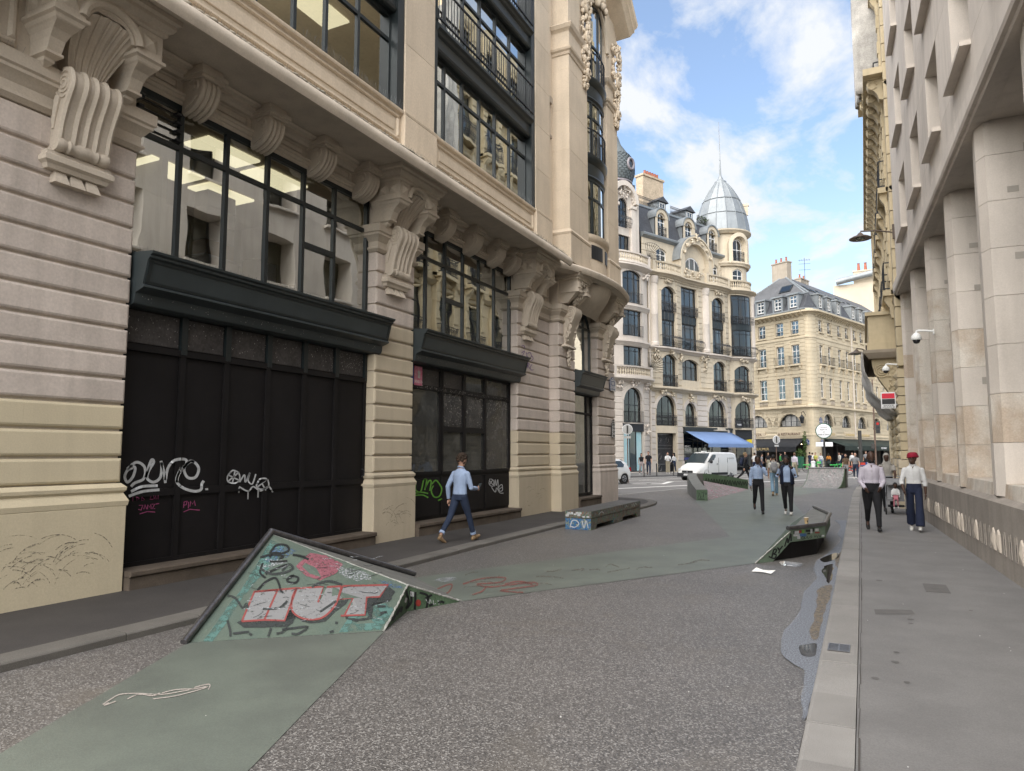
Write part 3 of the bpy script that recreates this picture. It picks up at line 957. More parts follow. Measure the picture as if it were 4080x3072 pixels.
# frieze between consoles: architrave mouldings, recessed panels, modillions
def volute(mb,x0,x1,cy,cz,r,n=14,turns=0.0):
    """scroll drum across x with a spiral ridge on both cheeks"""
    mb.lathe([(r,x0),(r,x1)],n,(0,cy,cz),ax='x')
    for xx,s in((x0,-1),(x1,1)):
        for k,rr in enumerate((0.98,0.72,0.45)):
            ring=[(xx,cy+r*rr*(1-a/40)*math.cos(a+k),cz+r*rr*(1-a/40)*math.sin(a+k))for a in[2*math.pi*t/10 for t in range(9)]]
            mb.tube(ring,r*0.11,4)
def modillion_mesh():
    mb=MB()
    w=0.17
    fr=[(-0.30,0.225),(-0.37,0.18),(-0.385,0.10),(-0.36,0.0),(-0.30,-0.09),(-0.20,-0.17),(-0.08,-0.22),(0.0,-0.235)]
    cv_=[(p.x,p.y)for p in catmull(fr,3)]
    mb.prism([(0.02,0.225)]+cv_+[(0.02,-0.235)],'x',-w,w)
    for k in range(4):      # four rounded ribs over the front
        xx=-w+2*w*(k+0.5)/4
        mb.tube([(xx,p[0]+0.012,p[1])for p in cv_],0.043,6)
    for s_ in(-1,1):      # volute and trailing curl on the cheeks
        xx=s_*w
        sp=[(xx+s_*0.004,-0.235+(0.125-0.0125*t)*math.cos(0.62*t+0.6),0.10+(0.125-0.0125*t)*math.sin(0.62*t+0.6))for t in range(10)]
        mb.tube(sp,0.024,5)
        mb.ball((xx,-0.235,0.10),(0.03,0.04,0.04),8,6)
        mb.tube([(xx+s_*0.004,-0.30,-0.03),(xx+s_*0.004,-0.20,-0.12),(xx+s_*0.004,-0.06,-0.18)],0.022,5)
    # abacus with moulding
    mb.box(-w-0.03,w+0.03,-0.42,0.02,0.22,0.27)
    mb.box(-w-0.06,w+0.06,-0.46,0.02,0.27,0.33)
    mb.box(-w-0.015,w+0.015,-0.40,0.02,0.33,0.425)
    return mb
mod0=None
def frieze(x0,x1,mods):
    global mod0
    mb=MB()
    mb.box(x0,x1,0.22,0.4,6.84,7.37)
    pf=[(-0.22,6.84),(-0.20,6.84),(-0.20,6.90),(-0.17,6.91),(-0.17,6.955),(-0.14,6.965),(-0.14,7.0),(-0.22,7.0)]
    mb.sweep(pf,[(x0,0),(x1,0)])
    pf=[(-0.24,7.21),(-0.16,7.22),(-0.12,7.26),(-0.06,7.28),(-0.06,7.33),(0.0,7.35),(0.02,7.385),(-0.24,7.385)]
    mb.sweep(pf,[(x0,0),(x1,0)])
    mb.build('frieze','stone_carved',LB,smooth=25)
    ed=[x0]+list(mods)+[x1]
    for a,b in zip(ed[:-1],ed[1:]):
        if b-a>0.75:
            raised_panel(a+0.26,b-0.26,7.01,7.20,0.21,0.025,d=0.025,name='frieze_panel')
    for xm in mods:
        if mod0 is None:
            mod0=modillion_mesh().build('modillion','stone_carved',LB,(xm,0.2,6.97),smooth=40)
        else:
            like(mod0,LB,(xm,0.2,6.97))
frieze(6.0,11.16,[6.95,8.25,9.55,10.8])
frieze(12.52,17.55,[12.9,13.75,15.05,16.3,17.25])

# big scroll consoles
def console_parts():
    """profile in (y,z), origin at pier face; returns meshes"""
    w=0.30
    # S-shaped body
    mb=MB()
    front=[(-0.10,5.40),(-0.16,5.45),(-0.19,5.55),(-0.22,5.70),(-0.28,5.88),(-0.35,6.03),(-0.385,6.13),(-0.37,6.23),(-0.31,6.30),(-0.22,6.31)]
    back=[(0.04,6.31),(0.04,5.40)]
    sm=[(p.x,p.y)for p in catmull(front,3)]
    mb.prism(sm+back,'x',-w,w)
    for xx in(-0.29,-0.13,0.0,0.13,0.29):
        mb.tube([(xx,p[0]+0.015,p[1])for p in sm],0.045 if abs(xx)<0.2 else 0.038,6)
    for xx in(-w,w):
        for k,rr in enumerate((0.16,0.10,0.05)):
            mb.tube([(xx,-0.21+rr*math.cos(a),6.14+rr*math.sin(a))for a in[2*math.pi*t/12 for t in range(12)]],0.018,5)
        # trailing leaf on the cheek
        mb.tube([(xx,-0.13,6.0),(xx,-0.09,5.85),(xx,-0.055,5.7),(xx,-0.05,5.62)],[0.05,0.045,0.035,0.02],6)
    # lower roll with rings
    mb.lathe([(0.085,-w-0.02),(0.095,-w+0.03),(0.075,-w+0.10),(0.092,-w+0.13),(0.075,-0.10),(0.09,-0.05),(0.09,0.05),(0.075,0.10),(0.092,w-0.13),(0.075,w-0.10),(0.095,w-0.03),(0.085,w+0.02)],12,(0,-0.12,5.43),ax='x')
    scroll=mb
    # foot mouldings and guttae
    mb=MB()
    pf=[(0.0,5.36),(0.09,5.36),(0.12,5.33),(0.12,5.30),(0.15,5.27),(0.15,5.21),(0.11,5.18),(0.09,5.13),(0.0,5.13)]
    mb.sweep(pf,[(-w+0.03,0.05),(-w+0.03,0),(w-0.03,0),(w-0.03,0.05)])
    for k in(-1,0,1):
        xc=k*0.19
        mb.add([(xc-0.06,0.03,5.14),(xc+0.06,0.03,5.14),(xc+0.06,-0.05,5.14),(xc-0.06,-0.05,5.14),
                (xc-0.09,0.03,4.98),(xc+0.09,0.03,4.98),(xc+0.09,-0.12,4.98),(xc-0.09,-0.12,4.98)],
               [(0,1,2,3),(7,6,5,4),(0,4,5,1),(1,5,6,2),(2,6,7,3),(3,7,4,0)])
    foot=mb
    # shell hood: concave fluted cove growing outward
    mb=MB()
    n=13
    rings=[]
    for i in range(9):
        t=i/8
        z=6.27+0.62*t
        yy=-0.16-0.42*t*t
        hw=0.17+0.21*t
        ring=[]
        for j in range(n):
            u=-1+2*j/(n-1)
            ring.append((u*hw,yy-0.03*(j%2)-0.07*(1-u*u)*0.5+0.05,z+0.10*t*(1-u*u)))
        rings.append(ring)
    mb.loft(rings,cap=False,closed=False)
    back=[[(p[0],0.1,p[2])for p in r]for r in rings]
    mb.loft([rings[-1],back[-1]],cap=False,closed=False)
    for s in(0,-1):
        mb.add([r[s]for r in rings]+[r[s]for r in back[::-1]],[tuple(range(18))])
    for j in range(0,n,2):
        mb.tube([(r[j][0],r[j][1]-0.01,r[j][2])for r in rings],0.018,5)
    # arched rim over the shell
    rim=[(0.36*math.cos(a),-0.60,6.84+0.30*math.sin(a))for a in[math.pi*t/14 for t in range(15)]]
    mb.tube(rim,0.055,8)
    rim=[(0.30*math.cos(a),-0.56,6.84+0.25*math.sin(a))for a in[math.pi*t/14 for t in range(15)]]
    mb.tube(rim,0.03,6)
    shell=mb
    # impost blocks at both sides with pointed studs, plus top mouldings
    mb=MB()
    for s in(-1,1):
        xc=s*0.50
        hw=0.17
        mb.box(xc-hw,xc+hw,-0.60,0.1,6.80,7.12)
        pf=[(0.0,6.80),(0.035,6.79),(0.035,6.75),(0.0,6.73),(-0.02,6.69),(-0.05,6.66),(-0.2,6.66),(-0.2,6.80)]
        mb.sweep(pf,[(xc-hw,0.1),(xc-hw,-0.6),(xc+hw,-0.6),(xc+hw,0.1)])
        fl=[(0.135,0.57,6.67),(0.105,0.46,6.62),(0.088,0.38,6.54),(0.082,0.34,6.44),(0.082,0.32,6.405),(0.10,0.34,6.40),(0.10,0.34,6.37),(0.06,0.24,6.35),(0.06,0.24,6.31),(0.02,0.16,6.26)]
        mb.loft([[(xc-q_,-d_,z_),(xc+q_,-d_,z_),(xc+q_,0.1,z_),(xc-q_,0.1,z_)]for q_,d_,z_ in fl])
        # studs: pyramids framed by a sunk line, on the front and on the outer cheek
        q=0.095
        mb.add([(xc-q,-0.602,6.96-q),(xc+q,-0.602,6.96-q),(xc+q,-0.602,6.96+q),(xc-q,-0.602,6.96+q),(xc,-0.66,6.96)],[(0,1,4),(1,2,4),(2,3,4),(3,0,4)])
        for(yc)in(-0.42,-0.16):
            xs=xc+s*(hw+0.002)
            mb.add([(xs,yc-q,6.96-q),(xs,yc+q,6.96-q),(xs,yc+q,6.96+q),(xs,yc-q,6.96+q),(xs+s*0.055,yc,6.96)],[(0,1,4),(1,2,4),(2,3,4),(3,0,4)])
    mb.box(-0.34,0.34,-0.56,0.1,7.02,7.12)
    mb.box(-0.67,0.67,-0.58,0.1,7.12,7.14)
    pf=[(0.02,7.13),(0.05,7.15),(0.05,7.19),(0.09,7.21),(0.12,7.26),(0.12,7.31),(0.17,7.33),(0.17,7.395),(-0.3,7.395),(-0.3,7.13)]
    mb.sweep(pf,[(-0.67,0.1),(-0.67,-0.58),(0.67,-0.58),(0.67,0.1)])
    imp=mb
    return scroll,foot,shell,imp
cparts=console_parts()
con0=[]
for k,xc in enumerate((5.15,11.75,18.15)):
    if not con0:
        root=cparts[0].build('console','stone_carved',LB,(xc,0,0),smooth=35)
        con0=[root]+[cparts[i].build(nm,'stone_carved',root,smooth=sm_)for i,nm,sm_ in((1,'console_foot',None),(2,'shell_hood',30),(3,'impost_block',None))]
    else:
        r2=like(con0[0],LB,(xc,0,0))
        for c in con0[1:]:
            like(c,r2)

# ornate leafy consoles of the corner pavilion
def ornate_console(xc,front):
    mb=MB()
    w=0.27
    fr=[(-0.05,5.15),(-0.10,5.3),(-0.15,5.5),(-0.24,5.75),(-0.36,6.0),(-0.40,6.15),(-0.36,6.28),(-0.25,6.33)]
    sm=[(p.x,p.y)for p in catmull(fr,3)]
    mb.prism(sm+[(0.05,6.33),(0.05,5.15)],'x',-w,w)
    for xx in(-w,w):
        for rr in(0.17,0.11,0.055):
            mb.tube([(xx,-0.21+rr*math.cos(a),6.12+rr*math.sin(a))for a in[2*math.pi*t/12 for t in range(12)]],0.022,5)
    rn=random.Random(int(xc*10))
    for i in range(130):     # carved leaves and shells
        if i<70:
            t=rn.random();z=6.33+0.72*t;y=-0.2-0.36*t;x=rn.uniform(-1,1)*(0.14+0.08*t)
        else:
            z=5.2+0.85*rn.random();y=-0.09-0.2*max(0,z-5.2);x=rn.choice((-1,1))*rn.uniform(0.2,0.29)
        mb.ball((x,y+rn.uniform(-0.05,0.03),z),(rn.uniform(0.025,0.055),rn.uniform(0.025,0.05),rn.uniform(0.035,0.085)),6,5)
    pf=[(0.0,5.14),(0.09,5.14),(0.14,5.11),(0.14,5.06),(0.08,5.03),(0.0,5.0)]
    mb.sweep(pf,[(-w,0.05),(-w,0),(w,0),(w,0.05)])
    for i in range(60):     # hanging garland
        z=5.0-0.0085*i
        mb.ball((rn.uniform(-1,1)*0.19*(1-i/75),-0.03-rn.random()*0.06,z),(rn.uniform(0.025,0.05),0.035,rn.uniform(0.03,0.06)),6,5)
    o=mb.build('leafy_console','stone_carved',LB,(xc,front,0),smooth=60)
    mb=MB()
    for xb in(-0.36,0.36):
        mb.box(xb-0.13,xb+0.13,-0.56,0.1,6.78,7.08)
        mb.box(xb-0.16,xb+0.16,-0.6,0.1,6.70,6.78)
        mb.loft([[(xb-0.12,-0.5,6.7),(xb+0.12,-0.5,6.7),(xb+0.12,0.1,6.7),(xb-0.12,0.1,6.7)],[(xb-0.06,-0.2,6.4),(xb+0.06,-0.2,6.4),(xb+0.06,0.1,6.4),(xb-0.06,0.1,6.4)]])
        mb.cbox(xb-0.09,xb+0.09,-0.585,-0.5,6.84,7.02,0.02)
    mb.box(-0.5,0.5,-0.54,0.1,7.05,7.1)
    pf=[(0.0,7.08),(0.05,7.10),(0.05,7.15),(0.10,7.18),(0.12,7.25),(0.17,7.28),(-0.3,7.28),(-0.3,7.08)]
    mb.sweep(pf,[(-0.5,0.1),(-0.5,-0.55),(0.5,-0.55),(0.5,0.1)])
    mb.build('impost_block','stone_carved',o)
ornate_console(20.45,PF)
ornate_console(24.1,PF)

# shopfront openings -------------------------------------------------
GY=0.24
# window band 1
vs1=[6.80,7.64,8.49,9.34,10.16]
w1=window(LB,5.99,11.17,4.44,6.84,0,GY-0.03,vs1,[6.20],'frame_green','glass_left',fw=0.068,fd=0.08,ow=0.075)
mb=MB();mb.box(9.34,10.16,GY-0.028,GY+0.047,5.42,5.52);mb.build('glazing_bar','frame_green',w1)
mb=MB()
for k in range(4):
    z=6.28+k*0.13
    mb.box(6.1,6.72,GY-0.02,GY+0.0,z,z+0.012);mb.box(6.08,6.16,GY-0.07,GY+0.02,z-0.01,z+0.025);mb.box(6.68,6.77,GY-0.07,GY+0.02,z-0.01,z+0.025)
mb.build('louvre_clips','iron_black',w1)
# window band 2
vs2=[13.28,14.10,14.94,15.76,16.60]
w2=window(LB,12.51,17.56,4.48,6.84,0,GY-0.03,vs2,[6.20],'frame_green','glass_left',fw=0.068,fd=0.08,ow=0.075)
mb=MB();mb.box(14.10,14.94,GY-0.028,GY+0.047,5.36,5.46);mb.build('glazing_bar','frame_green',w2)
# fascias
def fascia(x0,x1,front=0.0,z0=3.76):
    mb=MB()
    pf=[(-0.25,z0-0.02),(-0.05,z0-0.02),(0.0,z0+0.0),(0.02,z0+0.05),(0.03,z0+0.14),(0.15,z0+0.18),(0.19,z0+0.20),(0.19,z0+0.22),(0.165,z0+0.24),(0.25,z0+0.56),(0.29,z0+0.58),(0.29,z0+0.61),(0.33,z0+0.63),(0.34,z0+0.66),(-0.25,z0+0.70)]
    mb.sweep(pf,[(x0,front),(x1,front)])
    o=mb.build('shop_fascia','fascia_green',LB,smooth=20)
    mb=MB()
    def fy(z):return front-0.165-(z-(z0+0.24))/0.32*0.085-0.012
    for(a,b,c,e)in((x0+0.02,x1-0.02,z0+0.245,z0+0.28),(x0+0.02,x0+0.08,z0+0.28,z0+0.54),(x1-0.08,x1-0.02,z0+0.28,z0+0.54),(x0+0.02,x1-0.02,z0+0.52,z0+0.555)):
        mb.add([(a,fy(c),c),(b,fy(c),c),(b,fy(e),e),(a,fy(e),e),(a,fy(c)+0.03,c),(b,fy(c)+0.03,c),(b,fy(e)+0.03,e),(a,fy(e)+0.03,e)],
               [(0,1,2,3),(7,6,5,4),(0,4,5,1),(1,5,6,2),(2,6,7,3),(3,7,4,0)])
    mb.build('fascia_frame','frame_green',o)
fascia(6.02,11.36)
fascia(12.52,17.72)
# side cheeks of the fascia
# black boarded shopfront 1
mb=MB();mb.box(6.0,11.17,GY+0.01,GY+0.09,0.3,3.78)
d1=mb.build('boarded_shopfront','door_black',LB)
dx=[6.0,6.98,7.77,8.62,9.46,10.29,11.16]
for a,b in zip(dx[:-1],dx[1:]):
    mb=MB();mb.cbox(a+0.05,b-0.05,GY-0.005,GY+0.012,1.31,3.17,0.004);mb.build('board','door_black',d1)
    mb=MB();mb.cbox(a+0.05,b-0.05,GY-0.005,GY+0.012,0.36,1.22,0.004);mb.build('board','door_black',d1)
    mb=MB();mb.cbox(a+0.06,b-0.06,GY-0.004,GY+0.012,3.28,3.72,0.004);mb.build('fanlight_panel','panel_grimy',d1)
for x in dx:
    mb=MB();mb.box(max(6.0,x-0.045),min(11.17,x+0.045),GY-0.04,GY+0.012,0.31,3.2);mb.build('stile','door_black',d1)
    mb=MB();mb.box(max(6.0,x-0.05),min(11.17,x+0.05),GY-0.055,GY+0.012,3.2,3.77);mb.build('fanlight_bar','frame_green',d1)
mb=MB();mb.box(6.0,11.17,GY-0.05,GY+0.011,3.17,3.26);mb.box(6.0,11.17,GY-0.036,GY+0.011,1.215,1.315);mb.box(6.0,11.17,GY-0.03,GY+0.011,0.305,0.37);mb.build('rail','door_black',d1)
mb=MB();mb.tube([(11.05,GY-0.06,1.5),(11.05,GY-0.12,1.47),(11.05,GY-0.12,1.38),(11.05,GY-0.06,1.35)],0.014,6);mb.build('door_handle','iron_black',d1)
# black painted jamb strip behind courses
mb=MB();mb.box(5.93,6.0,0.08,0.32,0.3,3.78);mb.build('jamb_strip','door_black',LB)
# stone thresholds
for(a,b,f,z)in[(6.05,11.12,-0.14,0.31),(12.56,17.5,-0.14,0.33),(21.2,23.25,PF-0.1,0.38)]:
    mb=MB();mb.cbox(a,b,f,0.5,0.04,z-0.075,0.015);mb.cbox(a,b,f-0.03,0.5,z-0.07,z,0.012)
    mb.build('threshold','step_stone',LB)
# shopfront 2: dirty glazing over black panels
mb=MB();mb.box(12.51,17.56,GY+0.02,GY+0.08,0.33,1.32)
d2=mb.build('shopfront_panelling','door_black',LB)
for a,b in((12.51,14.0),(14.0,15.03),(15.03,16.1),(16.1,17.56)):
    mb=MB();mb.cbox(a+0.05,b-0.05,GY-0.005,GY+0.022,0.40,1.25,0.004);mb.build('panel','door_black',d2)
w3=window(LB,12.51,14.0,1.32,3.76,0,GY-0.02,[],[3.26],'door_black','glass_shop',fw=0.10,fd=0.09,ow=0.07,name='shop_window',pane_mats={(0,1):'panel_grimy'})
w4=window(LB,14.0,16.1,1.32,3.76,0,GY-0.03,[15.03],[2.36,3.26],'door_black','glass_peeling',fw=0.13,fd=0.1,ow=0.06,name='shop_window',pane_mats={(0,0):'glass_shop',(1,0):'glass_shop',(0,2):'panel_grimy',(1,2):'glass_shop'})
w5=window(LB,16.1,17.56,1.32,3.76,0,GY-0.02,[],[3.26],'door_black','glass_peeling',fw=0.10,fd=0.09,ow=0.07,name='shop_window')
# poster in the corner of the fanlight
mat('poster_pink',(0.50,0.06,0.16),0.6,0.3,9.0,col2=(0.62,0.35,0.4))
mat('poster_blue',(0.05,0.06,0.22),0.6,0.3,9.0)
mb=MB();mb.box(12.86,13.17,GY-0.018,GY-0.012,3.28,3.70);pz=mb.build('poster','poster_pink',LB)
text('SENSCO',0.085,'paper',pz,(13.015,GY-0.02,3.36),depth=0.001)
mb=MB();mb.lathe([(0.05,0),(0.05,0.002)],10,(13.03,GY-0.021,3.56),ax='y');mb.box(12.99,13.07,GY-0.021,GY-0.019,3.44,3.54);mb.build('portrait','curtain',pz)
mb=MB();mb.box(12.60,12.84,GY-0.018,GY-0.012,3.30,3.74);mb.build('poster','poster_blue',LB)
# dirt specks splashed on the dark panels
mat('fleck',(0.4,0.38,0.35),0.8,0.1,3)
mb=MB();rn=random.Random(12)
def fleck(x,z,y,s):
    mb.add([(x+s*rn.uniform(.5,1),y,z),(x,y,z+s*rn.uniform(.5,2)),(x-s*rn.uniform(.5,1),y,z),(x,y,z-s*rn.uniform(.5,2))],[(0,1,2,3)])
for i in range(420):
    k=rn.choice((0,0,0,1,1,2));a=(6.05,9.9,12.6)[k];b=(11.1,11.1,17.4)[k]
    fleck(rn.uniform(a,b),3.3+0.4*rn.random()**0.7,GY-0.0075 if k<2 else GY+0.018,rn.uniform(0.003,0.009))
for i in range(380):
    fleck(rn.uniform(14.08,17.4),3.18-rn.random()**2*0.9,GY+0.012,rn.uniform(0.004,0.016))
for i in range(200):
    fleck(rn.uniform(12.6,17.4),3.26+rn.uniform(-0.035,0.035),GY-0.031,rn.uniform(0.003,0.010))
for i in range(160):
    x=rn.uniform(6.1,17.6)
    if 11.2<x<12.5:continue
    fleck(x,rn.uniform(3.79,3.88),-0.064,rn.uniform(0.003,0.008))
tag(mb.build('paint_flecks','fleck',LB,fix=False),kind='stuff')
# corner pavilion opening: tall arched window over glazed door
window(LB,21.14,23.28,4.5,6.75,0.75,PF+0.26,[22.65],[6.05],'frame_green','glass_left',fw=0.07,fd=0.08,ow=0.07)
fascia(21.1,23.4,PF)
window(LB,21.16,23.28,0.4,3.8,0,PF+0.22,[22.72],[3.12],'door_black','glass_shop',fw=0.07,fd=0.08,ow=0.08,name='shop_window')
mb=MB();mb.add([],[])
wall_mb(21.1,23.3,4.4,7.3,[(21.13,23.29,4.4,6.76,0.76)],0.3,PF+0.24,mb=mb)
mb.build('arch_wall','stone_carved',LB)
mb=MB();mb.box(21.5,22.3,PF+0.32,PF+0.33,1.6,2.2);mb.build('notice_board','panel_grimy',LB)
mb=MB();mb.box(21.75,22.0,PF+0.31,PF+0.32,1.75,2.05);mb.build('notice','paper',LB)
# bowl-shaped corbel under the bow window
mb=MB()
rings=[]
for t in range(9):
    u=t/8
    z=6.35+0.9*u
    out=0.15+0.75*math.sin(u*math.pi/2)
    rings.append([(22.2+1.15*math.cos(a),PF+0.1-out*math.sin(a),z)for a in[math.pi*k/14 for k in range(15)]])
mb.loft(rings,closed=False,cap=False)
mb.build('corbel','stone_carved',LB,smooth=50)
# pavilion cornice, bowed
bow=[(18.9,-0.25),(19.45,-0.55),(20.0,-0.72)]+[(20.0+4.6*t/14,-0.75-0.28*math.sin(math.pi*t/14))for t in range(1,14)]+[(24.6,-0.72),(25.0,-0.5),(25.2,0.4)]
mb=MB()
pf=[(-0.9,7.28),(0.0,7.28),(0.04,7.22),(0.22,7.30),(0.25,7.24),(0.30,7.24),(0.36,7.33),(0.36,7.40),(0.30,7.46),(-0.9,7.62)]
mb.sweep(pf,bow)
mb.build('bowed_cornice','stone_carved',LB,smooth=35)
# upper floors ---------------------------------------------------------
def ashlar(x0,x1,z0,z1,y,back,h=0.62,m='stone_upper',seed=1,first=None):
    """smooth ashlar pier of separate blocks with hairline joints"""
    z=z0;k=0
    rn=random.Random(seed)
    while z<z1-0.05:
        zt=min(z1,z+h*rn.uniform(0.9,1.15))
        if z1-zt<0.2:zt=z1
        mb=MB();mb.cbox(x0,x1,y,back,z+0.0015,zt-0.0015,0.004)
        mb.build('stone',m,LB)
        z=zt;k+=1
TOP=19.5
# plain podium course above the cornice and below the windows
mb=MB()
for(a,b)in((0.5,11.3),(12.45,17.72)):
    mb.box(a,b,UP+0.06,UP+0.5,7.47,8.57)
mb.build('podium_wall','stone_upper',LB)
for(a,b)in((6.0,11.2),(12.55,17.62)):
    raised_panel(a,b,7.98,8.5,UP+0.06,0.07,'stone_upper',0.04)
    mb=MB()
    pf=[(-0.1,8.5),(-0.04,8.5),(-0.03,8.53),(0.02,8.55),(0.03,8.58),(0.03,8.61),(-0.35,8.64)]
    mb.sweep(pf,[(a-0.1,UP),(b+0.05,UP)]);mb.build('window_sill','stone_upper',LB)
def upier(x0,x1,seed):
    mb=MB();mb.cbox(x0-0.05,x1+0.05,UP-0.05,UP+0.5,7.475,8.55,0.01);mb.build('pier_plinth','stone_upper',LB)
    mb=MB();mb.sweep([(0.05,8.55),(0.06,8.6),(0.03,8.63),(0.0,8.66),(-0.2,8.66),(-0.2,8.55)],[(x0,UP+0.4),(x0,UP),(x1,UP),(x1,UP+0.4)]);mb.build('pier_moulding','stone_upper',LB)
    ashlar(x0,x1,8.66,TOP,UP,UP+0.5,1.25,seed=seed)
upier(11.33,12.42,2)
upier(17.72,18.75,3)
mb=MB();mb.box(18.75,19.4,UP+0.2,UP+0.6,7.48,TOP);mb.build('recess_wall','stone_upper',LB)
mb=MB();mb.box(18.85,19.15,UP+0.16,UP+0.21,11.4,12.4);mb.box(18.8,19.2,UP+0.1,UP+0.21,12.4,12.6);mb.box(18.8,19.2,UP+0.12,UP+0.21,11.3,11.4);mb.build('small_window','stone_far_dark',LB)
UY=UP+0.2
def office_window(x0,x1,vs,nfl,mask_open=()):
    # tall steel jambs running the whole height
    mb=MB();mb.box(x0,x0+0.12,UP+0.02,UP+0.5,8.62,TOP);mb.box(x1-0.22,x1,UP+0.02,UP+0.5,8.62,TOP);mb.build('steel_jamb','frame_green',LB)
    for k in range(nfl):
        z0=8.64+k*2.62;z1=z0+1.97
        window(LB,x0+0.12,x1-0.2,z0,z1,0,UY,vs,[z0+1.42],'frame_green','glass_left',fw=0.07,fd=0.08,ow=0.06)
        # metal spandrel
        mb=MB()
        pf=[(-0.3,z1),(-0.1,z1),(-0.06,z1+0.03),(-0.04,z1+0.08),(-0.08,z1+0.12),(-0.08,z1+0.36),(-0.03,z1+0.40),(0.0,z1+0.46),(0.05,z1+0.50),(0.05,z1+0.56),(-0.02,z1+0.65),(-0.3,z1+0.65)]
        mb.sweep(pf,[(x0+0.1,UP),(x1-0.18,UP)])
        mb.build('metal_spandrel','frame_green',LB)
        if k>=1:
            railing_mb(x0+0.1,x1-0.2,UP-0.02,z0+0.03,z0+0.85,0.13,0.012).build('railing','iron_black',LB)
office_window(12.44,17.70,[13.16,13.97,14.81,15.64,16.48],4)
office_window(6.0,11.30,[6.75,7.6,8.45,9.22,10.1],3)
# roof block closing the top, back wall, floors
mb=MB();mb.box(0.5,24.0,0.2,9,TOP,TOP+0.5);mb.box(0.5,24.0,8.6,9,0,TOP);mb.box(0.3,0.5,-0.5,9,0,TOP+0.4);mb.build('building_shell','stone_upper',LB)
mb=MB()
for z in(4.3,7.2,10.9,13.4,16.0):
    mb.box(0.5,24.0,0.42,8.6,z-0.25,z)
mb.box(0.5,24,0.42,8.6,0.0,0.3)
mb.build('floor_slab','office_floor',LB)
mb=MB()
for z0,z1 in((7.2,10.64),(10.9,13.1),(13.4,15.7)):
    mb.box(0.5,24,5.0,5.1,z0,z1)
for z in(6.93,10.63,13.13):
    mb.box(0.5,24.0,0.45,5.0,z,z+0.02)
mb.box(0.5,24,4.2,4.3,4.3,6.93)
mb.box(11.6,11.8,0.5,4.2,4.3,6.93)
for x in(8.0,):mb.box(x,x+0.1,2.2,4.2,4.3,6.93)
mb.build('office_partition','office_wall',LB)
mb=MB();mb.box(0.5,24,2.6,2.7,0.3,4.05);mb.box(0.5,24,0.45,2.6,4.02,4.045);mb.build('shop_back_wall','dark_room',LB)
mb=MB()
for(x,y,z)in[(8.3,1.1,6.88),(8.4,2.6,6.88),(9.6,1.2,6.88),(9.7,2.7,6.88),(7.0,2.9,6.88),(14,2.2,6.88)]:
    mb.box(x-0.55,x+0.55,y-0.3,y+0.3,z,z+0.04)
mb.build('ceiling_light','lamp_panel',LB)
mb=MB()
for(x,y,z)in[(10.4,0.9,10.58),(8.7,1.0,10.58)]:
    mb.box(x-0.5,x+0.5,y-0.3,y+0.3,z,z+0.04)
mb.build('ceiling_light','lamp_panel',LB)
mb=MB()
for(x,y,z)in[(13.0,0.9,13.06),(14.0,0.8,13.06)]:
    mb.box(x-0.4,x+0.4,y-0.3,y+0.3,z,z+0.04)
mb.build('ceiling_light','lamp_orange',LB)
mb=MB();mb.tube([(7.15,0.75,6.9),(7.15,0.75,6.55),(7.2,0.72,6.42),(7.35,0.55,6.38),(7.5,0.4,6.38)],0.085,10);mb.build('flue_pipe','iron_black',LB,smooth=40)
mb=MB();mb.ball((6.6,1.3,6.4),0.03,8,6);mb.build('light_bulb','lamp_warm',LB)
# storage boxes and desk behind window 1
ro=random.Random(5)
mb=MB();mb.box(7.7,8.35,0.7,1.1,4.3,4.9);mb.box(7.66,8.4,0.68,1.12,4.9,4.94);mb.build('cabinet','paper',LB)
for zi in range(4):
    for xi in range(2):
        mb=MB();mb.box(7.74+xi*0.3,8.0+xi*0.3,0.75,1.05,4.95+zi*0.27,5.2+zi*0.27);mb.build('storage_box',ro.choice(('paper','paper','cardboard','office_ceiling')),LB)
for xi in range(6):
    mb=MB();mb.box(8.55+xi*0.085,8.625+xi*0.085,0.55,0.8,4.72,5.05);mb.build('binder','paper',LB)
mb=MB();mb.box(8.5,11.1,0.5,1.3,4.68,4.715);mb.box(8.52,8.56,0.52,1.28,4.3,4.68);mb.box(10.9,10.94,0.52,1.28,4.3,4.68);mb.build('desk','white_frame',LB)
mb=MB();mb.tube([(9.2,0.5,4.5),(9.3,0.48,4.75),(9.45,0.48,4.8),(9.5,0.48,4.6),(9.7,0.48,4.5),(9.75,0.48,4.7)],0.012,5);mb.build('cable','paper',LB)

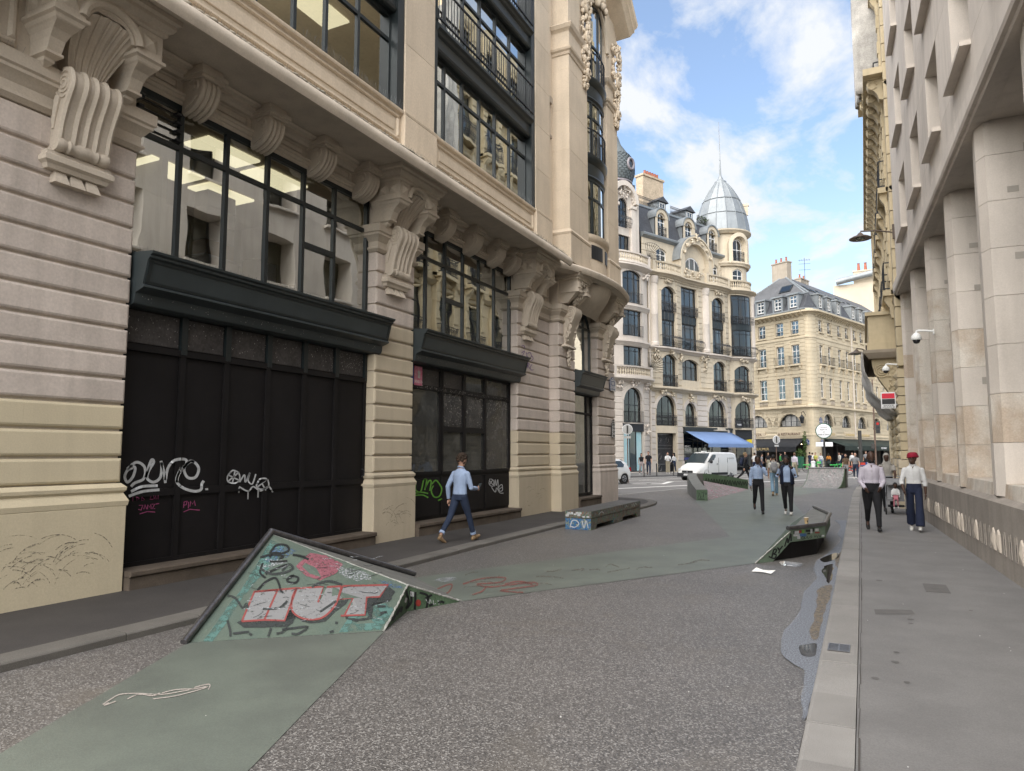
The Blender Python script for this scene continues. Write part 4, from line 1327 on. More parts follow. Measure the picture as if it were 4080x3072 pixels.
# corner pavilion upper storeys: two broad piers with a bowed steel window between
PV=-0.86
for(a,b,s)in((19.4,21.0,5),(23.0,24.15,6)):
    mb=MB();mb.cbox(a-0.05,b+0.05,PV-0.05,0.4,7.5,8.35,0.01);mb.build('pier_plinth','stone_upper',LB)
    mb=MB();mb.sweep([(0.06,8.35),(0.08,8.41),(0.03,8.47),(0.0,8.53),(-0.2,8.53),(-0.2,8.35)],[(a,0.3),(a,PV),(b,PV),(b,0.3)]);mb.build('pier_moulding','stone_upper',LB)
    ashlar(a,b,8.53,14.0,PV,0.4,1.15,seed=s)
    mb=MB();mb.sweep([(0.0,14.0),(0.03,14.02),(0.05,14.1),(0.10,14.14),(0.12,14.2),(0.02,14.24),(0.02,14.75),(0.05,14.8),(0.10,14.84),(0.15,14.95),(0.10,15.0),(-0.2,15.05),(-0.2,14.0)],[(a,0.3),(a,PV),(b,PV),(b,0.3)]);mb.build('pier_entablature','stone_upper',LB,smooth=25)
    ashlar(a+0.05,b-0.05,15.05,17.6,PV+0.03,0.4,1.2,seed=s+4)
    # carved cartouche with figures
    mb=MB();rn=random.Random(s)
    xc=b-0.25 if a<20 else b-0.2
    for i in range(190):
        t=rn.random()
        z=13.55+3.1*t;hw=0.10+0.20*math.sin(min(1,t*1.4)*math.pi*0.6)+0.05*math.sin(t*22)
        u=rn.uniform(-1,1)
        mb.ball((xc+u*hw,PV-0.03-(1-u*u)*0.15*(0.5+t)*rn.uniform(0.5,1.1),z),(rn.uniform(0.03,0.07),rn.uniform(0.04,0.07),rn.uniform(0.04,0.12)),6,5)
    for z,rr in((14.0,0.13),(15.2,0.2),(16.2,0.18)):
        mb.tube([(xc+rr*math.cos(q),PV-0.16,z+rr*math.sin(q))for q in[2*math.pi*t/12 for t in range(11)]],0.05,6)
    mb.build('carved_figure','stone_upper',LB,smooth=60)
def bulge(x,y,z):
    u=(x-22.0)/1.02
    return(x,y-0.42*math.sqrt(max(0,1-u*u)),z)
for(z0,z1,ar,hh)in((8.85,10.75,0,[10.1]),(11.55,13.45,0,[12.85]),(14.25,16.9,0.95,[15.4])):
    window(LB,20.99,23.01,z0,z1,ar,PV+0.35,[21.45,22.0,22.55],hh,'frame_green','glass_left',fw=0.07,fd=0.08,ow=0.07,warp=bulge,seg=12)
    if z0>9:
        mb=railing_mb(20.99,23.01,PV+0.28,z0+0.02,z0+0.85,0.12,0.012)
        nb=MB()
        for i in range(14):
            nb.box(20.99+2.02*i/14,20.99+2.02*(i+1)/14,PV+0.26,PV+0.30,z0+0.83,z0+0.87)
        mb=MB()
        for i in range(17):
            x=20.99+2.02*i/16
            mb.tube([(x,PV+0.28,z0+0.0),(x,PV+0.28,z0+0.85)],0.012,4)
        mb.add(nb.v,nb.f)
        mb.warp(bulge).build('railing','iron_black',LB)
for(z0,z1)in((10.75,11.55),(13.45,14.25)):
    mb=MB()
    h=z1-z0
    pf=[(-0.2,z0),(0.02,z0),(0.06,z0+0.05),(0.02,z0+0.12),(0.02,z0+h*0.62),(0.06,z0+h*0.66),(0.12,z0+h*0.8),(0.14,z0+h*0.86),(0.14,z0+h*0.93),(0.05,z1),(-0.2,z1)]
    mb.sweep(pf,[bulge(20.99+2.02*i/16,PV+0.36,0)[:2]for i in range(17)])
    mb.build('metal_spandrel','frame_green',LB,smooth=25)
# stone apron under the bow with two dark grilles
mb=MB()
pa=[bulge(20.95+2.1*i/16,PV+0.30,0)[:2]for i in range(17)]
mb.sweep([(-0.3,7.5),(0.02,7.5),(0.02,8.6),(0.08,8.66),(0.12,8.75),(0.12,8.82),(0.02,8.86),(-0.3,8.86)],pa)
mb.build('bow_apron','stone_upper',LB,smooth=30)
for(a,b)in((21.25,21.9),(22.2,22.7)):
    mb=MB()
    for t in range(4):
        x0=a+(b-a)*t/4;x1=a+(b-a)*(t+1)/4
        mb.box(x0,x1,PV+0.255,PV+0.29,8.05,8.5)
    mb.warp(bulge).build('iron_grille','iron_black',LB)
# arched head wall and crowning eaves of the pavilion
mb=wall_mb(20.95,23.05,14.2,18.2,[(21.0,23.0,14.2,16.95,0.98)],0.4,PV+0.05,xdiv=0.3)
mb.build('arch_wall','stone_upper',LB)
mb=MB()
arcp=[(22.0+1.12*math.cos(a),PV+0.02,15.95+1.15*math.sin(a))for a in[math.pi*t/16 for t in range(17)]]
mb.tube(arcp,0.09,6);mb.tube([(22.0+1.3*math.cos(a),PV+0.03,15.95+1.35*math.sin(a))for a in[math.pi*t/16 for t in range(17)]],0.05,6)
rn=random.Random(9)
for i in range(26):
    mb.ball((22.0+rn.uniform(-0.4,0.4),PV-0.1-rn.random()*0.15,17.2+rn.uniform(-0.25,0.5)),(rn.uniform(.06,.16),0.1,rn.uniform(.08,.18)),7,5)
mb.build('arch_moulding','stone_upper',LB,smooth=50)
mb=MB()
# curved pediment eaves: rises over the bow
ea=[]
for i in range(25):
    u=i/24
    x=19.1+5.4*u
    ea.append((x,17.35+1.5*math.sin(math.pi*u)**1.1))
prof=[(0.2,-0.15),(-0.45,-0.12),(-0.55,-0.02),(-0.62,0.0),(-0.62,0.1),(-0.72,0.16),(-0.76,0.26),(0.2,0.34)]
rings=[[(x,PV+py,z+pz)for(py,pz)in prof]for(x,z)in ea]
mb.loft(rings)
mb.build('eaves','stone_upper',LB,smooth=30)
mb=MB();mb.box(19.2,24.4,PV+0.05,3,16.9,17.5);mb.box(19.4,21.0,PV+0.1,3,17.3,18.6);mb.box(23.0,24.1,PV+0.1,3,17.3,17.9);mb.build('attic_wall','stone_upper',LB)
mb=MB();mb.box(23.6,24.15,0.0,12,7.4,17.6);mb.build('side_wall','stone_upper',LB)

# ------------------------------------------------------------------ right side: grey stone building (local x = -s, s measured away from the camera)
RZ=math.atan2(-0.99912,0.04188)
GB=thing('grey_stone_building','plain grey stone building with deep tapered columns and sloping plinth on the right','building',(1.71,10.93,0),RZ)
def rb(mb,s0,s1,y0,y1,z0,z1):
    return mb.box(-s1,-s0,y0,y1,z0,z1)
# plinth with sloped top, cut into long stones
pst=[-14.5,-11.9,-9.6,-7.2,-4.9,-2.6,-0.3,1.9,4.3,6.6,8.9,11.2,14.0]
for a,b in zip(pst[:-1],pst[1:]):
    mb=MB()
    mb.prism([(0.0,0.02),(0.0,0.62),(-0.004,0.63),(-0.004,1.10),(0.42,1.36),(1.3,1.36),(1.3,0.02)],'x',-b+0.003,-a-0.003)
    mb.build('plinth_stone','stone_plinth',GB)
# raised pointed studs and sunk slots along the plinth
stud=None;slot=None
mat('stud_stone',(0.44,0.385,0.325),0.8,0.15,6.0)
mat('slot_dark',(0.05,0.045,0.04),0.9,0.1,2)
s=-3.1
k=0
pat=[1,0,0,0,1,1,0,0,0]
while s<13.6:
    if pat[k%9]:
        if stud is None:
            mb=MB()
            o8=[(-0.085,-0.16),(0.085,-0.16),(0.085,0.10),(0.0,0.17),(-0.085,0.10)]
            mb.add([(x,0,z)for x,z in o8]+[(x*0.9,-0.025,z*0.92)for x,z in o8]+[(0.02,-0.055,0.0)],[(i,(i+1)%5,5+(i+1)%5,5+i)for i in range(5)]+[(5+i,5+(i+1)%5,10)for i in range(5)])
            stud=mb.build('plinth_stud','stud_stone',GB,(-s,0.0,0.56))
        else:
            like(stud,GB,(-s,0.0,0.56))
    else:
        if slot is None:
            mb=MB()
            for(a,b,c,d)in((-0.06,-0.045,-0.15,0.15),(0.045,0.06,-0.15,0.15),(-0.06,0.06,0.15,0.165),(-0.06,0.06,-0.165,-0.15)):
                mb.box(a,b,-0.012,0.0,c,d)
            mb.box(-0.045,0.045,-0.002,0.0,-0.15,0.15,1)
            slot=mb.build('plinth_slot',['stone_plinth','slot_dark'],GB,(-s,-0.001,0.56),fix=False)
        else:
            like(slot,GB,(-s,-0.001,0.56))
    s+=0.335;k+=1
# columns built of stacked blocks
rn=random.Random(21)
colmesh={}
zlev=[1.18,1.95,2.66,3.37,4.08,4.79,5.5,6.2,6.74]
for kcol in range(-5,5):
    s0=1.3+3.1*kcol;s1=min(s0+0.8,14.0)
    mb=MB();rb(mb,s0+0.05,s1-0.05,0.24,0.98,1.2,6.75);core=mb.build('column_core','mortar',GB)
    for i in range(len(zlev)-1):
        mb=MB()
        z0,z1=zlev[i]+0.003,zlev[i+1]-0.003
        w=s1-s0
        # slight taper: narrower at the top
        t0=0.03*i/8;t1=0.03*(i+1)/8
        def pl(t):return[(-(s0+t),0.13),(-(s0+t),1.0),(-(s1-t),1.0),(-(s1-t),0.11),(-(s0+0.32*w),0.05)]
        mb.add([(x,y,z0)for x,y in pl(t0)]+[(x,y,z1)for x,y in pl(t1)],[(0,1,6,5),(1,2,7,6),(2,3,8,7),(3,4,9,8),(4,0,5,9),(4,3,2,1,0),(5,6,7,8,9)])
        br=rn.random()<(0.75 if i<5 else 0.3)
        mb.build('column_stone',('stone_grey_brown' if br else 'stone_grey'),GB)
    # small repair patches let into the near side of the column
    for(yy,zz,wd_,hh)in((0.55,2.9+0.15*(kcol%3),0.2,0.13),(0.5,4.6+0.2*(kcol%2),0.16,0.1),(0.7,6.2,0.18,0.12),(0.75,1.5,0.24,0.16),(0.45,5.6,0.14,0.09)):
        mb=MB();xs=-(s0)-0.0;mb.box(xs-0.05,xs-0.025*(zz-1.2)/5.5+0.003,yy-wd_/2,yy+wd_/2,zz,zz+hh)
        mb.build('repair_patch','patch_stone',GB)
    # sill slab in front of the recess and dark glazing at its back
    a,b=s1,s0+3.1
    if b<14.2:
        mb=MB();mb.prism([(0.1,1.16),(0.12,1.36),(1.0,1.40),(1.0,1.16)],'x',-b+0.01,-a-0.01);mb.build('recess_sill','stone_grey_brown',GB)
        window(GB,-b+0.0,-a,1.4,6.72,0,0.98,[-(a+b)/2],[2.6,4.6],'iron_black','glass_far',fw=0.07,fd=0.08,ow=0.09)
mb=MB();rb(mb,-15,14,0.06,1.3,6.74,7.06);mb.build('soffit_beam','stone_grey',GB)
for a,b in zip(pst[:-1],pst[1:]):
    mb=MB()
    mb.prism([(0.2,6.72),(-0.03,6.70),(-0.05,6.74),(-0.10,6.75),(-0.12,6.80),(-0.12,7.03),(0.0,7.07),(0.2,7.07)],'x',-b+0.002,-a-0.002)
    mb.build('ledge_stone','stone_grey',GB)
# dark interior
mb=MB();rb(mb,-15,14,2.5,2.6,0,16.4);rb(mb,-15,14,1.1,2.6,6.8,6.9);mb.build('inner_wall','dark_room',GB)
# upper wall of separate slabs around deep windows
WZ=[(7.92,9.67),(10.78,12.5),(13.6,15.3)]
wins=[(10.42-3.1*k,11.97-3.1*k)for k in range(-0,9)]
sill=None
def slab_box(s0,s1,z0,z1,m='stone_grey'):
    mb=MB();mb.cbox(-s1+0.0012,-s0-0.0012,0.0,0.85,z0+0.0012,z1-0.0012,0.003);mb.build('stone_slab',m,GB)
zprev=7.07
for(za,zb)in WZ:
    edges=sorted({-15.0,14.0}| {x for w in wins for x in w})
    for a,b in zip(edges[:-1],edges[1:]):
        if b-a>0.05:slab_box(a,b,zprev,za)
    for a,b in zip(edges[:-1],edges[1:]):
        if(a,b)in wins:
            window(GB,-b,-a,za,zb,0,0.78,[-(a+b)/2],[],'iron_black','glass_far',fw=0.06,fd=0.06,ow=0.06)
            if sill is None:
                mb=MB();hw=(b-a)/2+0.06
                mb.prism([(0.9,0.02),(-0.13,0.02),(-0.15,0.02),(-0.15,0.085),(-0.14,0.10),(0.9,0.13)],'x',-hw,hw)
                sill=mb.build('window_sill','stone_grey',GB,(-(a+b)/2,0,za-0.1))
            else:
                like(sill,GB,(-(a+b)/2,0,za-0.1))
        else:
            slab_box(a,b,za,zb)
    zprev=zb
slab_box(-15,14,zprev,16.6)
mb=MB();rb(mb,13.7,14.0,0.3,14,1.1,16.6);rb(mb,-15,-14.7,0.3,14,0.0,16.6);rb(mb,-15,14.0,0.3,14,16.4,16.6);mb.build('end_wall','stone_grey',GB)

# ------------------------------------------------------------------ yellow stone building beyond it
YB=thing('yellow_stone_building','ornate yellow stone building with rock-faced base beyond the grey building','building',(1.06,10.93,0),R(-90))
def rocky(s0,s1,y,z0,z1,rnd,m='stone_yellow',amp=0.05,back=0.5):
    """rock-faced block: front face pushed out unevenly"""
    nx=max(2,int((s1-s0)/0.14));nz=max(2,int((z1-z0)/0.12))
    mb=MB();vs=[]
    for j in range(nz+1):
        for i in range(nx+1):
            u,v=i/nx,j/nz
            e=min(1,6*min(u,1-u))*min(1,4*min(v,1-v))
            vs.append((-(s0+(s1-s0)*u),y-e*amp*(0.5+rnd.random()),z0+(z1-z0)*v))
    fs=[(j*(nx+1)+i,j*(nx+1)+i+1,(j+1)*(nx+1)+i+1,(j+1)*(nx+1)+i)for j in range(nz)for i in range(nx)]
    mb.add(vs,fs)
    rb(mb,s0,s1,y+0.001,back,z0,z1)
    return mb.build('stone',m,YB)
ry=random.Random(31)
YE=33.0
for i in range(14):
    z0=0.5+i*0.28;z1=z0+0.255
    amp=0.015 if i<4 else 0.055
    s=14.05;k=0
    while s<24.0:
        ln=0.55 if(k%2==0)else 0.62
        e=min(YE,s+ln)
        proj=-0.06 if(k // 2)%3==0 else 0.05
        rocky(s+0.01,e-0.01,proj-(0.08 if i<4 else 0),z0,z1,ry,'stone_yellow' if i>3 else 'stone_beige',amp)
        s=e;k+=1
mb=MB();rb(mb,14.05,YE,-0.16,0.5,0.05,0.5);mb.build('base_course','stone_beige',YB)
mb=MB();rb(mb,14.05,YE,0.16,0.6,0.05,25);rb(mb,YE-0.3,YE,0.2,14,0.05,25);rb(mb,14.0,YE,0.2,14,24.8,25);mb.build('main_wall','stone_yellow',YB)
# quoins up the near corner
for i in range(30):
    z0=4.5+i*0.62
    if z0>24.0:break
    wd_=0.55 if i%2 else 0.75
    mb=MB();mb.cbox(-14.06-wd_,-14.05,-0.03,0.3,z0+0.012,z0+0.6,0.02);mb.build('quoin','stone_yellow',YB)
# pilasters, windows with iron balconies, bands
for fl in range(5):
    z0=7.0+fl*3.5
    for kx,s0 in enumerate((15.6,18.5,21.4,24.3,27.2,30.1)):
        window(YB,-(s0+1.3),-s0,z0+0.2,z0+2.7,0,0.12,[-(s0+0.65)],[z0+2.0],'iron_black','glass_far',ow=0.08)
        for(a,b)in((s0-0.35,s0-0.02),(s0+1.32,s0+1.65)):
            mb=MB()
            mb.box(-b+0.01,-a-0.01,-0.07,0.2,z0,z0+3.15)
            for q in range(7):
                mb.cbox(-b,-a,-0.08-0.03*(q%2),0.2,z0+q*0.45+0.01,z0+q*0.45+0.44,0.02)
            mb.build('pilaster','stone_yellow',YB)
        pass
        mb=railing_mb(-(s0+1.55),-(s0-0.25),-0.24,z0+0.2,z0+1.1,0.13,0.012,ornate=True,ret=0.25);mb.build('railing','iron_black',YB)
        mb=MB();rb(mb,s0-0.35,s0+1.65,-0.30,0.2,z0-0.02,z0+0.16)
        for sc in(s0-0.1,s0+1.4):
            mb.prism([(0.2,z0-0.02),(-0.25,z0-0.02),(-0.26,z0-0.15),(-0.2,z0-0.28),(-0.12,z0-0.4),(-0.08,z0-0.75),(0.2,z0-0.8)],'x',-sc-0.12,-sc+0.12)
        mb.build('balcony_slab','stone_yellow',YB)
        # shaped window head with swag
        mb=MB();mb.sweep([(0.0,z0+2.75),(0.12,z0+2.82),(0.18,z0+2.95),(0.0,z0+3.0),(-0.2,z0+3.0),(-0.2,z0+2.75)],[(-(s0+1.5),0.1),(-(s0-0.2),0.1)])
        for q in range(10):mb.ball((-(s0+0.1+0.12*q),0.02,z0+2.7-0.1*math.sin(q/9*math.pi)),0.08,6,4)
        mb.build('window_head','stone_yellow',YB)
    mb=MB();mb.sweep([(-0.2,z0-0.45),(0.05,z0-0.42),(0.16,z0-0.3),(0.2,z0-0.25),(0.0,z0-0.2),(-0.2,z0-0.2)],[(-YE,0.15),(-14.05,0.15)]);mb.build('string_course','stone_yellow',YB)
# vertical pilasters at the far end with tiers of scroll brackets
for s0 in(32.0,32.6):
    mb=MB();rb(mb,s0,s0+0.3,-0.25,0.3,6.6,24.5);mb.build('corner_pilaster','stone_yellow',YB)
br0=None
for i in range(36):
    z=13.75 if i<18 else 20.4
    sb=14.6+0.95*(i%18)
    if br0 is None:
        mb=MB()
        mb.prism([(0.2,0.3),(-0.62,0.3),(-0.66,0.18),(-0.6,0.02),(-0.45,-0.06),(-0.35,-0.2),(-0.3,-0.38),(-0.15,-0.42),(0.2,-0.42)],'x',-0.16,0.16)
        for xx in(-0.16,0.16):
            mb.tube([(xx,-0.48+0.13*math.cos(a),0.12+0.13*math.sin(a))for a in[2*math.pi*t/10 for t in range(10)]],0.03,5)
        mb.box(-0.22,0.22,-0.7,0.2,0.3,0.36)
        br0=mb.build('scroll_bracket','stone_yellow',YB,(-sb,0.15,z),smooth=40)
    else:
        like(br0,YB,(-sb,0.15,z))
for z in(14.1,20.75):
    mb=MB();rb(mb,14.1,32.5,-0.6,0.3,z,z+0.22);mb.build('balcony_cornice','stone_yellow',YB)
# projecting loggia pedestal above a corbelled bay
mb=MB();rb(mb,16.2,22.8,-0.78,0.3,5.55,6.5);rb(mb,16.1,22.9,-0.86,0.3,6.5,6.62);rb(mb,16.12,22.88,-0.83,0.3,5.3,5.55);mb.build('loggia_parapet','stone_yellow',YB)
mb=MB();mb.cbox(-16.18,-16.199,-0.7,0.1,5.65,6.4,0.0);mb.build('parapet_panel','stone_yellow',YB)if False else None
mb=MB();mb.sweep([(-0.3,5.0),(0.05,5.02),(0.12,5.1),(0.2,5.2),(0.22,5.3),(-0.3,5.3)],[(-22.8,0.1),(-22.8,-0.75),(-16.2,-0.75),(-16.2,0.1)]);mb.build('loggia_cornice','stone_far_dark',YB)
mb=MB();mb.prism([(0.2,5.0),(-0.72,5.0),(-0.7,4.75),(-0.5,4.3),(-0.25,3.9),(-0.1,3.5),(0.2,3.45)],'x',-17.0,-16.4)
for rr in(0.22,0.14,0.07):
    mb.tube([(-16.39,-0.42+rr*math.cos(a),4.6+rr*math.sin(a))for a in[2*math.pi*t/14 for t in range(14)]],0.03,5)
rq=random.Random(2)
for i in range(30):
    mb.ball((-16.38,rq.uniform(-0.25,0.15),4.9-rq.random()*0.9),(0.04,rq.uniform(.04,.08),rq.uniform(.04,.09)),6,4)
mb.build('bay_console','stone_yellow',YB,smooth=40)

# draped protective net around the bay, and the net hung down the upper front
mat('net',(0.44,0.42,0.39),0.9,0.3,2.0,grain=0.15,gs=30,streak=0.4)
def drape(name,label,fn,nu,nv):
    mb=MB();vs=[]
    for j in range(nv+1):
        for i in range(nu+1):
            vs.append(fn(i/nu,j/nv))
    n=(nu+1)*(nv+1)
    mb.add(vs,[(j*(nu+1)+i,j*(nu+1)+i+1,(j+1)*(nu+1)+i+1,(j+1)*(nu+1)+i)for j in range(nv)for i in range(nu)])
    o=mb.build(name,'net',None,(1.06,10.93,0),(0,0,R(-90)),smooth=60)
    md=o.modifiers.new('thickness','SOLIDIFY');md.thickness=0.01
    return tag(o,label,'net')
def f1(u,v):
    # u from the near wall edge, round the front, v downwards
    s=16.0+6.9*u
    z=5.28-2.1*v-0.15*math.sin(v*3.1)-0.35*v*abs(math.sin(u*6.0))*0.3
    y=-0.98*(1-v**2.2)-0.04+(0.07*math.sin(u*46+v*5)+0.05*math.sin(v*17+u*9))*(0.3+v)
    return(-s,y,z)
drape('draped_net','grey protective net draped under the stone bay above the bank sign',f1,60,14)
def f2(u,v):
    # folded round the near corner, then along the front
    if u<0.25:
        s=16.0;y=0.05-0.78*(u/0.25)
    else:
        s=16.0+1.3*(u-0.25)/0.75;y=-0.73
    z=26.0-11.6*v
    y+=0.05*math.sin(u*30+v*3)-0.06*math.sin(v*7+u*8)
    return(-s,y,z)
drape('hanging_net','grey protective net hanging down the high front of the yellow building',f2,26,40)

# wall lamp on a bracket
mat('lamp_brown',(0.10,0.075,0.06),0.5,0.2,4)
def street_lamp(label,loc,rz,arm=0.85):
    t=thing('wall_lamp',label,'lamp',loc,rz,'bracket lamps on the facades')
    mb=MB();mb.box(-0.05,0.05,-0.06,0.0,-0.25,0.2);mb.build('wall_plate','lamp_brown',t)
    mb=MB();mb.tube([(0,-0.03,-0.05),(0,-arm*0.5,0.06),(0,-arm,0.1),(0,-arm-0.02,0.0)],0.025,7);mb.build('arm','lamp_brown',t,smooth=50)
    mb=MB();mb.lathe([(0.03,0.06),(0.07,0.02),(0.11,-0.03),(0.24,-0.08),(0.33,-0.13),(0.33,-0.15),(0.2,-0.13),(0.1,-0.1)],20,(0,-arm-0.02,0.0));mb.build('lamp_shade','lamp_brown',t,smooth=40)
    mb=MB();mb.ball((0,-arm-0.02,-0.15),(0.14,0.14,0.05),12,6);mb.build('lens','glass_shop',t)
    return t
# security cameras
mat('camera_white',(0.75,0.75,0.73),0.35,0.05,5)
mat('camera_dome',(0.02,0.02,0.022),0.08,0.05,5,spec=0.6)
def dome_cam(label,loc,rz,sc=1.0):
    t=thing('security_camera',label,'camera',loc,rz)
    t.scale=(sc,sc,sc)
    mb=MB();mb.box(-0.05,0.05,-0.02,0.0,-0.06,0.06);mb.tube([(0,0,0.02),(0,-0.3,0.05),(0,-0.34,0.04),(0,-0.35,-0.02)],0.024,7);mb.build('bracket','camera_white',t,smooth=40)
    mb=MB();mb.lathe([(0.03,0.0),(0.06,-0.02),(0.10,-0.07),(0.11,-0.14),(0.10,-0.16)],16,(0,-0.35,0));mb.build('housing','camera_white',t,smooth=40)
    mb=MB();mb.ball((0,-0.35,-0.17),0.08,14,8);mb.build('dome','camera_dome',t,smooth=80)
    return t
def rw(s,y,z):
    return(1.71-0.04188*s+0.99912*y,10.93+0.99912*s+0.04188*y,z)
dome_cam('white dome security camera on a grey column above the walking couple',rw(7.35,0.10,4.5),RZ)
dome_cam('small white dome security camera beside the bank sign on the quoin',(1.06,25.25,4.55),RZ)
street_lamp('brown bracket lamp with flat round shade on the right facade',rw(13.9,0.0,8.75),RZ,0.95)
street_lamp('brown bracket lamp low beside the loggia parapet on the right',(0.28,33.85,6.2),RZ,0.4)

# bank sign
mat('sign_white',(0.75,0.75,0.76),0.4,0.03,5)
mat('sign_red',(0.62,0.01,0.04),0.4,0.05,5)
mat('sign_black',(0.012,0.012,0.014),0.4,0.05,5)
BS=thing('bank_sign','white hanging sign with red and black bars reading banque assurances','sign',(0.74,25.4,3.46),0)
mb=MB();mb.cbox(-0.21,0.21,-0.03,0.05,-0.26,0.26,0.008);mb.box(0.21,0.42,0.0,0.03,0.12,0.15);mb.box(0.21,0.42,0.0,0.03,-0.15,-0.12);mb.build('panel','sign_white',BS)
mb=MB();mb.box(-0.18,0.18,-0.036,-0.028,0.06,0.22);mb.build('red_bar','sign_red',BS)
mb=MB();mb.box(-0.18,0.18,-0.036,-0.028,-0.12,0.045);mb.build('black_bar','sign_black',BS)
text('BANQUE',0.07,'sign_black',BS,(0,-0.034,-0.165),depth=0.002)
text('ASSURANCES',0.07,'sign_black',BS,(0,-0.034,-0.22),depth=0.002,sx=0.85)
# pavement hatch and drain grate
mb=MB();mb.box(0.6,0.86,10.2,10.8,0.117,0.121)
for k in range(5):mb.box(0.63,0.83,10.26+k*0.11,10.30+k*0.11,0.121,0.1225)
tag(mb.build('utility_hatch','spot_dark'),'small worn metal hatch set in the right pavement','hatch')
DG=thing('drain_grate','small metal drain grate set in the right kerb stones','drain grate',(-0.27,6.92,0.119))
mb=MB();mb.box(-0.12,0.12,-0.19,0.19,0.0,0.006);mb.build('stone_frame','granite',DG)
mb=MB();mb.box(-0.085,0.085,-0.13,0.13,0.005,0.009);mb.build('pit','slot_dark',DG)
mb=MB()
for k in range(7):mb.box(-0.08,0.08,-0.12+k*0.037,-0.10+k*0.037,0.008,0.014)
mb.box(-0.006,0.006,-0.13,0.13,0.009,0.015);mb.box(-0.086,-0.078,-0.13,0.13,0.008,0.015);mb.box(0.078,0.086,-0.13,0.13,0.008,0.015)
mb.build('bars','steel_rail',DG)

# ------------------------------------------------------------------ corner building with the zinc dome
MBD=thing('domed_corner_building','ornate cream corner building with zinc dome, iron balconies and blue shop awning','building',(-16.02,63.79,0),R(65.5))
def bow(x,c,hw,a):
    u=(x-c)/hw
    return a*math.cos(u*math.pi/2)**0.7 if abs(u)<1 else 0.0
def mw(x,y,z):
    return(x,y-bow(x,0.55,1.9,0.28)-bow(x,8.2,1.9,0.28),z)
XM=-2.2;XR=10.3
opsM=[(-1.3,1.2,4.25,7.0,1.25),(-1.25,1.15,0.12,3.6,0),(2.9,4.5,4.3,6.5,0.8),(6.45,8.95,4.3,6.95,1.25),(2.55,10.0,0.12,3.95,0),
        (-0.5,1.5,7.85,10.8,0.45),(2.6,5.1,8.6,10.6,0.4),(7.2,9.2,7.85,10.75,0.45),
        (-0.5,1.5,11.45,17.1,0.5),(2.65,5.1,11.45,17.5,0),(7.2,9.2,11.45,17.1,0.5)]
mb=wall_mb(XM,XR,0.12,18.3,opsM,0.4,0,xdiv=0.4)
mb.warp(mw).build('main_wall','stone_far',MBD)
def stones_M(x0,x1,z0,z1,h,proud=0.06,m='stone_far',par=MBD,wf=mw,yb=0.0):
    n=max(1,round((z1-z0)/h))
    for i in range(n):
        a=z0+(z1-z0)*i/n;b=z0+(z1-z0)*(i+1)/n
        mb=MB();k=max(1,int((x1-x0)/0.6))
        for t in range(k):
            mb.cbox(x0+(x1-x0)*t/k,x0+(x1-x0)*(t+1)/k,yb-proud,yb+0.02,a+0.03,b-0.03,0.03)if k==1 else mb.box(x0+(x1-x0)*t/k,x0+(x1-x0)*(t+1)/k,yb-proud,yb+0.02,a+0.03,b-0.03)
        mb.warp(wf).build('stone',m,par)
for(a,b)in((XM,-1.45),(1.35,2.45),(9.3,10.25)):
    stones_M(a,b,1.1,7.3,0.5,m='stone_far_white')
for(a,b)in((4.7,6.25),):
    stones_M(a,b,4.3,7.3,0.5,m='stone_far_white')
for(a,b)in((XM,-0.7),(1.7,2.4),(5.3,7.0),(9.4,10.25)):
    stones_M(a,b,8.0,11.0,0.5)
for(a,b)in((1.65,2.5),(5.25,5.75),(9.35,10.25)):
    stones_M(a,b,11.6,17.9,0.52)
mb=MB();mb.box(XM,-1.4,-0.1,0.1,0.12,1.1);mb.box(1.3,2.5,-0.1,0.1,0.12,1.1);mb.build('wall_base','stone_far_white',MBD)
def sweepx(mb,pf,x0,x1,wf,step=0.35,y=0.0):
    k=max(2,int((x1-x0)/step))
    return mb.sweep(pf,[wf(x0+(x1-x0)*i/k,y,0)[:2]for i in range(k+1)])
for(z,pr,nm,m)in((7.45,0.5,'ledge','stone_far'),(11.1,0.42,'ledge','stone_far_white'),(17.95,0.6,'cornice','stone_far')):
    mb=MB();sweepx(mb,[(-0.1,z-0.15),(0.05,z-0.12),(pr*0.4,z-0.02),(pr*0.5,z+0.06),(pr,z+0.14),(pr,z+0.26),(pr*0.8,z+0.3),(-0.1,z+0.34)],XM-0.1,XR,mw)
    mb.build(nm,m,MBD,smooth=20)
mb=MB()
for i in range(60):
    x=XM+0.1+i*0.2
    if x>XR:break
    q=mw(x,0,0);mb.box(x-0.05,x+0.05,q[1]-0.16,q[1],17.72,17.84)
tag(mb.build('dentils','stone_far',MBD),kind='stuff')
# windows
def win_M(xa,xb,za,zb,ar,rail=None,cols=3,belly=0,spand=None):
    vs=[xa+(xb-xa)*i/cols for i in range(1,cols)]
    hs=[zb-ar-0.35]if zb-za>1.6 else[]
    window(MBD,xa,xb,za,zb,ar,0.22,vs,hs,'iron_black','glass_far',fw=0.06,fd=0.07,ow=0.08,warp=mw,seg=4)
    if rail:
        railing_mb(xa-0.05,xb+0.05,-0.06,rail[0],rail[1],0.13,0.013,ornate=True).warp(mw).build('balcony_railing','iron_black',MBD,fix=False)
win_M(-1.3,1.2,4.25,7.0,1.25,(4.35,5.2));win_M(2.9,4.5,4.3,6.5,0.8,(4.35,5.2),2);win_M(6.45,8.95,4.3,6.95,1.25,(4.35,5.2))
win_M(-0.5,1.5,7.85,10.8,0.45,(7.85,8.9));win_M(2.6,5.1,8.6,10.6,0.4,None,3);win_M(7.2,9.2,7.85,10.75,0.45,(7.85,8.9))
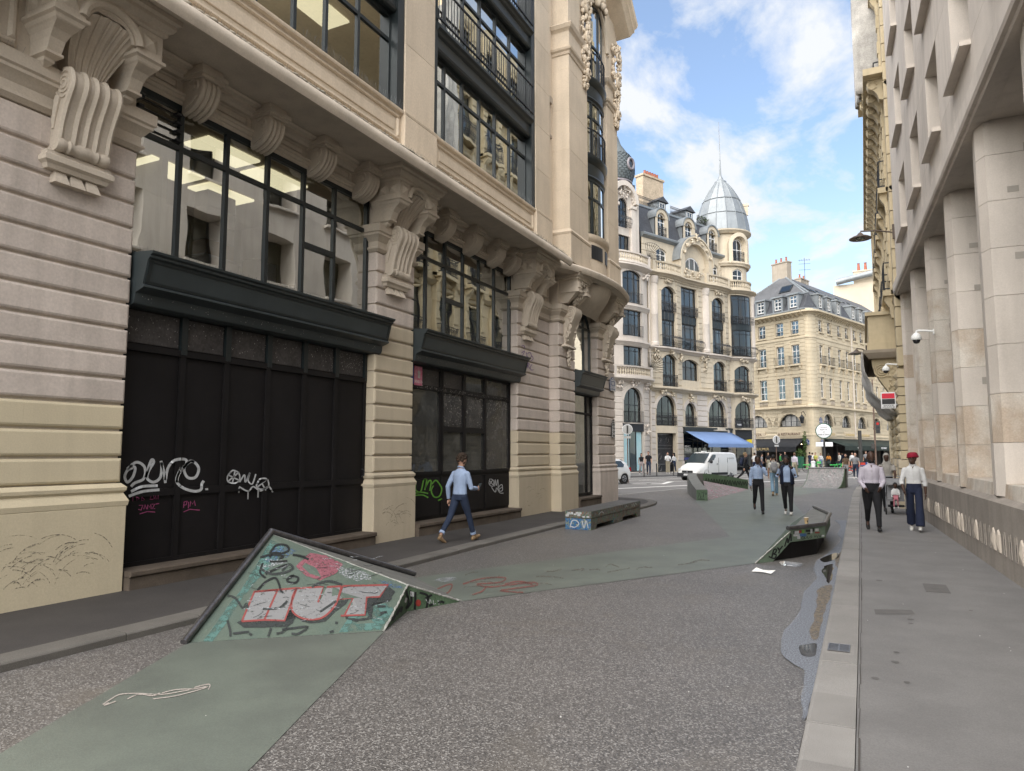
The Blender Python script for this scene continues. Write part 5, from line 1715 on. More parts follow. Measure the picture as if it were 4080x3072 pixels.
for(xa,xb,zt,ar)in((-0.5,1.5,17.1,0.5),(2.65,5.1,17.5,0),(7.2,9.2,17.1,0.5)):
    win_M(xa,xb,11.5,13.95,0);win_M(xa,xb,14.75,zt,ar,(14.8,15.65))
    mb=MB();k=4
    for t in range(k):
        mb.cbox(xa+(xb-xa)*t/k,xa+(xb-xa)*(t+1)/k,0.12,0.4,13.95,14.75,0.05)
    mb.warp(mw).build('metal_spandrel','frame_green',MBD)
    railing_mb(xa-0.25,xb+0.25,-0.42,11.45,12.45,0.12,0.015,ornate=True,belly=0.28,ret=0.45).warp(mw).build('balcony_railing','iron_black',MBD,fix=False)
# window sills/surrounds: archivolts
def arch_ring(xa,xb,zb,ar,w,m='stone_far',y=-0.05,par=MBD,wf=mw,jamb=0.0):
    mb=MB();K=16;pts=[]
    for t in range(K+1):
        x=xa+(xb-xa)*(0.5-0.5*math.cos(math.pi*t/K));pts.append((x,archz(x,xa,xb,zb,ar)))
    xm=(xa+xb)/2;zc_=zb-ar
    outp=[]
    for(x,z)in pts:
        d=Vector((x-xm,max(0.001,z-zc_+ar*0.4))).normalized();outp.append((x+d.x*w,z+d.y*w))
    for t in range(K):
        mb.prism([pts[t],pts[t+1],outp[t+1],outp[t]],'y',y,0.05)
    mb.warp(wf).build('archivolt',m,par)
arch_ring(-1.3,1.2,7.0,1.25,0.28,'stone_far_white');arch_ring(2.9,4.5,6.5,0.8,0.35,'stone_far_white');arch_ring(6.45,8.95,6.95,1.25,0.28,'stone_far_white')
arch_ring(-0.5,1.5,10.8,0.45,0.25);arch_ring(2.6,5.1,10.6,0.4,0.25);arch_ring(7.2,9.2,10.75,0.45,0.25);arch_ring(-0.5,1.5,17.1,0.5,0.22);arch_ring(7.2,9.2,17.1,0.5,0.22)
# carved corbels under the first ledge and heads under the black balconies
def carve(x,y,z,sx,sz,n,seed,par=MBD,m='stone_far',wf=mw):
    mb=MB();rq=random.Random(seed)
    for i in range(n):
        mb.ball((rq.uniform(-1,1)*sx,-rq.random()*0.22,rq.uniform(-1,1)*sz),(rq.uniform(.05,.14),0.09,rq.uniform(.05,.16)),6,4)
    q=wf(x,y,0)
    return mb.build('carving',m,par,(q[0],q[1],z),smooth=60)
for k,(x,z,sx,sz)in enumerate([(-0.05,7.15,0.9,0.22),(7.7,7.15,0.9,0.22),(3.7,6.95,0.2,0.4),(-1.3,10.5,0.35,0.6),(6.2,10.3,0.35,0.9),(0.5,11.0,0.3,0.2),(2.15,10.7,0.2,0.35),(5.6,10.7,0.2,0.35),(0.5,17.55,0.6,0.18),(8.2,17.55,0.6,0.18)]):
    carve(x,-0.05,z,sx,sz,22,k)
# engaged columns
for x in(-1.35,6.4):
    mb=MB();mb.lathe([(0.48,11.45),(0.48,11.7),(0.42,11.8),(0.40,14.2),(0.42,14.25),(0.40,14.35),(0.37,17.1),(0.42,17.15),(0.46,17.4),(0.5,17.5),(0.5,17.8)],18,(x,0.05,0))
    for j in range(12):
        a=math.pi+math.pi*(j+0.5)/12
        mb.tube([(x+0.39*math.cos(a),0.05+0.39*math.sin(a),14.4),(x+0.37*math.cos(a),0.05+0.37*math.sin(a),17.0)],0.025,4)
    mb.build('column','stone_far_white',MBD,smooth=30)
# rain pipe
mb=MB();mb.tube([(-2.12,-0.1,0.3),(-2.12,-0.1,18.2)],0.07,8);mb.build('rain_pipe','stone_far_white',MBD)
# balustrades
bal=None
def balustrade(par,x0,x1,z,wf,y=0.0,m='stone_far'):
    global bal
    mb=MB();
    sweepx(mb,[(-0.12,z),(0.12,z),(0.12,z+0.18),(-0.12,z+0.18)],x0,x1,wf,y=y)
    sweepx(mb,[(-0.13,z+0.82),(0.13,z+0.82),(0.15,z+0.95),(-0.15,z+0.95)],x0,x1,wf,y=y)
    for x in(x0,x1):
        q=wf(x,y,0);mb.box(q[0]-0.16,q[0]+0.16,q[1]-0.16,q[1]+0.16,z,z+1.0)
    mb.build('balustrade',m,par)
    n=max(2,int((x1-x0-0.3)/0.24))
    for i in range(n):
        x=x0+0.15+(x1-x0-0.3)*(i+0.5)/n
        q=wf(x,y,0)
        if bal is None:
            b_=MB();b_.lathe([(0.07,0.18),(0.07,0.24),(0.04,0.28),(0.085,0.42),(0.08,0.5),(0.04,0.66),(0.045,0.72),(0.07,0.76),(0.07,0.82)],8)
            bal=b_.build('baluster',m,par,(q[0],q[1],z),smooth=50)
        else:
            like(bal,par,(q[0],q[1],z))
balustrade(MBD,-1.6,2.3,18.3,mw,-0.2);balustrade(MBD,6.4,9.9,18.3,mw,-0.2)
mb=MB();sweepx(mb,[(-0.12,18.3),(0.1,18.3),(0.1,19.25),(-0.12,19.25)],2.4,6.3,mw,y=-0.1);mb.build('parapet','stone_far',MBD)
carve(4.3,-0.2,18.8,1.4,0.35,40,77)
# attic storey (set back) with central great arch
AT=0.6
mb=wall_mb(XM,XR+0.6,18.2,21.7,[(-0.1,1.4,18.9,20.9,0.3),(8.4,9.6,18.9,20.8,0.3)],0.3,AT,xdiv=0.5)
mb.build('attic_wall','stone_far',MBD)
for(a,b)in((-0.1,1.4),(8.4,9.6)):
    window(MBD,a,b,18.9,20.9 if a<5 else 20.8,0.3,AT+0.15,[(a+b)/2],[20.3],'white_frame','glass_far',ow=0.09,fw=0.09)
stones_M(XM,-0.3,18.6,21.4,0.55,wf=lambda*v:v,yb=AT);stones_M(9.8,XR+0.5,18.6,21.4,0.55,wf=lambda*v:v,yb=AT)
mb=MB();mb.sweep([(-0.1,21.5),(0.05,21.52),(0.2,21.62),(0.35,21.7),(0.38,21.85),(0.3,21.95),(-0.1,22.0)],[(XM,AT),(XR+0.6,AT)]);mb.build('attic_cornice','zinc',MBD)
mb=wall_mb(2.55,7.35,18.3,22.6,[(3.7,6.2,19.2,21.4,1.25)],0.35,0.05,xdiv=0.4)
cutx=[]
mb2=MB()
# great arch: ring of stone with recessed tympanum
K=20;cx_,cz_,r1,r2=4.95,20.0,1.9,2.5
for t in range(K):
    a0=math.pi*t/K;a1=math.pi*(t+1)/K
    for(ra,rb_,y0,y1)in((r1,r2,-0.25,1.2),(r2,r2+0.15,-0.35,1.6)):
        mb2.prism([(cx_+ra*math.cos(a0),cz_+ra*math.sin(a0)),(cx_+ra*math.cos(a1),cz_+ra*math.sin(a1)),(cx_+rb_*math.cos(a1),cz_+rb_*math.sin(a1)),(cx_+rb_*math.cos(a0),cz_+rb_*math.sin(a0))],'y',y0,y1)
for s in(-1,1):
    mb2.box(cx_+s*2.2-0.35,cx_+s*2.2+0.35,-0.25,1.2,18.3,20.0)
mb2.build('great_arch','stone_far',MBD)
mb2=MB()
for t in range(K):
    a0=math.pi*t/K;a1=math.pi*(t+1)/K
    mb2.prism([(cx_+2.64*math.cos(a0),cz_+2.64*math.sin(a0)),(cx_+2.64*math.cos(a1),cz_+2.64*math.sin(a1)),(cx_+2.75*math.cos(a1),cz_+2.75*math.sin(a1)),(cx_+2.75*math.cos(a0),cz_+2.75*math.sin(a0))],'y',-0.3,2.0)
mb2.build('arch_roof','zinc',MBD)
# tympanum
mb2=MB();k=16
rin=1.2
for t in range(k):
    a0=math.pi*t/k;a1=math.pi*(t+1)/k
    mb2.add([(cx_+rin*math.cos(a0),0.35,19.5+rin*math.sin(a0)),(cx_+rin*math.cos(a1),0.35,19.5+rin*math.sin(a1)),(cx_+1.95*math.cos(a1),0.2,20.0+1.95*math.sin(a1)),(cx_+1.95*math.cos(a0),0.2,20.0+1.95*math.sin(a0))],[(0,1,2,3)])
for s in(-1,1):mb2.box(cx_+s*1.6-0.42,cx_+s*1.6+0.42,0.3,0.6,18.3,20.1)
mb2.build('tympanum','stone_far',MBD,fix=False)
window(MBD,cx_-rin,cx_+rin,18.9,19.5+rin,rin,0.38,[cx_-0.4,cx_+0.4],[],'white_frame','glass_far',ow=0.1,fw=0.09)
carve(cx_,-0.3,22.55,0.3,0.35,16,71);
for t in range(1,8):
    a=math.pi*t/8
    if t != 4:carve(cx_+2.2*math.cos(a),-0.22,cz_+2.2*math.sin(a),0.16,0.16,7,80+t,wf=lambda*v:v)
# mansard roof, dormers
mb=MB();mb.prism([(AT+0.1,21.9),(AT+1.0,24.9),(AT+1.2,25.1),(AT+5.0,26.5),(AT+9,26.5),(AT+9,0.2),(AT+0.5,0.2),(AT+0.5,21.9)],'x',XM,XR+1.5)
mb.build('mansard_roof','slate',MBD)
# rows of slates on the steep slope
mb=MB()
for i in range(16):
    u0=i/16;z0=21.95+2.9*u0;y0=AT+0.08+0.9*u0
    mb.add([(XM,y0-0.02,z0),(XR,y0-0.02,z0),(XR,y0+0.045,z0+0.19),(XM,y0+0.045,z0+0.19)],[(0,1,2,3)])
tag(mb.build('slate_rows','slate',MBD,fix=False),kind='stuff')
mb=MB();mb.box(XM,XR,AT+0.9,AT+1.15,24.85,25.05);mb.build('roof_ridge_roll','zinc',MBD)
def dormer(xc,par=MBD):
    d=MB()
    x0,x1=xc-0.95,xc+0.95
    wall_mb(x0,x1,21.75,25.0,[(xc-0.6,xc+0.6,21.9,24.3,0.6)],0.3,AT-0.15,mb=d)
    d2=MB()
    wall_mb(x0,x1,21.75,23.8,[(xc-0.6,xc+0.6,21.9,23.8,0.0)],0.3,AT-0.15,mb=d2)
    K=12
    for t in range(K):
        a0=math.pi*t/K;a1=math.pi*(t+1)/K
        d2.prism([(xc+0.6*math.cos(a0),23.7+0.6*math.sin(a0)),(xc+0.6*math.cos(a1),23.7+0.6*math.sin(a1)),(xc+0.95*math.cos(a1),23.7+0.95*math.sin(a1)),(xc+0.95*math.cos(a0),23.7+0.95*math.sin(a0))],'y',AT-0.15,AT+0.15)
    o=d2.build('dormer','stone_far',par)
    r_=MB()
    for t in range(K):
        a0=math.pi*t/K;a1=math.pi*(t+1)/K
        r_.prism([(xc+0.96*math.cos(a0),23.7+0.96*math.sin(a0)),(xc+0.96*math.cos(a1),23.7+0.96*math.sin(a1)),(xc+1.08*math.cos(a1),23.7+1.08*math.sin(a1)),(xc+1.08*math.cos(a0),23.7+1.08*math.sin(a0))],'y',AT-0.25,AT+1.6)
    r_.box(xc-0.94,xc-0.85,AT+0.0,AT+1.4,21.9,23.7);r_.box(xc+0.85,xc+0.94,AT+0.0,AT+1.4,21.9,23.7)
    r_.build('dormer_roof','zinc',o)
    w=window(o,xc-0.6,xc+0.6,21.9,24.3,0.6,AT+0.05,[xc],[23.4],'white_frame','glass_far',ow=0.08,fw=0.08,panes=False)
    railing_mb(xc-0.6,xc+0.6,AT-0.2,21.9,22.9,0.13,0.014,ornate=True).build('dormer_railing','iron_black',o,fix=False)
    g_=MB();g_.box(xc-0.55,xc+0.55,AT+0.08,AT+0.09,21.9,23.7);g_.ball((xc,AT+0.085,23.7),(0.55,0.003,0.55),14,8);g_.build('pane','glass_far',o)
for xc in(0.6,4.75,8.6):
    dormer(xc)
# upper little dormers, chimney stack with pots, roof terrace rails
for xc in(2.6,6.9):
    o=MB();o.box(xc-0.6,xc+0.6,2.0,4.0,25.0,26.2);o=o.build('small_dormer','zinc',MBD)
    r_=MB();r_.prism([(xc-0.85,26.2),(xc+0.85,26.2),(xc,26.75)],'y',1.8,4.2);r_.build('dormer_roof','slate',o)
    window(o,xc-0.4,xc+0.4,25.2,26.1,0,1.95,[xc],[],'white_frame','glass_far',ow=0.06)
for(a,b)in((-1.5,1.6),(3.5,5.8),(7.8,9.4)):
    railing_mb(a,b,AT+1.1,25.05,25.95,0.16,0.015,ornate=True).build('roof_railing','iron_black',MBD,fix=False)
CH=MB();CH.box(1.3,4.4,3.2,4.1,24.8,29.0);CH.box(1.2,4.5,3.1,4.2,29.0,29.2);CHo=CH.build('chimney','brick_buff',MBD)
for k in range(6):
    mb=MB();mb.lathe([(0.13,29.2),(0.15,29.3),(0.11,29.75),(0.14,29.8)],8,(2.1+0.38*k,3.65,0));mb.build('chimney_pot','terracotta',CHo)
mat('plant',(0.06,0.09,0.03),0.8,0.4,6.0,grain=0.3,gs=12)
def bush(name,par,c,r,n,seed,m='plant',leaf=0.12):
    mb=MB();rq=random.Random(seed)
    for i in range(n):
        d=Vector((rq.gauss(0,1),rq.gauss(0,1),rq.gauss(0,1))).normalized()*(rq.random()**0.4)
        p=Vector((c[0]+d.x*r[0],c[1]+d.y*r[1],c[2]+d.z*r[2]))
        u=Vector((rq.gauss(0,1),rq.gauss(0,1),rq.gauss(0,1))).normalized();v=u.cross(Vector((rq.gauss(0,1),rq.gauss(0,1),rq.gauss(0,1)))).normalized()
        s=leaf*rq.uniform(0.6,1.3)
        mb.add([p-u*s,p+v*s*0.45,p+u*s,p-v*s*0.45],[(0,1,2,3)])
    return mb.build(name,m,par,fix=False)
bush('roof_plant',MBD,(9.2,2.0,25.6),(0.9,0.5,0.7),220,4)

# corner rotunda with the dome
RC=(12.15,1.75);RR=2.7;PH=R(17)
def rw_(x,y,z):
    a=x/RR-PH;r=RR-y
    return(RC[0]+r*math.sin(a),RC[1]-r*math.cos(a),z)
opsR=[(-1.05,1.05,4.3,6.95,1.05),(-1.1,1.1,0.12,4.1,0),(-1.0,1.0,7.85,10.5,0.5),(-1.2,1.2,11.5,17.7,0)]
mb=wall_mb(-3.4,5.6,0.12,18.3,opsR,0.35,0,xdiv=0.25);mb.warp(rw_).build('rotunda_wall','stone_far',MBD)
for(z0,z1,m)in((0.6,7.3,'stone_far_white'),(8.0,11.0,'stone_far'),(11.6,17.9,'stone_far')):
    for(a,b)in((-3.2,-1.5),(1.45,2.6),(2.65,3.9)):
        stones_M(a,b,z0,z1,0.52,m=m,wf=rw_)
for(z,pr,m)in((7.45,0.45,'stone_far'),(11.1,0.42,'stone_far_white'),(17.95,0.55,'stone_far'),(20.9,0.2,'stone_far'),(24.3,0.35,'stone_far')):
    mb=MB();wf=rw_
    sweepx(mb,[(-0.1,z-0.15),(0.05,z-0.12),(pr*0.4,z-0.02),(pr,z+0.14),(pr,z+0.26),(-0.1,z+0.34)],-3.4,5.6,wf,0.3,y=0.0 if z<18.5 else 0.12);mb.build('rotunda_cornice',m,MBD,smooth=20)
def win_R(xa,xb,za,zb,ar,cols=3,rail=None,belly=0,ya=0.18,fm='iron_black',off=0.0):
    window(MBD,xa,xb,za,zb,ar,ya,[xa+(xb-xa)*i/cols for i in range(1,cols)],[zb-ar-0.4],fm,'glass_far',fw=0.06,fd=0.07,ow=0.08,warp=rw_,seg=5)
    if rail:railing_mb(xa-0.1,xb+0.1,ya-(0.5 if belly else 0.3),rail[0],rail[1],0.13,0.014,ornate=True,belly=belly).warp(rw_).build('balcony_railing','iron_black',MBD,fix=False)
win_R(-1.05,1.05,4.3,6.95,1.05,rail=(4.3,5.25));win_R(-1.0,1.0,7.85,10.5,0.5,rail=(7.85,8.95));win_R(-1.2,1.2,11.5,14.1,0,rail=(11.45,12.4),belly=0.25,ya=-0.1);win_R(-1.2,1.2,14.7,17.6,0,rail=(14.7,15.5),ya=-0.1)
mb=MB()
for t in range(6):mb.box(-1.2+0.4*t,-0.8+0.4*t,-0.15,0.3,14.1,14.7)
mb.warp(rw_).build('metal_spandrel','frame_green',MBD)
carve(RC[0]-0.8,RC[1]-2.65,7.1,0.7,0.2,22,90,wf=lambda*v:v);carve(RC[0]-0.8,RC[1]-2.65,11.0,0.7,0.15,20,91,wf=lambda*v:v)
for k,x in enumerate((-2.0,2.0)):
    q=rw_(x,0.0,0);mb=MB();mb.lathe([(0.36,11.45),(0.32,11.8),(0.3,17.0),(0.38,17.4),(0.4,17.8)],14,(q[0],q[1],0));mb.build('column','stone_far_white',MBD,smooth=40)
balustrade(MBD,-2.6,3.2,18.3,rw_,0.05)
# drum above the balustrade
mb=wall_mb(-3.3,5.4,18.2,24.4,[(-0.75,0.75,18.7,20.5,0.3),(-0.75,0.75,21.3,23.6,0.7)],0.3,0.35,xdiv=0.25);mb.warp(rw_).build('drum_wall','stone_far',MBD)
win_R(-0.75,0.75,18.7,20.5,0.3,2,ya=0.45,fm='white_frame');win_R(-0.75,0.75,21.3,23.6,0.7,2,rail=(21.2,22.3),ya=0.45,fm='white_frame')
mb=MB()
K=12
for t in range(K):
    a0=math.pi*t/K;a1=math.pi*(t+1)/K
    mb.prism([(0.85*math.cos(a0),22.95+0.85*math.sin(a0)),(0.85*math.cos(a1),22.95+0.85*math.sin(a1)),(1.25*math.cos(a1),22.95+1.25*math.sin(a1)),(1.25*math.cos(a0),22.95+1.25*math.sin(a0))],'y',-0.15,0.5)
for s in(-1,1):mb.box(s*1.05-0.2,s*1.05+0.2,-0.15,0.5,21.0,22.95)
mb.warp(rw_).build('drum_dormer','stone_far',MBD)
mb=MB();mb.box(-1.0,1.0,-0.2,0.4,21.0,21.2);mb.warp(rw_).build('drum_sill','stone_far',MBD)
mb=MB();mb.box(3.6,3.95,0.0,0.6,26.6,27.6);mb.box(3.5,4.05,-0.1,0.7,27.6,27.85);mb.warp(lambda x,y,z:rw_(x*0.62,y,z)).build('dome_pinnacle','stone_far',MBD)
dome=[(2.85,24.55),(2.8,24.9),(2.72,25.5),(2.5,26.6),(2.15,27.7),(1.75,28.6),(1.25,29.5),(0.75,30.2),(0.62,30.35),(0.62,30.5),(0.35,30.7),(0.12,31.2),(0.09,32.2)]
mb=MB();mb.lathe(dome,16,(RC[0],RC[1],0));do=mb.build('dome','zinc',MBD)
for j in range(16):
    a=2*math.pi*j/16
    mb=MB();mb.tube([(RC[0]+r*math.cos(a),RC[1]+r*math.sin(a),z)for(r,z)in dome[:8]],0.05,5);mb.build('dome_rib','zinc',do)
mb=MB()
for(r,z)in((2.86,24.6),(2.55,26.5),(1.98,28.2)):
    mb.tube([(RC[0]+r*math.cos(a),RC[1]+r*math.sin(a),z)for a in[2*math.pi*t/16 for t in range(17)]],0.035,4)
mb.build('dome_seam','zinc',do)
mb=MB();mb.tube([(RC[0],RC[1],32.0),(RC[0],RC[1],33.4),(RC[0],RC[1],37.2)],[0.09,0.05,0.02],6);mb.build('spire','zinc',do)
# inner walls and floors so windows show a dark interior with some curtains
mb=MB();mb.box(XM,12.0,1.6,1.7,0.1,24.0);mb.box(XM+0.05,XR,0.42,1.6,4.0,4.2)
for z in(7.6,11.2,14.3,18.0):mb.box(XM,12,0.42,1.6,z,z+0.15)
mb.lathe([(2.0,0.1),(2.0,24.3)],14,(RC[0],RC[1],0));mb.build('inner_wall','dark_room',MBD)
def curtain(par,xa,xb,za,zb,y,m='curtain',wf=None):
    mb=MB();k=10
    for i in range(k):
        x0=xa+(xb-xa)*i/k;x1=xa+(xb-xa)*(i+1)/k
        y0=y+0.03*(i%2);y1=y+0.03*((i+1)%2)
        mb.add([(x0,y0,za),(x1,y1,za),(x1,y1,zb),(x0,y0,zb)],[(0,1,2,3)])
    if wf:mb.warp(wf)
    mb.build('curtain',m,par,fix=False)
for(a,b,c,d)in((-0.45,0.15,7.9,10.6),(7.25,7.8,7.9,10.5),(8.5,9.15,11.5,13.9),(-0.45,0.1,14.8,16.8),(0.9,1.45,11.5,13.9),(4.4,5.05,14.8,17.4),(2.7,3.2,8.6,10.4),(8.6,9.15,14.8,16.8)):
    curtain(MBD,a,b,c,d,0.42,wf=mw)
# door with iron grilles
D_=MB();D_.box(-1.25,1.15,0.3,0.36,0.12,3.6);D_=D_.build('door','iron_black',MBD)
mb=MB()
for i in range(14):
    x=-1.2+i*0.18
    mb.tube([(x,0.26,0.8),(x,0.26,3.5)],0.012,4)
for(z)in(0.8,2.2,2.5,3.5):mb.box(-1.22,1.12,0.24,0.3,z-0.03,z+0.03)
for x in(-0.6,0.5):
    for z in(1.5,3.0,0.45):mb.tube([(x+0.2*math.cos(a),0.25,z+0.25*math.sin(a))for a in[2*math.pi*t/10 for t in range(11)]],0.02,4)
mb.build('door_grille','steel_rail',D_)
mb=MB();mb.box(-1.28,1.18,0.05,0.3,3.6,4.25);mb.build('door_lintel','iron_black',MBD)
mat('gold',(0.5,0.38,0.18),0.5,0.1,5)
# shop with blue awning
SH=MB();SH.box(2.55,10.0,0.12,0.3,0.12,0.6);SH.box(2.45,10.1,-0.18,0.2,3.6,4.05);SH.box(2.4,10.15,-0.25,0.2,4.05,4.22);SH=SH.build('shopfront','frame_green',MBD)
window(SH,2.55,10.0,0.6,3.6,0,0.15,[4.2,4.9,5.6,7.2,8.7],[2.9],'frame_green','glass_far',fw=0.1,fd=0.08,ow=0.1,panes=False)
mb=MB();mb.box(2.6,9.95,0.19,0.195,0.6,3.6);mb.build('pane','glass_far',SH)
mb=MB();mb.box(2.8,3.7,0.13,0.14,0.9,1.4);mb.build('poster','poster_blue',SH);text('VENEZ',0.3,'sign_white',SH,(3.3,0.13,2.4));text('TOUS',0.36,'sign_white',SH,(3.3,0.13,2.05))
mat('awning_blue',(0.17,0.255,0.45),0.8,0.08,0.6,bump=0.1,bs=2)
mat('awning_black',(0.022,0.023,0.026),0.8,0.15,0.8)
mat('awning_green',(0.02,0.03,0.026),0.8,0.15,0.8)
def awning(label,loc,rz,x0,x1,zt,zf,outd,val,m,cat='awning',par=None):
    t=thing('awning',label,cat,loc,rz)
    mb=MB();k=8
    vs=[]
    for i in range(k+1):
        x=x0+(x1-x0)*i/k;sag=0.02*(i%2)
        vs+=[(x,0.0,zt),(x,-outd*0.5,(zt+zf)/2-0.03-sag),(x,-outd,zf)]
    fs=[]
    for i in range(k):
        for j in range(2):fs.append((i*3+j,i*3+3+j,i*3+4+j,i*3+1+j))
    mb.add(vs,fs);o=mb.build('canopy',m,t,smooth=60);o.modifiers.new('thickness','SOLIDIFY').thickness=0.012
    mb=MB();mb.box(x0,x1,-outd-0.012,-outd,zf-val,zf);mb.build('valance',m,t)
    mb=MB();mb.box(x0,x1,-outd,-outd+0.06,zf-0.06,zf-0.01);mb.box(x0,x1,-0.02,0.12,zt-0.05,zt+0.12)
    mb.build('front_bar','iron_black',t)
    for x in(x0+0.3,x1-0.3):
        mb=MB();mb.tube([(x,0,zt-0.7),(x,-outd*0.5,(zt+zf)/2-0.35),(x,-outd+0.05,zf-0.03)],0.03,6);mb.build('arm','iron_black',t)
    return t
awning('wide plain blue shop awning above the white van',(-16.02,63.79,0),R(65.5),2.7,9.9,3.9,2.65,2.6,0.32,'awning_blue')
mb=MB();mb.box(-1.1,1.1,0.05,0.3,3.2,4.15);mb.warp(rw_).build('shop_sign_band','iron_black',MBD)
window(MBD,-1.05,1.05,0.4,3.2,0,0.1,[0],[],'iron_black','glass_far',warp=rw_,seg=4)
mat('sign_yellow',(0.65,0.5,0.03),0.5,0.1,5)
mb=MB();mb.box(-0.9,0.9,0.0,0.05,2.75,3.15);mb.warp(rw_).build('yellow_sign','sign_yellow',MBD)
# hanging sign over the awning
q=(9.9,-0.15)
HS=MB();HS.box(9.85,11.2,-0.75,-0.7,4.3,5.0);HS=HS.build('hanging_sign','iron_black',MBD);text('cojean',0.3,'sign_white',HS,(10.52,-0.757,4.62),depth=0.003)

# ------------------------------------------------------------------ white stone building left of it, with scaled bulb roof
WB=thing('white_stone_building','white stone building with bowed windows, balustrade and fish-scale bulb roof left of the domed one','building',(-16.02,63.79,0),R(65.5))
def ww(x,y,z):
    return(x,y-bow(x,-4.6,2.3,0.5),z)
opsW=[(-6.0,-3.6,0.2,4.3,0),(-5.95,-3.7,4.4,7.4,1.1),(-5.9,-3.5,9.3,11.0,0),(-5.9,-3.5,11.9,14.2,0),(-5.9,-3.5,14.8,17.7,0.3),(-5.4,-3.9,19.6,21.1,0),(-5.4,-4.1,21.8,24.5,0.65)]
for w0 in(-10.5,-15.5):
    opsW+=[(w0,w0+2.4,z0,z1,0)for(z0,z1)in((0.3,4.2),(4.6,7.2),(9.3,11.2),(12,14.2),(15,17.5))]
mb=wall_mb(-30,-2.25,0.12,18.4,[o for o in opsW if o[3]<18.4],0.4,0,xdiv=0.45);mb.warp(ww).build('main_wall','stone_far_white',WB)
mb=wall_mb(-6.6,-2.6,18.4,25.2,[o for o in opsW if o[2]>18.4],0.35,0.5,xdiv=0.45);mb.build('upper_wall','stone_far_white',WB)
mb=MB();mb.box(-30,-2.25,0.8,10,18.3,18.5);mb.box(-6.6,-2.6,0.9,8,18.4,25.0);mb.box(-30,-2.3,1.7,1.8,0.1,18.3);mb.build('roof_block','dark_room',WB)
for(xa,xb,za,zb,ar)in opsW:
    y=0.2 if zb<18.4 else 0.65
    wf=ww if zb<18.4 else(lambda*v:v)
    gm='glass_far'
    window(WB,xa,xb,za,zb,ar,y,[xa+(xb-xa)*i/3 for i in(1,2)],[zb-ar-0.4]if zb-za>1.5 else[],'iron_black',gm,fw=0.07,fd=0.07,ow=0.08,warp=wf,seg=4,panes=xa>-8)
    if za in(4.4,11.9,14.8,21.8):
        railing_mb(xa-0.1,xb+0.1,-0.1 if zb<18.4 else 0.2,za,za+0.95,0.14,0.014,ornate=(za>21),belly=0.2 if za>21 else 0).warp(wf).build('balcony_railing','iron_black',WB,fix=False)
for(a,b)in((-6.9,-6.1),(-3.45,-2.35)):
    stones_M(a,b,0.4,4.3,0.5,m='stone_far_white',par=WB,wf=ww);stones_M(a,b,4.4,7.6,0.5,m='stone_far_white',par=WB,wf=ww)
arch_ring(-5.95,-3.7,7.4,1.1,0.35,'stone_far_white',par=WB,wf=ww)
for(z,pr)in((8.0,0.6),(14.35,0.25),(11.2,0.3),(17.9,0.55)):
    mb=MB();sweepx(mb,[(-0.1,z-0.2),(0.05,z-0.15),(pr*0.5,z),(pr,z+0.14),(pr,z+0.28),(-0.1,z+0.34)],-30,-2.3,ww);mb.build('cornice','stone_far_white',WB,smooth=20)
balustrade(WB,-7.0,-2.5,8.3,ww,-0.3,'stone_far_white');balustrade(WB,-7.0,-2.5,18.3,ww,-0.25,'stone_far_white')
for(x,z,sx,sz,n_)in((-4.8,7.75,0.5,0.25,20),(-6.4,7.6,0.3,0.3,16),(-3.0,7.6,0.3,0.3,16),(-4.75,25.0,0.7,0.5,36),(-3.3,24.2,0.3,0.5,14),(-6.1,24.2,0.3,0.5,14),(-3.0,3.9,0.2,0.5,14),(-2.9,17.4,0.35,0.3,16)):
    carve(x,-0.1 if z<18 else 0.45,z,sx,sz,n_,int(z*10),par=WB,m='stone_far_white',wf=ww if z<18 else(lambda*v:v))
mb=MB()
for s in(-1,1):
    mb.cbox(-4.75+s*1.15-0.3,-4.75+s*1.15+0.3,0.25,0.6,18.6,23.6,0.04);mb.cbox(-4.75+s*1.15-0.4,-4.75+s*1.15+0.4,0.15,0.6,23.6,23.9,0.04)
mb.build('pilaster','stone_far_white',WB)
K=14;mb=MB()
for t in range(K):
    a0=math.pi*t/K;a1=math.pi*(t+1)/K
    mb.prism([(-4.75+1.35*math.cos(a0),24.1+1.45*math.sin(a0)),(-4.75+1.35*math.cos(a1),24.1+1.45*math.sin(a1)),(-4.75+1.75*math.cos(a1),24.1+1.9*math.sin(a1)),(-4.75+1.75*math.cos(a0),24.1+1.9*math.sin(a0))],'y',0.1,2.0)
mb.build('arched_pediment','stone_far_white',WB)
mat('scales',(0.10,0.115,0.12),0.5,0.2,2.0,grain=0.1,gs=6)
mat('lead_trim',(0.22,0.2,0.215),0.55,0.2,2.0)
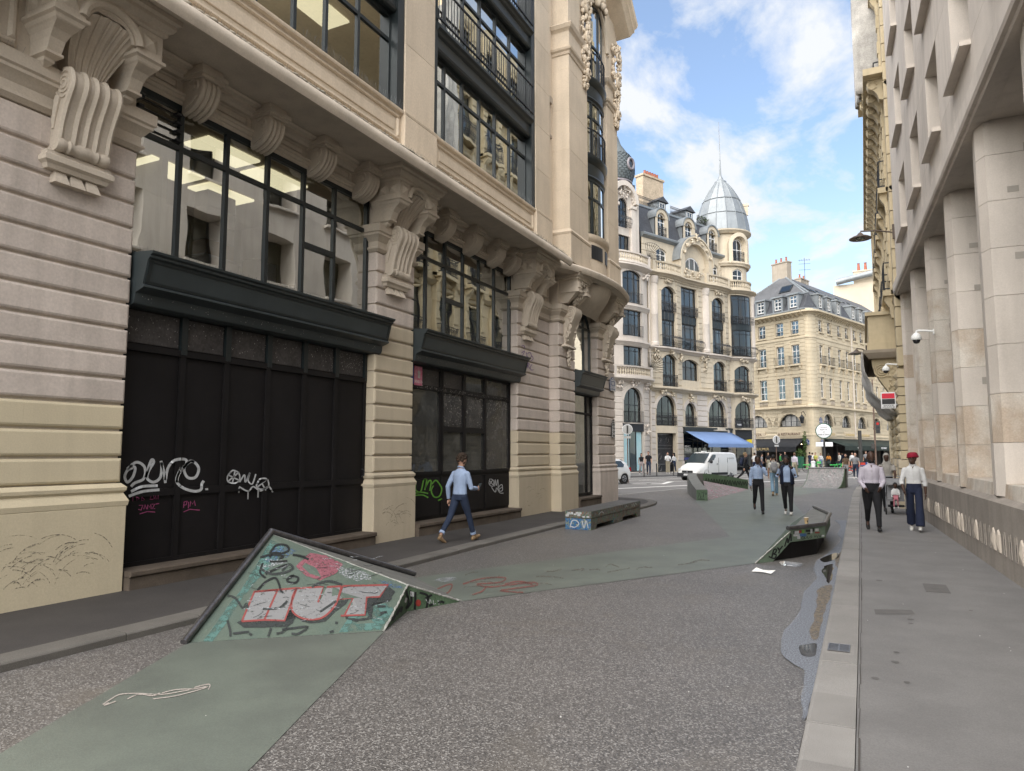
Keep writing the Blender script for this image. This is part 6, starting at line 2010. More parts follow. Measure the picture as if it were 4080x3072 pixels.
# bulb roof with scale rows and round oculus
BC=(-3.8,2.2)
bprof=[(1.0,26.2),(1.5,26.6),(1.75,27.3),(1.75,28.0),(1.55,28.7),(1.1,29.4),(0.55,30.2),(0.3,31.0)]
mb=MB();mb.lathe(bprof,20,(BC[0],BC[1],0));br_=mb.build('bulb_roof','scales',WB,smooth=50)
def brad(z):
    for(r0,z0),(r1,z1)in zip(bprof[:-1],bprof[1:]):
        if z0<=z<=z1:return r0+(r1-r0)*(z-z0)/(z1-z0)
    return 0.3
mb=MB()
for i in range(13):
    z0=26.6+0.2*i
    ra,rb2=brad(z0)+0.05,brad(z0+0.22)+0.01
    for j in range(26):
        a=2*math.pi*(j+0.5*(i%2))/26
        w=math.pi*ra/26*1.05
        def q_(r,dw,z):return(BC[0]+r*math.cos(a)-math.sin(a)*dw,BC[1]+r*math.sin(a)+math.cos(a)*dw,z)
        mb.add([q_(rb2,w,z0+0.22),q_(rb2,-w,z0+0.22),q_(ra,-w*0.7,z0+0.05),q_(ra+0.01,0,z0),q_(ra,w*0.7,z0+0.05)],[(0,1,2,3,4)])
tag(mb.build('roof_scales','scales',br_,fix=False),kind='stuff')
oc=(BC[0]+0.1,BC[1]-1.72)
mb=MB();mb.tube([(oc[0]+0.38*math.cos(a),oc[1]-0.1,27.9+0.5*math.sin(a))for a in[2*math.pi*t/18 for t in range(19)]],0.12,7);mb.build('oculus_frame','lead_trim',br_,smooth=60)
mb=MB();mb.ball((oc[0],oc[1]-0.05,27.9),(0.36,0.05,0.46),14,8);mb.build('oculus_glass','glass_far',br_)
mb=MB();mb.tube([(BC[0]+1.45*math.cos(a),BC[1]+1.45*math.sin(a),26.45)for a in[2*math.pi*t/20 for t in range(21)]],0.13,6);mb.build('roof_roll','lead_trim',br_)
mb=MB();mb.box(-6.4,-2.6,0.9,4.2,25.0,26.3);mb.build('roof_base','slate',WB)
# turquoise film behind the shop window
mat('film_teal',(0.28,0.50,0.54),0.6,0.25,0.8,col2=(0.45,0.6,0.62))
mb=MB();mb.box(-5.9,-3.7,0.15,0.17,0.3,3.6);mb.warp(ww).build('window_film','film_teal',WB)
mb=MB();mb.box(-6.1,-3.5,-0.02,0.25,3.65,4.35);mb.warp(ww).build('shop_sign_band','iron_black',WB)
# fan shaped iron spikes between the buildings
for z in(9.3,19.3):
    mb=MB()
    for t in range(13):
        a=R(-20+10*t)
        mb.tube([(-2.3,-0.2,z),(-2.3+1.4*math.cos(a)*0.3,-0.2-1.3*math.cos(a),z+1.4*math.sin(a))],0.02,4)
    mb.tube([(-2.3+1.4*math.cos(a)*0.3,-0.2-1.3*math.cos(a),z+1.4*math.sin(a))for a in[R(-20+10*t)for t in range(13)]],0.02,4)
    mb.build('iron_fan','iron_black',WB)

# ------------------------------------------------------------------ restaurant building on the far corner
RB=thing('restaurant_building','cream stone corner building with slate mansard, dormers and dark restaurant awnings','building',(-4.89,85.77,0),0)
def face(rz,x0):
    e=link('facade',None,RB,(0,0,0),(0,0,rz));return e
FL=face(R(-31.6),0);FR=face(R(70),0)
FL['label']='restaurant front with black awning facing the side street';FR['label']='longer front with green awning facing the main street'
def rows(F,x0,x1,ops,arches,flip):
    mb=wall_mb(x0,x1,0.12,18.2,ops+arches,0.35,0)
    mb.build('wall','stone_b3',F)
    # coursed joints as proud bands
    mb=MB();z=4.2
    zz=[]
    while z<17.6:
        zz.append(z);z+=0.44
    for a in zz:
        b=a+0.385
        iv=[(x0,x1)]
        for(xa,xb,za,zb,ar)in ops+arches:
            if zb+0.12>a and za-0.12<b:
                n2=[]
                for(p,q)in iv:
                    if xb+0.14<=p or xa-0.14>=q:n2.append((p,q));continue
                    if xa-0.14>p:n2.append((p,xa-0.14))
                    if xb+0.14<q:n2.append((xb+0.14,q))
                iv=n2
        for(p,q)in iv:
            if q-p>0.08:mb.box(p,q,-0.05,0.02,a,b)
    tag(mb.build('stone_courses','stone_b3',F,fix=False),kind='stuff')
    for(xa,xb,za,zb,ar)in ops:
        w=window(F,xa,xb,za,zb,0,0.2,[(xa+xb)/2],[za+(zb-za)*0.33,za+(zb-za)*0.67],'white_frame','glass_far',fw=0.07,fd=0.06,ow=0.09,panes=False)
        for(p,q)in((xa,(xa+xb)/2),((xa+xb)/2,xb)):
            g_=MB();g_.box(p+0.05,q-0.05,0.225,0.23,za+0.05,zb-0.05);g_.build('pane','glass_far',w)
        mb=MB();mb.cbox(xa-0.15,xb+0.15,-0.14,0.1,za-0.2,za-0.04,0.02);mb.build('window_sill','stone_b3',F)
        if za>11.5:
            railing_mb(xa-(0.2 if za<14 else 0),xb+(0.2 if za<14 else 0),-0.25 if za<14 else 0.05,za,za+(0.9 if za<14 else 0.45),0.14,0.012,ret=0.3 if za<14 else 0).build('balcony_railing','iron_black',F,fix=False)
        if 11<za<14:
            mb=MB();mb.cbox(xa-0.3,xb+0.3,-0.32,0.1,za-0.22,za-0.02,0.03)
            for x in(xa-0.15,xb+0.15):mb.prism([(0.05,za-0.2),(-0.26,za-0.2),(-0.22,za-0.5),(-0.08,za-0.75),(-0.1,za-1.1),(0.05,za-1.1)],'x',x-0.09,x+0.09)
            mb.build('balcony_slab','stone_b3',F)
    for(xa,xb,za,zb,ar)in arches:
        if ar>0:
            window(F,xa,xb,za,zb,ar,0.2,[xa+(xb-xa)*i/4 for i in(1,2,3)],[],'frame_green','glass_far',fw=0.06,ow=0.08,panes=False)
            curtain(F,xa+0.1,xb-0.1,za,zb-ar*0.5,0.4);curtain(F,xa+0.5,xb-0.5,zb-ar*0.5,zb-0.1,0.4)
            # radiating voussoirs
            mb=MB();K=9;xm=(xa+xb)/2;hw=(xb-xa)/2
            for t in range(K):
                a0=math.pi*(t+0.06)/K;a1=math.pi*(t+0.94)/K
                p=[(xm+(hw+0.05)*math.cos(a0),zb-ar+(ar+0.05)*math.sin(a0)),(xm+(hw+0.05)*math.cos(a1),zb-ar+(ar+0.05)*math.sin(a1)),(xm+(hw+0.75)*math.cos(a1),zb-ar+(ar+0.5)*math.sin(a1)),(xm+(hw+0.75)*math.cos(a0),zb-ar+(ar+0.5)*math.sin(a0))]
                mb.prism(p,'y',-0.05,0.02)
            mb.build('voussoirs','stone_b3',F)
            railing_mb(xa+0.05,xb-0.05,0.05,za,za+0.6,0.2,0.012).build('balcony_railing','iron_black',F,fix=False)
    for(z,pr)in((6.75,0.35),(17.55,0.75),(15.0-0.35,0.12),(3.55,0.1)):
        mb=MB();mb.sweep([(-0.1,z-0.1),(0.05,z-0.08),(pr*0.4,z+0.1),(pr,z+0.2),(pr,z+0.38),(-0.1,z+0.5)],[(x0,0),(x1,0)]);mb.build('string_course','stone_b3',F)
    md=None
    x=min(x0,x1)+0.2
    while x<max(x0,x1):
        if md is None:
            mb=MB();mb.prism([(0.0,0.0),(-0.5,0.0),(-0.5,-0.12),(-0.3,-0.22),(-0.1,-0.4),(0.0,-0.4)],'x',-0.12,0.12);md=mb.build('modillion','stone_b3',F,(x,0,17.72))
        else:like(md,F,(x,0,17.72))
        x+=0.62
# left front: local x = -s
opsL=[]
for(s0,s1)in((1.55,2.6),(3.6,4.65),(6.1,7.15),(8.6,9.65)):
    opsL+=[(-s1,-s0,15.45,17.0,0),(-s1,-s0,11.95,14.2,0),(-s1,-s0,8.0,10.45,0)]
arL=[(-4.6,-1.65,4.8,6.25,1.42),(-9.2,-6.25,4.8,6.25,1.42),(-10.5,-1.4,0.12,3.4,0)]
rows(FL,-11.0,-0.75,opsL,arL,False)
opsR3=[]
for i,s0 in enumerate((2.2,4.55,7.45,9.75,12.2,14.4,16.9,19.2,21.6,24.0,26.4)):
    opsR3+=[(s0,s0+1.05,15.7,17.05,0),(s0,s0+1.0,11.95,14.15,0),(s0,s0+1.0,8.1,10.45,0)]
arR=[(s0,s0+2.7,4.8,6.25,1.3)for s0 in(2.4,7.65,12.55,17.5,22.4)]+[(2.6,29,0.12,3.4,0)]
rows(FR,1.3,30.0,opsR3,arR,True)
curtain(FL,-7.1,-6.15,11.95,14.1,0.4,'curtain_red')
# rounded corner between the two fronts
pL=Vector((0.852,-0.524))*-0.75;pR=Vector((math.cos(R(70)),math.sin(R(70))))*1.3
mb=MB()
cv=[(pL.x*(1-t)**2+pR.x*t*t,pL.y*(1-t)**2+pR.y*t*t)for t in[i/6 for i in range(7)]]
for i in range(6):
    a,b=cv[i],cv[i+1]
    mb.add([(a[0],a[1],0.12),(b[0],b[1],0.12),(b[0],b[1],18.2),(a[0],a[1],18.2)],[(0,1,2,3)])
mb.build('corner_wall','stone_b3',RB,fix=False)
i=0;z=0.5
while z<17.4:
    mb=MB();mb.sweep([(0.0,z),(0.03,z+0.01),(0.03,z+0.39),(0.0,z+0.40)],cv);mb.build('stone','stone_b3',RB);z+=0.44
for(z,pr)in((6.75,0.35),(17.55,0.75),(14.65,0.12),(3.55,0.1)):
    mb=MB();mb.sweep([(-0.1,z-0.1),(0.05,z-0.08),(pr*0.4,z+0.1),(pr,z+0.2),(pr,z+0.38),(-0.1,z+0.5)],cv);mb.build('string_course','stone_b3',RB)
# small balusters under the lower windows
def mini_bal(F,xs):
    for x in xs:
        mb=MB();mb.box(x,x+1.2,0.0,0.02,7.3,7.85)
        for k in range(6):mb.lathe([(0.05,7.3),(0.08,7.5),(0.05,7.8)],6,(x+0.1+k*0.2,-0.06,0))
        mb.build('baluster_panel','stone_far_dark',F)
mini_bal(FL,(-2.65,-4.75,-7.2));mini_bal(FR,(2.1,4.45,7.35,9.65,12.1,14.3))
# roof: steep slate mansard then flatter hipped slopes
def dL(s,y):return(0.852*-s+0.524*y,-0.524*-s+0.852*y)
def dR(s,y):c,n_=math.cos(R(70)),math.sin(R(70));return(c*s-n_*y,n_*s+c*y)
def hv(p,z):return(p[0],p[1],z)
A0,A1=dL(11,-0.4),dL(0.75,-0.45);B1,B2=dR(1.2,-0.45),dR(30,-0.4)
def inn(d):return dL(11,d),dL(0.75,d),dR(1.3,d),dR(30,d)
r0=[hv(p,18.1)for p in inn(-0.1)];r1=[hv(p,20.2)for p in inn(1.0)]
mb=MB();mb.add(r0+r1,[(0,1,5,4),(1,2,6,5),(2,3,7,6)]);mb.build('mansard_slope','slate',RB,fix=False)
rid0=hv(dR(5.0,5.2),23.6);rid1=hv(dR(30,5.2),23.6)
mb=MB();rl=hv(dL(11,9.0),23.0)
mb.add(r1+[rid0,rid1],[(1,2,6-2+0,4)]if False else[(2,3,5,4),(1,2,4),(0,1,4)]);mb.build('upper_roof','slate_b3',RB,fix=False)
mb=MB()
for(p,q)in((r1[1],rid0),(r1[2],rid0),(r1[0],rid0)):
    mb.tube([p,q],0.09,6)
for i in range(3):mb.tube([r1[i],r1[i+1]],0.09,6)
for i in range(3):mb.tube([Vector(r0[i])+Vector((0,0,0.1)),Vector(r0[i+1])+Vector((0,0,0.1))],0.12,6)
mb.build('zinc_flashing','zinc',RB)
mb=MB();mb.box(0,0,0,0,0,0)
mb=MB();mb.add([hv(p,z)for z in(0.1,18.1)for p in inn(1.8)],[(0,1,5,4),(1,2,6,5),(2,3,7,6)]);mb.build('inner_wall','dark_room',RB,fix=False)
mb=MB();mb.add([hv(p,18.0)for p in(dL(11,0),dL(0.75,0),dR(1.3,0),dR(30,0),dR(30,10))],[(0,1,2,3,4)]);mb.build('roof_floor','dark_room',RB,fix=False)
def dorm(F,x):
    mb=MB();mb.box(x-0.72,x-0.5,-0.05,1.0,18.3,20.0);mb.box(x+0.5,x+0.72,-0.05,1.0,18.3,20.0);mb.box(x-0.85,x+0.85,-0.2,1.2,20.0,20.18)
    o=mb.build('dormer','zinc',F)
    w=window(o,x-0.5,x+0.5,18.55,19.95,0,0.05,[x],[19.0,19.5],'white_frame','glass_far',ow=0.1,fw=0.08,panes=False)
    g_=MB();g_.box(x-0.48,x+0.48,0.085,0.09,18.6,19.9);g_.build('pane','glass_far',w)
for x in(-2.1,-4.2,-6.65):dorm(FL,x)
for x in(2.9,5.3,8.0,12.6,15.0,18.0,21,24):dorm(FR,x)
def skylight(p,q,r_,s):
    mb=MB();mb.add([p,q,r_,s],[(0,1,2,3)]);mb.build('skylight','glass_far',RB,fix=False)
cL=(Vector(r1[0])*0.18+Vector(r1[1])*0.48+Vector(rid0)*0.34)
uL=(Vector(r1[1])-Vector(r1[0])).normalized();vL=(Vector(rid0)-(Vector(r1[0])+Vector(r1[1]))/2).normalized()
nL=uL.cross(vL)*0.06
if nL.y>0:nL=-nL
for(a_,b_)in((0,0),):
    P=cL+nL;mb=MB();mb.prism([(-0.8,-0.6),(0.8,-0.6),(0.8,0.6),(-0.8,0.6)],'z',-0.04,0.04)
    Mx=Matrix(((uL.x,vL.x,nL.normalized().x,P.x),(uL.y,vL.y,nL.normalized().y,P.y),(uL.z,vL.z,nL.normalized().z,P.z),(0,0,0,1)))
    mb.xf(Mx).build('skylight','frame_green',RB)
    mb=MB();mb.prism([(-0.65,-0.45),(0.65,-0.45),(0.65,0.45),(-0.65,0.45)],'z',-0.03,0.06);mb.xf(Mx).build('skylight_glass','glass_far',RB)
u2=(Vector(r1[3])-Vector(r1[2])).normalized();v2=(Vector(rid1)-Vector(r1[3])).normalized();n2_=u2.cross(v2)
if n2_.z<0:n2_=-n2_
for k,t in enumerate((2.5,4.0,6.5,9.5,12.5,15.5)):
    P=Vector(r1[2])+u2*(t+2.5)+v2*(2.6-0.4*(k%2))+n2_*0.06
    Mx=Matrix(((u2.x,v2.x,n2_.x,P.x),(u2.y,v2.y,n2_.y,P.y),(u2.z,v2.z,n2_.z,P.z),(0,0,0,1)))
    mb=MB();mb.prism([(-0.4,-0.6),(0.4,-0.6),(0.4,0.6),(-0.4,0.6)],'z',-0.04,0.05);mb.xf(Mx).build('skylight','frame_green',RB)
def chimney(c,wx,wy,z0,z1,rz,m,pots,par):
    mb=MB();mb.box(-wx/2,wx/2,-wy/2,wy/2,z0,z1);mb.box(-wx/2-0.08,wx/2+0.08,-wy/2-0.08,wy/2+0.08,z1,z1+0.15)
    o=mb.build('chimney',m,par,(c[0],c[1],0),(0,0,rz))
    for k in range(pots):
        b_=MB();b_.lathe([(0.12,z1+0.15),(0.13,z1+0.25),(0.1,z1+0.7),(0.14,z1+0.74)],8,(-wx/2+wx*(k+0.5)/pots,0,0));b_.build('chimney_pot','terracotta',o)
    return o
chimney(dL(6.5,4.0),2.2,0.9,18.5,25.2,R(-31.6),'stone_far_dark',3,RB)
chimney(dR(13.0,6.5),2.4,0.8,20.5,24.6,R(70),'stone_far_dark',2,RB)
# aerial
mb=MB();q=dR(11.5,5.4);mb.tube([(q[0],q[1],23.4),(q[0],q[1],27.2)],0.03,5)
for z in(26.9,26.4,25.6):mb.tube([(q[0]-0.7,q[1]-0.2,z),(q[0]+0.7,q[1]+0.2,z)],0.02,4)
for k in range(5):mb.tube([(q[0]-0.6+0.3*k,q[1]-0.5,26.9),(q[0]-0.6+0.3*k,q[1]+0.5,26.9)],0.015,4)
mb.build('tv_aerial','iron_black',RB)
# rain pipe on the main street front
mb=MB();mb.tube([(11.4,-0.1,3.6),(11.4,-0.1,18.0)],0.08,8);mb.build('rain_pipe','stone_far_white',FR)
# ground floor: dark shop interiors, piers, signs
for(F,xs)in((FL,(-10.4,-7.2,-4.4,-1.4)),(FR,(2.6,6.0,11.0,16.0,21.0))):
    for x in xs:mb=MB();mb.box(x-0.15,x+0.15,0.0,0.4,0.12,3.4);mb.build('shop_pier','iron_black',F)
mat('sign_board',(0.52,0.43,0.31),0.7,0.1,2.0)
mat('letter_brown',(0.10,0.05,0.03),0.6,0.1,2.0)
for(F,x,w,s,sz)in((FL,-3.2,3.3,'& RESTAURANT',0.42),(FL,-7.6,2.2,'PIZZA',0.42),(FR,4.6,2.0,'PIZZA',0.4),(FR,9.6,3.2,'LE PREAUMUR',0.42),(FR,14.6,3.2,'RESTAURANT',0.42)):
    mb=MB();mb.cbox(x-w/2,x+w/2,-0.12,0.05,3.65,4.25,0.02);o=mb.build('sign_board','sign_board',F)
    text(s,sz,'letter_brown' if F is FL else 'gold',o,(x,-0.13,3.95),depth=0.01)
def wp(F_rz,x,y):return(-4.89+math.cos(F_rz)*x-math.sin(F_rz)*y,85.77+math.sin(F_rz)*x+math.cos(F_rz)*y)
aw1=awning('black restaurant awning on the front facing the side street',(-4.89,85.77,0),R(-31.6),-10.4,-1.3,3.45,2.5,1.6,0.55,'awning_black')
text('LE PREAUMUR',0.42,'gold',aw1,(-6.2,-1.625,2.24),depth=0.004)
aw2=awning('dark green restaurant awning on the front facing the main street',(-4.89,85.77,0),R(70),2.6,28,3.4,2.6,2.2,0.5,'awning_green')
text('BAR',0.3,'sign_white',aw2,(6.5,-2.22,2.38),depth=0.004);text('RESTAURANT',0.3,'sign_white',aw2,(14.5,-2.22,2.38),depth=0.004)
# lit lamps inside the restaurant
mb=MB();rq=random.Random(8)
for k in range(7):mb.ball((-9.5+k*1.2,0.8,2.4+rq.random()*0.4),0.05,6,4)
mb.build('lamp_bulb','lamp_warm',FL)
# iron lantern on the corner
Lq=thing('wall_lantern','black iron lantern on a scroll bracket at the restaurant corner','lantern',wp(R(-31.6),-1.0,0)+(5.6,),R(-31.6))
mb=MB();mb.tube([(0,0,0.4),(0,-0.5,0.9),(0,-0.8,0.7),(0,-0.75,0.4)],0.03,5);mb.build('bracket','iron_black',Lq)
mb=MB();mb.lathe([(0.08,0.45),(0.28,0.2),(0.3,0.15),(0.16,-0.45),(0.05,-0.5)],6,(0,-0.75,0));mb.build('lantern_body','iron_black',Lq)
# street name plates
mat('enamel_blue',(0.012,0.04,0.13),0.35,0.05,5)
mat('enamel_green',(0.02,0.10,0.06),0.35,0.05,5)
def name_plate(label,loc,rz,w,h,lines,m='enamel_blue'):
    t=thing('street_name_plate',label,'street sign',loc,rz,'street name plates')
    mb=MB();mb.cbox(-w/2,w/2,-0.02,0.0,-h/2,h/2,0.005)
    K=8
    mb.prism([(w*0.32*math.cos(math.pi*k/K),h/2+h*0.28*math.sin(math.pi*k/K))for k in range(K+1)],'y',-0.02,0.0);mb.build('plate',m,t)
    mb=MB()
    for(a,b,c,d)in((-w/2+.01,w/2-.01,-h/2+.01,-h/2+.025),(-w/2+.01,w/2-.01,h/2-.025,h/2-.01),(-w/2+.01,-w/2+.025,-h/2+.01,h/2-.01),(w/2-.025,w/2-.01,-h/2+.01,h/2-.01)):mb.box(a,b,-0.023,-0.019,c,d)
    mb.build('border','sign_white',t)
    n_=len(lines)
    for k,s in enumerate(lines):
        text(s,h*0.72/n_,'sign_white',t,(0,-0.022,h*0.36-h*0.72*(k+0.5)/n_),depth=0.001,sx=min(1.0,w*0.9/(len(s)*h*0.72/n_*0.55)))
    text('2e Arrt',h*0.16,'sign_white',t,(0,-0.022,h*0.5+h*0.11),depth=0.001)
    return t
name_plate('upper blue enamel street name plate on the end pier of the left building',(-8.14,24.75,4.25),R(90),0.62,0.40,['RUE','LEON CLADEL'])
name_plate('lower narrow dark street name plate on the end pier of the left building',(-8.14,24.75,2.62),R(90),0.36,0.52,['RUE','LEON','CLADEL'],'iron_black')
name_plate('blue street plate beside the awning on the domed building',(-16.02+math.cos(R(65.5))*9.85-math.sin(R(65.5))*-0.06,63.79+math.sin(R(65.5))*9.85+math.cos(R(65.5))*-0.06,6.2),R(65.5),0.7,0.55,['RUE','MONTMARTRE'])
name_plate('green edged street plate low on the restaurant corner, left one',wp(R(-31.6),-1.0,-0.06)+(3.0,),R(-31.6),0.7,0.5,['RUE','REAUMUR'])
name_plate('blue street plate low on the restaurant corner, right one',wp(R(70),1.7,-0.06)+(3.0,),R(70),0.7,0.5,['RUE','MONTMARTRE'])
name_plate('blue street plate high on the restaurant corner under the ledge',wp(R(70),1.6,-0.06)+(5.4,),R(70),0.8,0.55,['RUE','MONTMARTRE'])

# ------------------------------------------------------------------ plaster gable with flue and chimney pots behind the restaurant roof
PB=thing('plaster_building','tall plain plaster gable with metal flue and clay chimney pots behind the slate roof','building',(8.5,125,0),R(-3))
mb=MB();mb.box(-12,26,0,14,0,29.0);mb.build('gable_wall','render_plaster',PB)
mb=MB();mb.box(-9,22,0.4,1.4,29.0,31.0);mb.box(-9.1,22.1,0.3,1.5,31.0,31.2);ck=mb.build('chimney_stack','render_plaster',PB)
for x in(-8.2,-7.2,-5.8,-4.6,-2.0,-1.2,1.4,2.4,3.6,6.0,7.0):
    mb=MB();mb.lathe([(0.22,31.2),(0.24,31.4),(0.18,32.4),(0.26,32.45)],8,(x,0.9,0));mb.build('chimney_pot','terracotta',ck)
mb=MB();mb.tube([(-11.5,-0.6,29.4),(-5.6,-0.6,30.4),(-4.9,-0.6,30.9),(-4.7,-0.6,31.7),(-4.7,-0.6,33.2)],0.5,12);mb.lathe([(0.9,33.3),(0.2,33.7)],12,(-4.7,-0.6,0));mb.build('metal_flue','zinc',PB,smooth=40)
# neighbours closing the view along the streets
def plain_block(name,label,loc,rz,w,d,h,m,cols):
    t=thing(name,label,'building',loc,rz)
    ops=[(-w/2+1+i*(w-2)/cols+0.3,-w/2+1+i*(w-2)/cols+1.5,1.2+3.3*j,3.3+3.3*j,0)for i in range(cols)for j in range(int(h // 3.4))]
    mb=wall_mb(-w/2,w/2,0,h,ops,0.3,0);mb.box(-w/2,w/2,0.9,d,0,h);mb.build('wall',m,t)
    for o in ops:window(t,o[0],o[1],o[2],o[3],0,0.15,[(o[0]+o[1])/2],[],'white_frame','glass_far',panes=False,ow=0.1);
    mb=MB();mb.prism([(-0.4,h),(1.5,h+3.5),(d-1,h+3.5),(d,h)],'x',-w/2,w/2);mb.build('roof','slate_b3',t)
    return t
plain_block('stone_apartment_block','plain stone block at the far end of the main street',(34,160,0),R(-10),40,12,18,'stone_b3',12)
plain_block('stone_apartment_block','pale stone block closing the side street behind the restaurant',(-42,150,0),R(10),46,12,19,'stone_far_white',14)

# ------------------------------------------------------------------ painting on surfaces: a point of the photograph carried onto the real surface it lies on
FX,CXP,CYP,HCAM=1536.0,1106.0,833.0,1.8
PIT=R(5.43);YAWC=R(26.283)
def pray(px,py):
    u=(px-CXP)/FX;v=(CYP-py)/FX
    f=math.cos(PIT)-v*math.sin(PIT);up=v*math.cos(PIT)+math.sin(PIT)
    return Vector((u*math.cos(YAWC)-f*math.sin(YAWC),u*math.sin(YAWC)+f*math.cos(YAWC),up))
CAMP=Vector((0,0,HCAM))
def on_ground(px,py,z=0.0):
    d=pray(px,py);return CAMP+d*((z-HCAM)/d.z)
def on_X(px,py,X):
    d=pray(px,py);return CAMP+d*(X/d.x)
def on_tris(px,py,tris,off=0.004):
    d=pray(px,py);best=None
    for(a,b,c)in tris:
        n_=(b-a).cross(c-a).normalized()
        if n_.dot(d)>0:n_=-n_
        t=(a-CAMP).dot(n_)/d.dot(n_)
        p_=CAMP+d*t
        v0,v1,v2=c-a,b-a,p_-a
        d00,d01,d02,d11,d12=v0.dot(v0),v0.dot(v1),v0.dot(v2),v1.dot(v1),v1.dot(v2)
        q=d00*d11-d01*d01
        u=(d11*d02-d01*d12)/q;v=(d00*d12-d01*d02)/q
        out=max(0,-u,-v,u+v-1)
        if best is None or out<best[0]:best=(out,p_+n_*off)
    return best[1]
def patch(mb,pts,fn):
    """filled painted patch with an uneven rim, triangulated from its centre"""
    c=(sum(p[0]for p in pts)/len(pts),sum(p[1]for p in pts)/len(pts))
    vs=[fn(*c)]+[fn(*p)for p in pts]
    n_=len(pts)
    mb.add(vs,[(0,1+i,1+(i+1)%n_)for i in range(n_)])
def rough_poly(pts,k=4,amp=2.0,seed=1):
    o=[]
    for i in range(len(pts)):
        a,b=pts[i],pts[(i+1)%len(pts)]
        for t in range(k):
            u=t/k;x=a[0]+(b[0]-a[0])*u;y=a[1]+(b[1]-a[1])*u
            q=noise.noise_vector(Vector((x*0.2,y*0.2,seed)))
            o.append((x+q.x*amp,y+q.y*amp))
    return o
for nm,c,r_ in(('spray_black',(0.015,0.017,0.017),0.6),('spray_white',(0.471,0.479,0.486),0.7),('spray_silver',(0.304,0.312,0.312),0.6),('spray_red',(0.258,0.038,0.030),0.6),('spray_pink',(0.319,0.099,0.122),0.7),
                  ('spray_blue',(0.061,0.129,0.266),0.7),('spray_teal',(0.099,0.251,0.220),0.7),('spray_green',(0.122,0.319,0.046),0.6),('spray_purple',(0.167,0.091,0.258),0.7),('spray_magenta',(0.319,0.068,0.167),0.7),('chalk',(0.380,0.334,0.296),0.9),('chalk_red',(0.228,0.099,0.076),0.9),('scuff',(0.167,0.144,0.114),0.9),('spray_grey',(0.068,0.076,0.084),0.7)):
    m_=mat(nm,c,r_,0.25,14.0,grain=0.15,gs=90)
thin('worn_pink',(0.205,0.068,0.087),0.72,22);thin('worn_white',(0.319,0.334,0.350),0.42,40);thin('worn_silver',(0.179,0.179,0.182),0.86,16);thin('worn_blue',(0.068,0.122,0.213),0.42,30)
thin('worn_teal',(0.068,0.144,0.129),0.55,7);thin('worn_black',(0.023,0.027,0.027),0.72,25);thin('worn_red',(0.205,0.042,0.038),0.85,30);thin('worn_scuff',(0.152,0.133,0.110),0.42,30);thin('worn_chalk',(0.342,0.304,0.274),0.8,40);thin('worn_chalk_red',(0.182,0.065,0.053),0.62,20);thin('worn_green',(0.068,0.152,0.053),0.5,30)

mat('ramp_green',(0.095,0.118,0.093),0.7,0.2,3.0,grain=0.12,gs=70,bump=0.2,bs=90,col2=(0.076,0.103,0.087))
mat('ramp_side',(0.084,0.133,0.080),0.7,0.3,5.0,grain=0.25,gs=40,bump=0.15,bs=60)
mat('ramp_concrete',(0.152,0.152,0.141),0.7,0.2,4.0,grain=0.15,gs=60,bump=0.2)
mat('chipped_edge',(0.319,0.319,0.296),0.9,0.3,30.0,grain=0.4,gs=60)
mat('ledge_green',(0.144,0.194,0.141),0.7,0.2,4.0,grain=0.15,gs=60)
V=Vector
# ---- near ramp with the big lettering
RA=thing('skate_ramp','green pyramid skate ramp with red outlined HUT lettering and steel edge rails','skate ramp',(-5.4,6.6,0))
def loc(o_,p):return tuple(p-o_)
OA=V((-5.4,6.6,0))
A,T,C_,F_,D,G,E=V((-5.85,4.87,0.006)),V((-6.40,6.46,0.84)),V((-5.91,8.75,0.03)),V((-4.75,6.92,0.30)),V((-4.44,6.06,0.006)),V((-4.75,6.92,0)),V((-4.47,7.68,0.004))
def polymesh(name,tris,m,par,origin):
    mb=MB()
    for t in tris:mb.add([loc(origin,p)for p in t],[tuple(range(len(t)))])
    return mb.build(name,m,par,fix=False)
T0=V((T.x,T.y,0));A0_,C0=V((A.x,A.y,0)),V((C_.x,C_.y,0))
polymesh('bank',[(A,D,T),(D,F_,T)],'ramp_green',RA,OA)
polymesh('ridge_face',[(T,F_,E),(T,E,C_)],'ramp_concrete',RA,OA)
polymesh('side_panel',[(V((D.x,D.y,0)),G,F_),(G,V((E.x,E.y,0)),F_)],'ramp_side',RA,OA)
mb=MB()
for(p,q)in((A,T),(T,C_)):
    d_=(V((q.x,q.y,0))-V((p.x,p.y,0))).normalized();nn=V((-d_.y,d_.x,0))*0.03
    vs=[V((p.x,p.y,0)),V((q.x,q.y,0)),q,p]
    mb.add([loc(OA,v)for v in vs]+[loc(OA,v+nn)for v in vs],[(0,1,2,3),(7,6,5,4),(3,2,6,7),(0,3,7,4),(1,5,6,2)])
mb.build('back_panel','ramp_side',RA)
up=V((0,0,0.03))
mb=MB();mb.tube([loc(OA,A+up*1.4+(A-T).normalized()*0.06),loc(OA,T+up)],0.036,12);mb.build('edge_rail','steel_rail',RA,smooth=50)
mb=MB();mb.tube([loc(OA,T+up),loc(OA,C_+up*1.4+(C_-T).normalized()*0.03)],0.036,12);mb.ball(loc(OA,T+up),0.037,10,8);mb.build('edge_rail','steel_rail',RA,smooth=50)
mb=MB()
rn=random.Random(3)
for(p,q)in((D,F_),(F_,E),(F_,T)):
    k=26;path=[p+(q-p)*(i/k)+V((rn.uniform(-1,1),rn.uniform(-1,1),0))*0.005 for i in range(k+1)]
    mb.tube([loc(OA,v)for v in path],[rn.uniform(0.007,0.016)*(1 if q != T else 0.7*(1-i/k)+0.1)for i in range(k+1)],5)
mb.build('chipped_edge','chipped_edge',RA)
tA=[(A,D,T),(D,F_,T)]
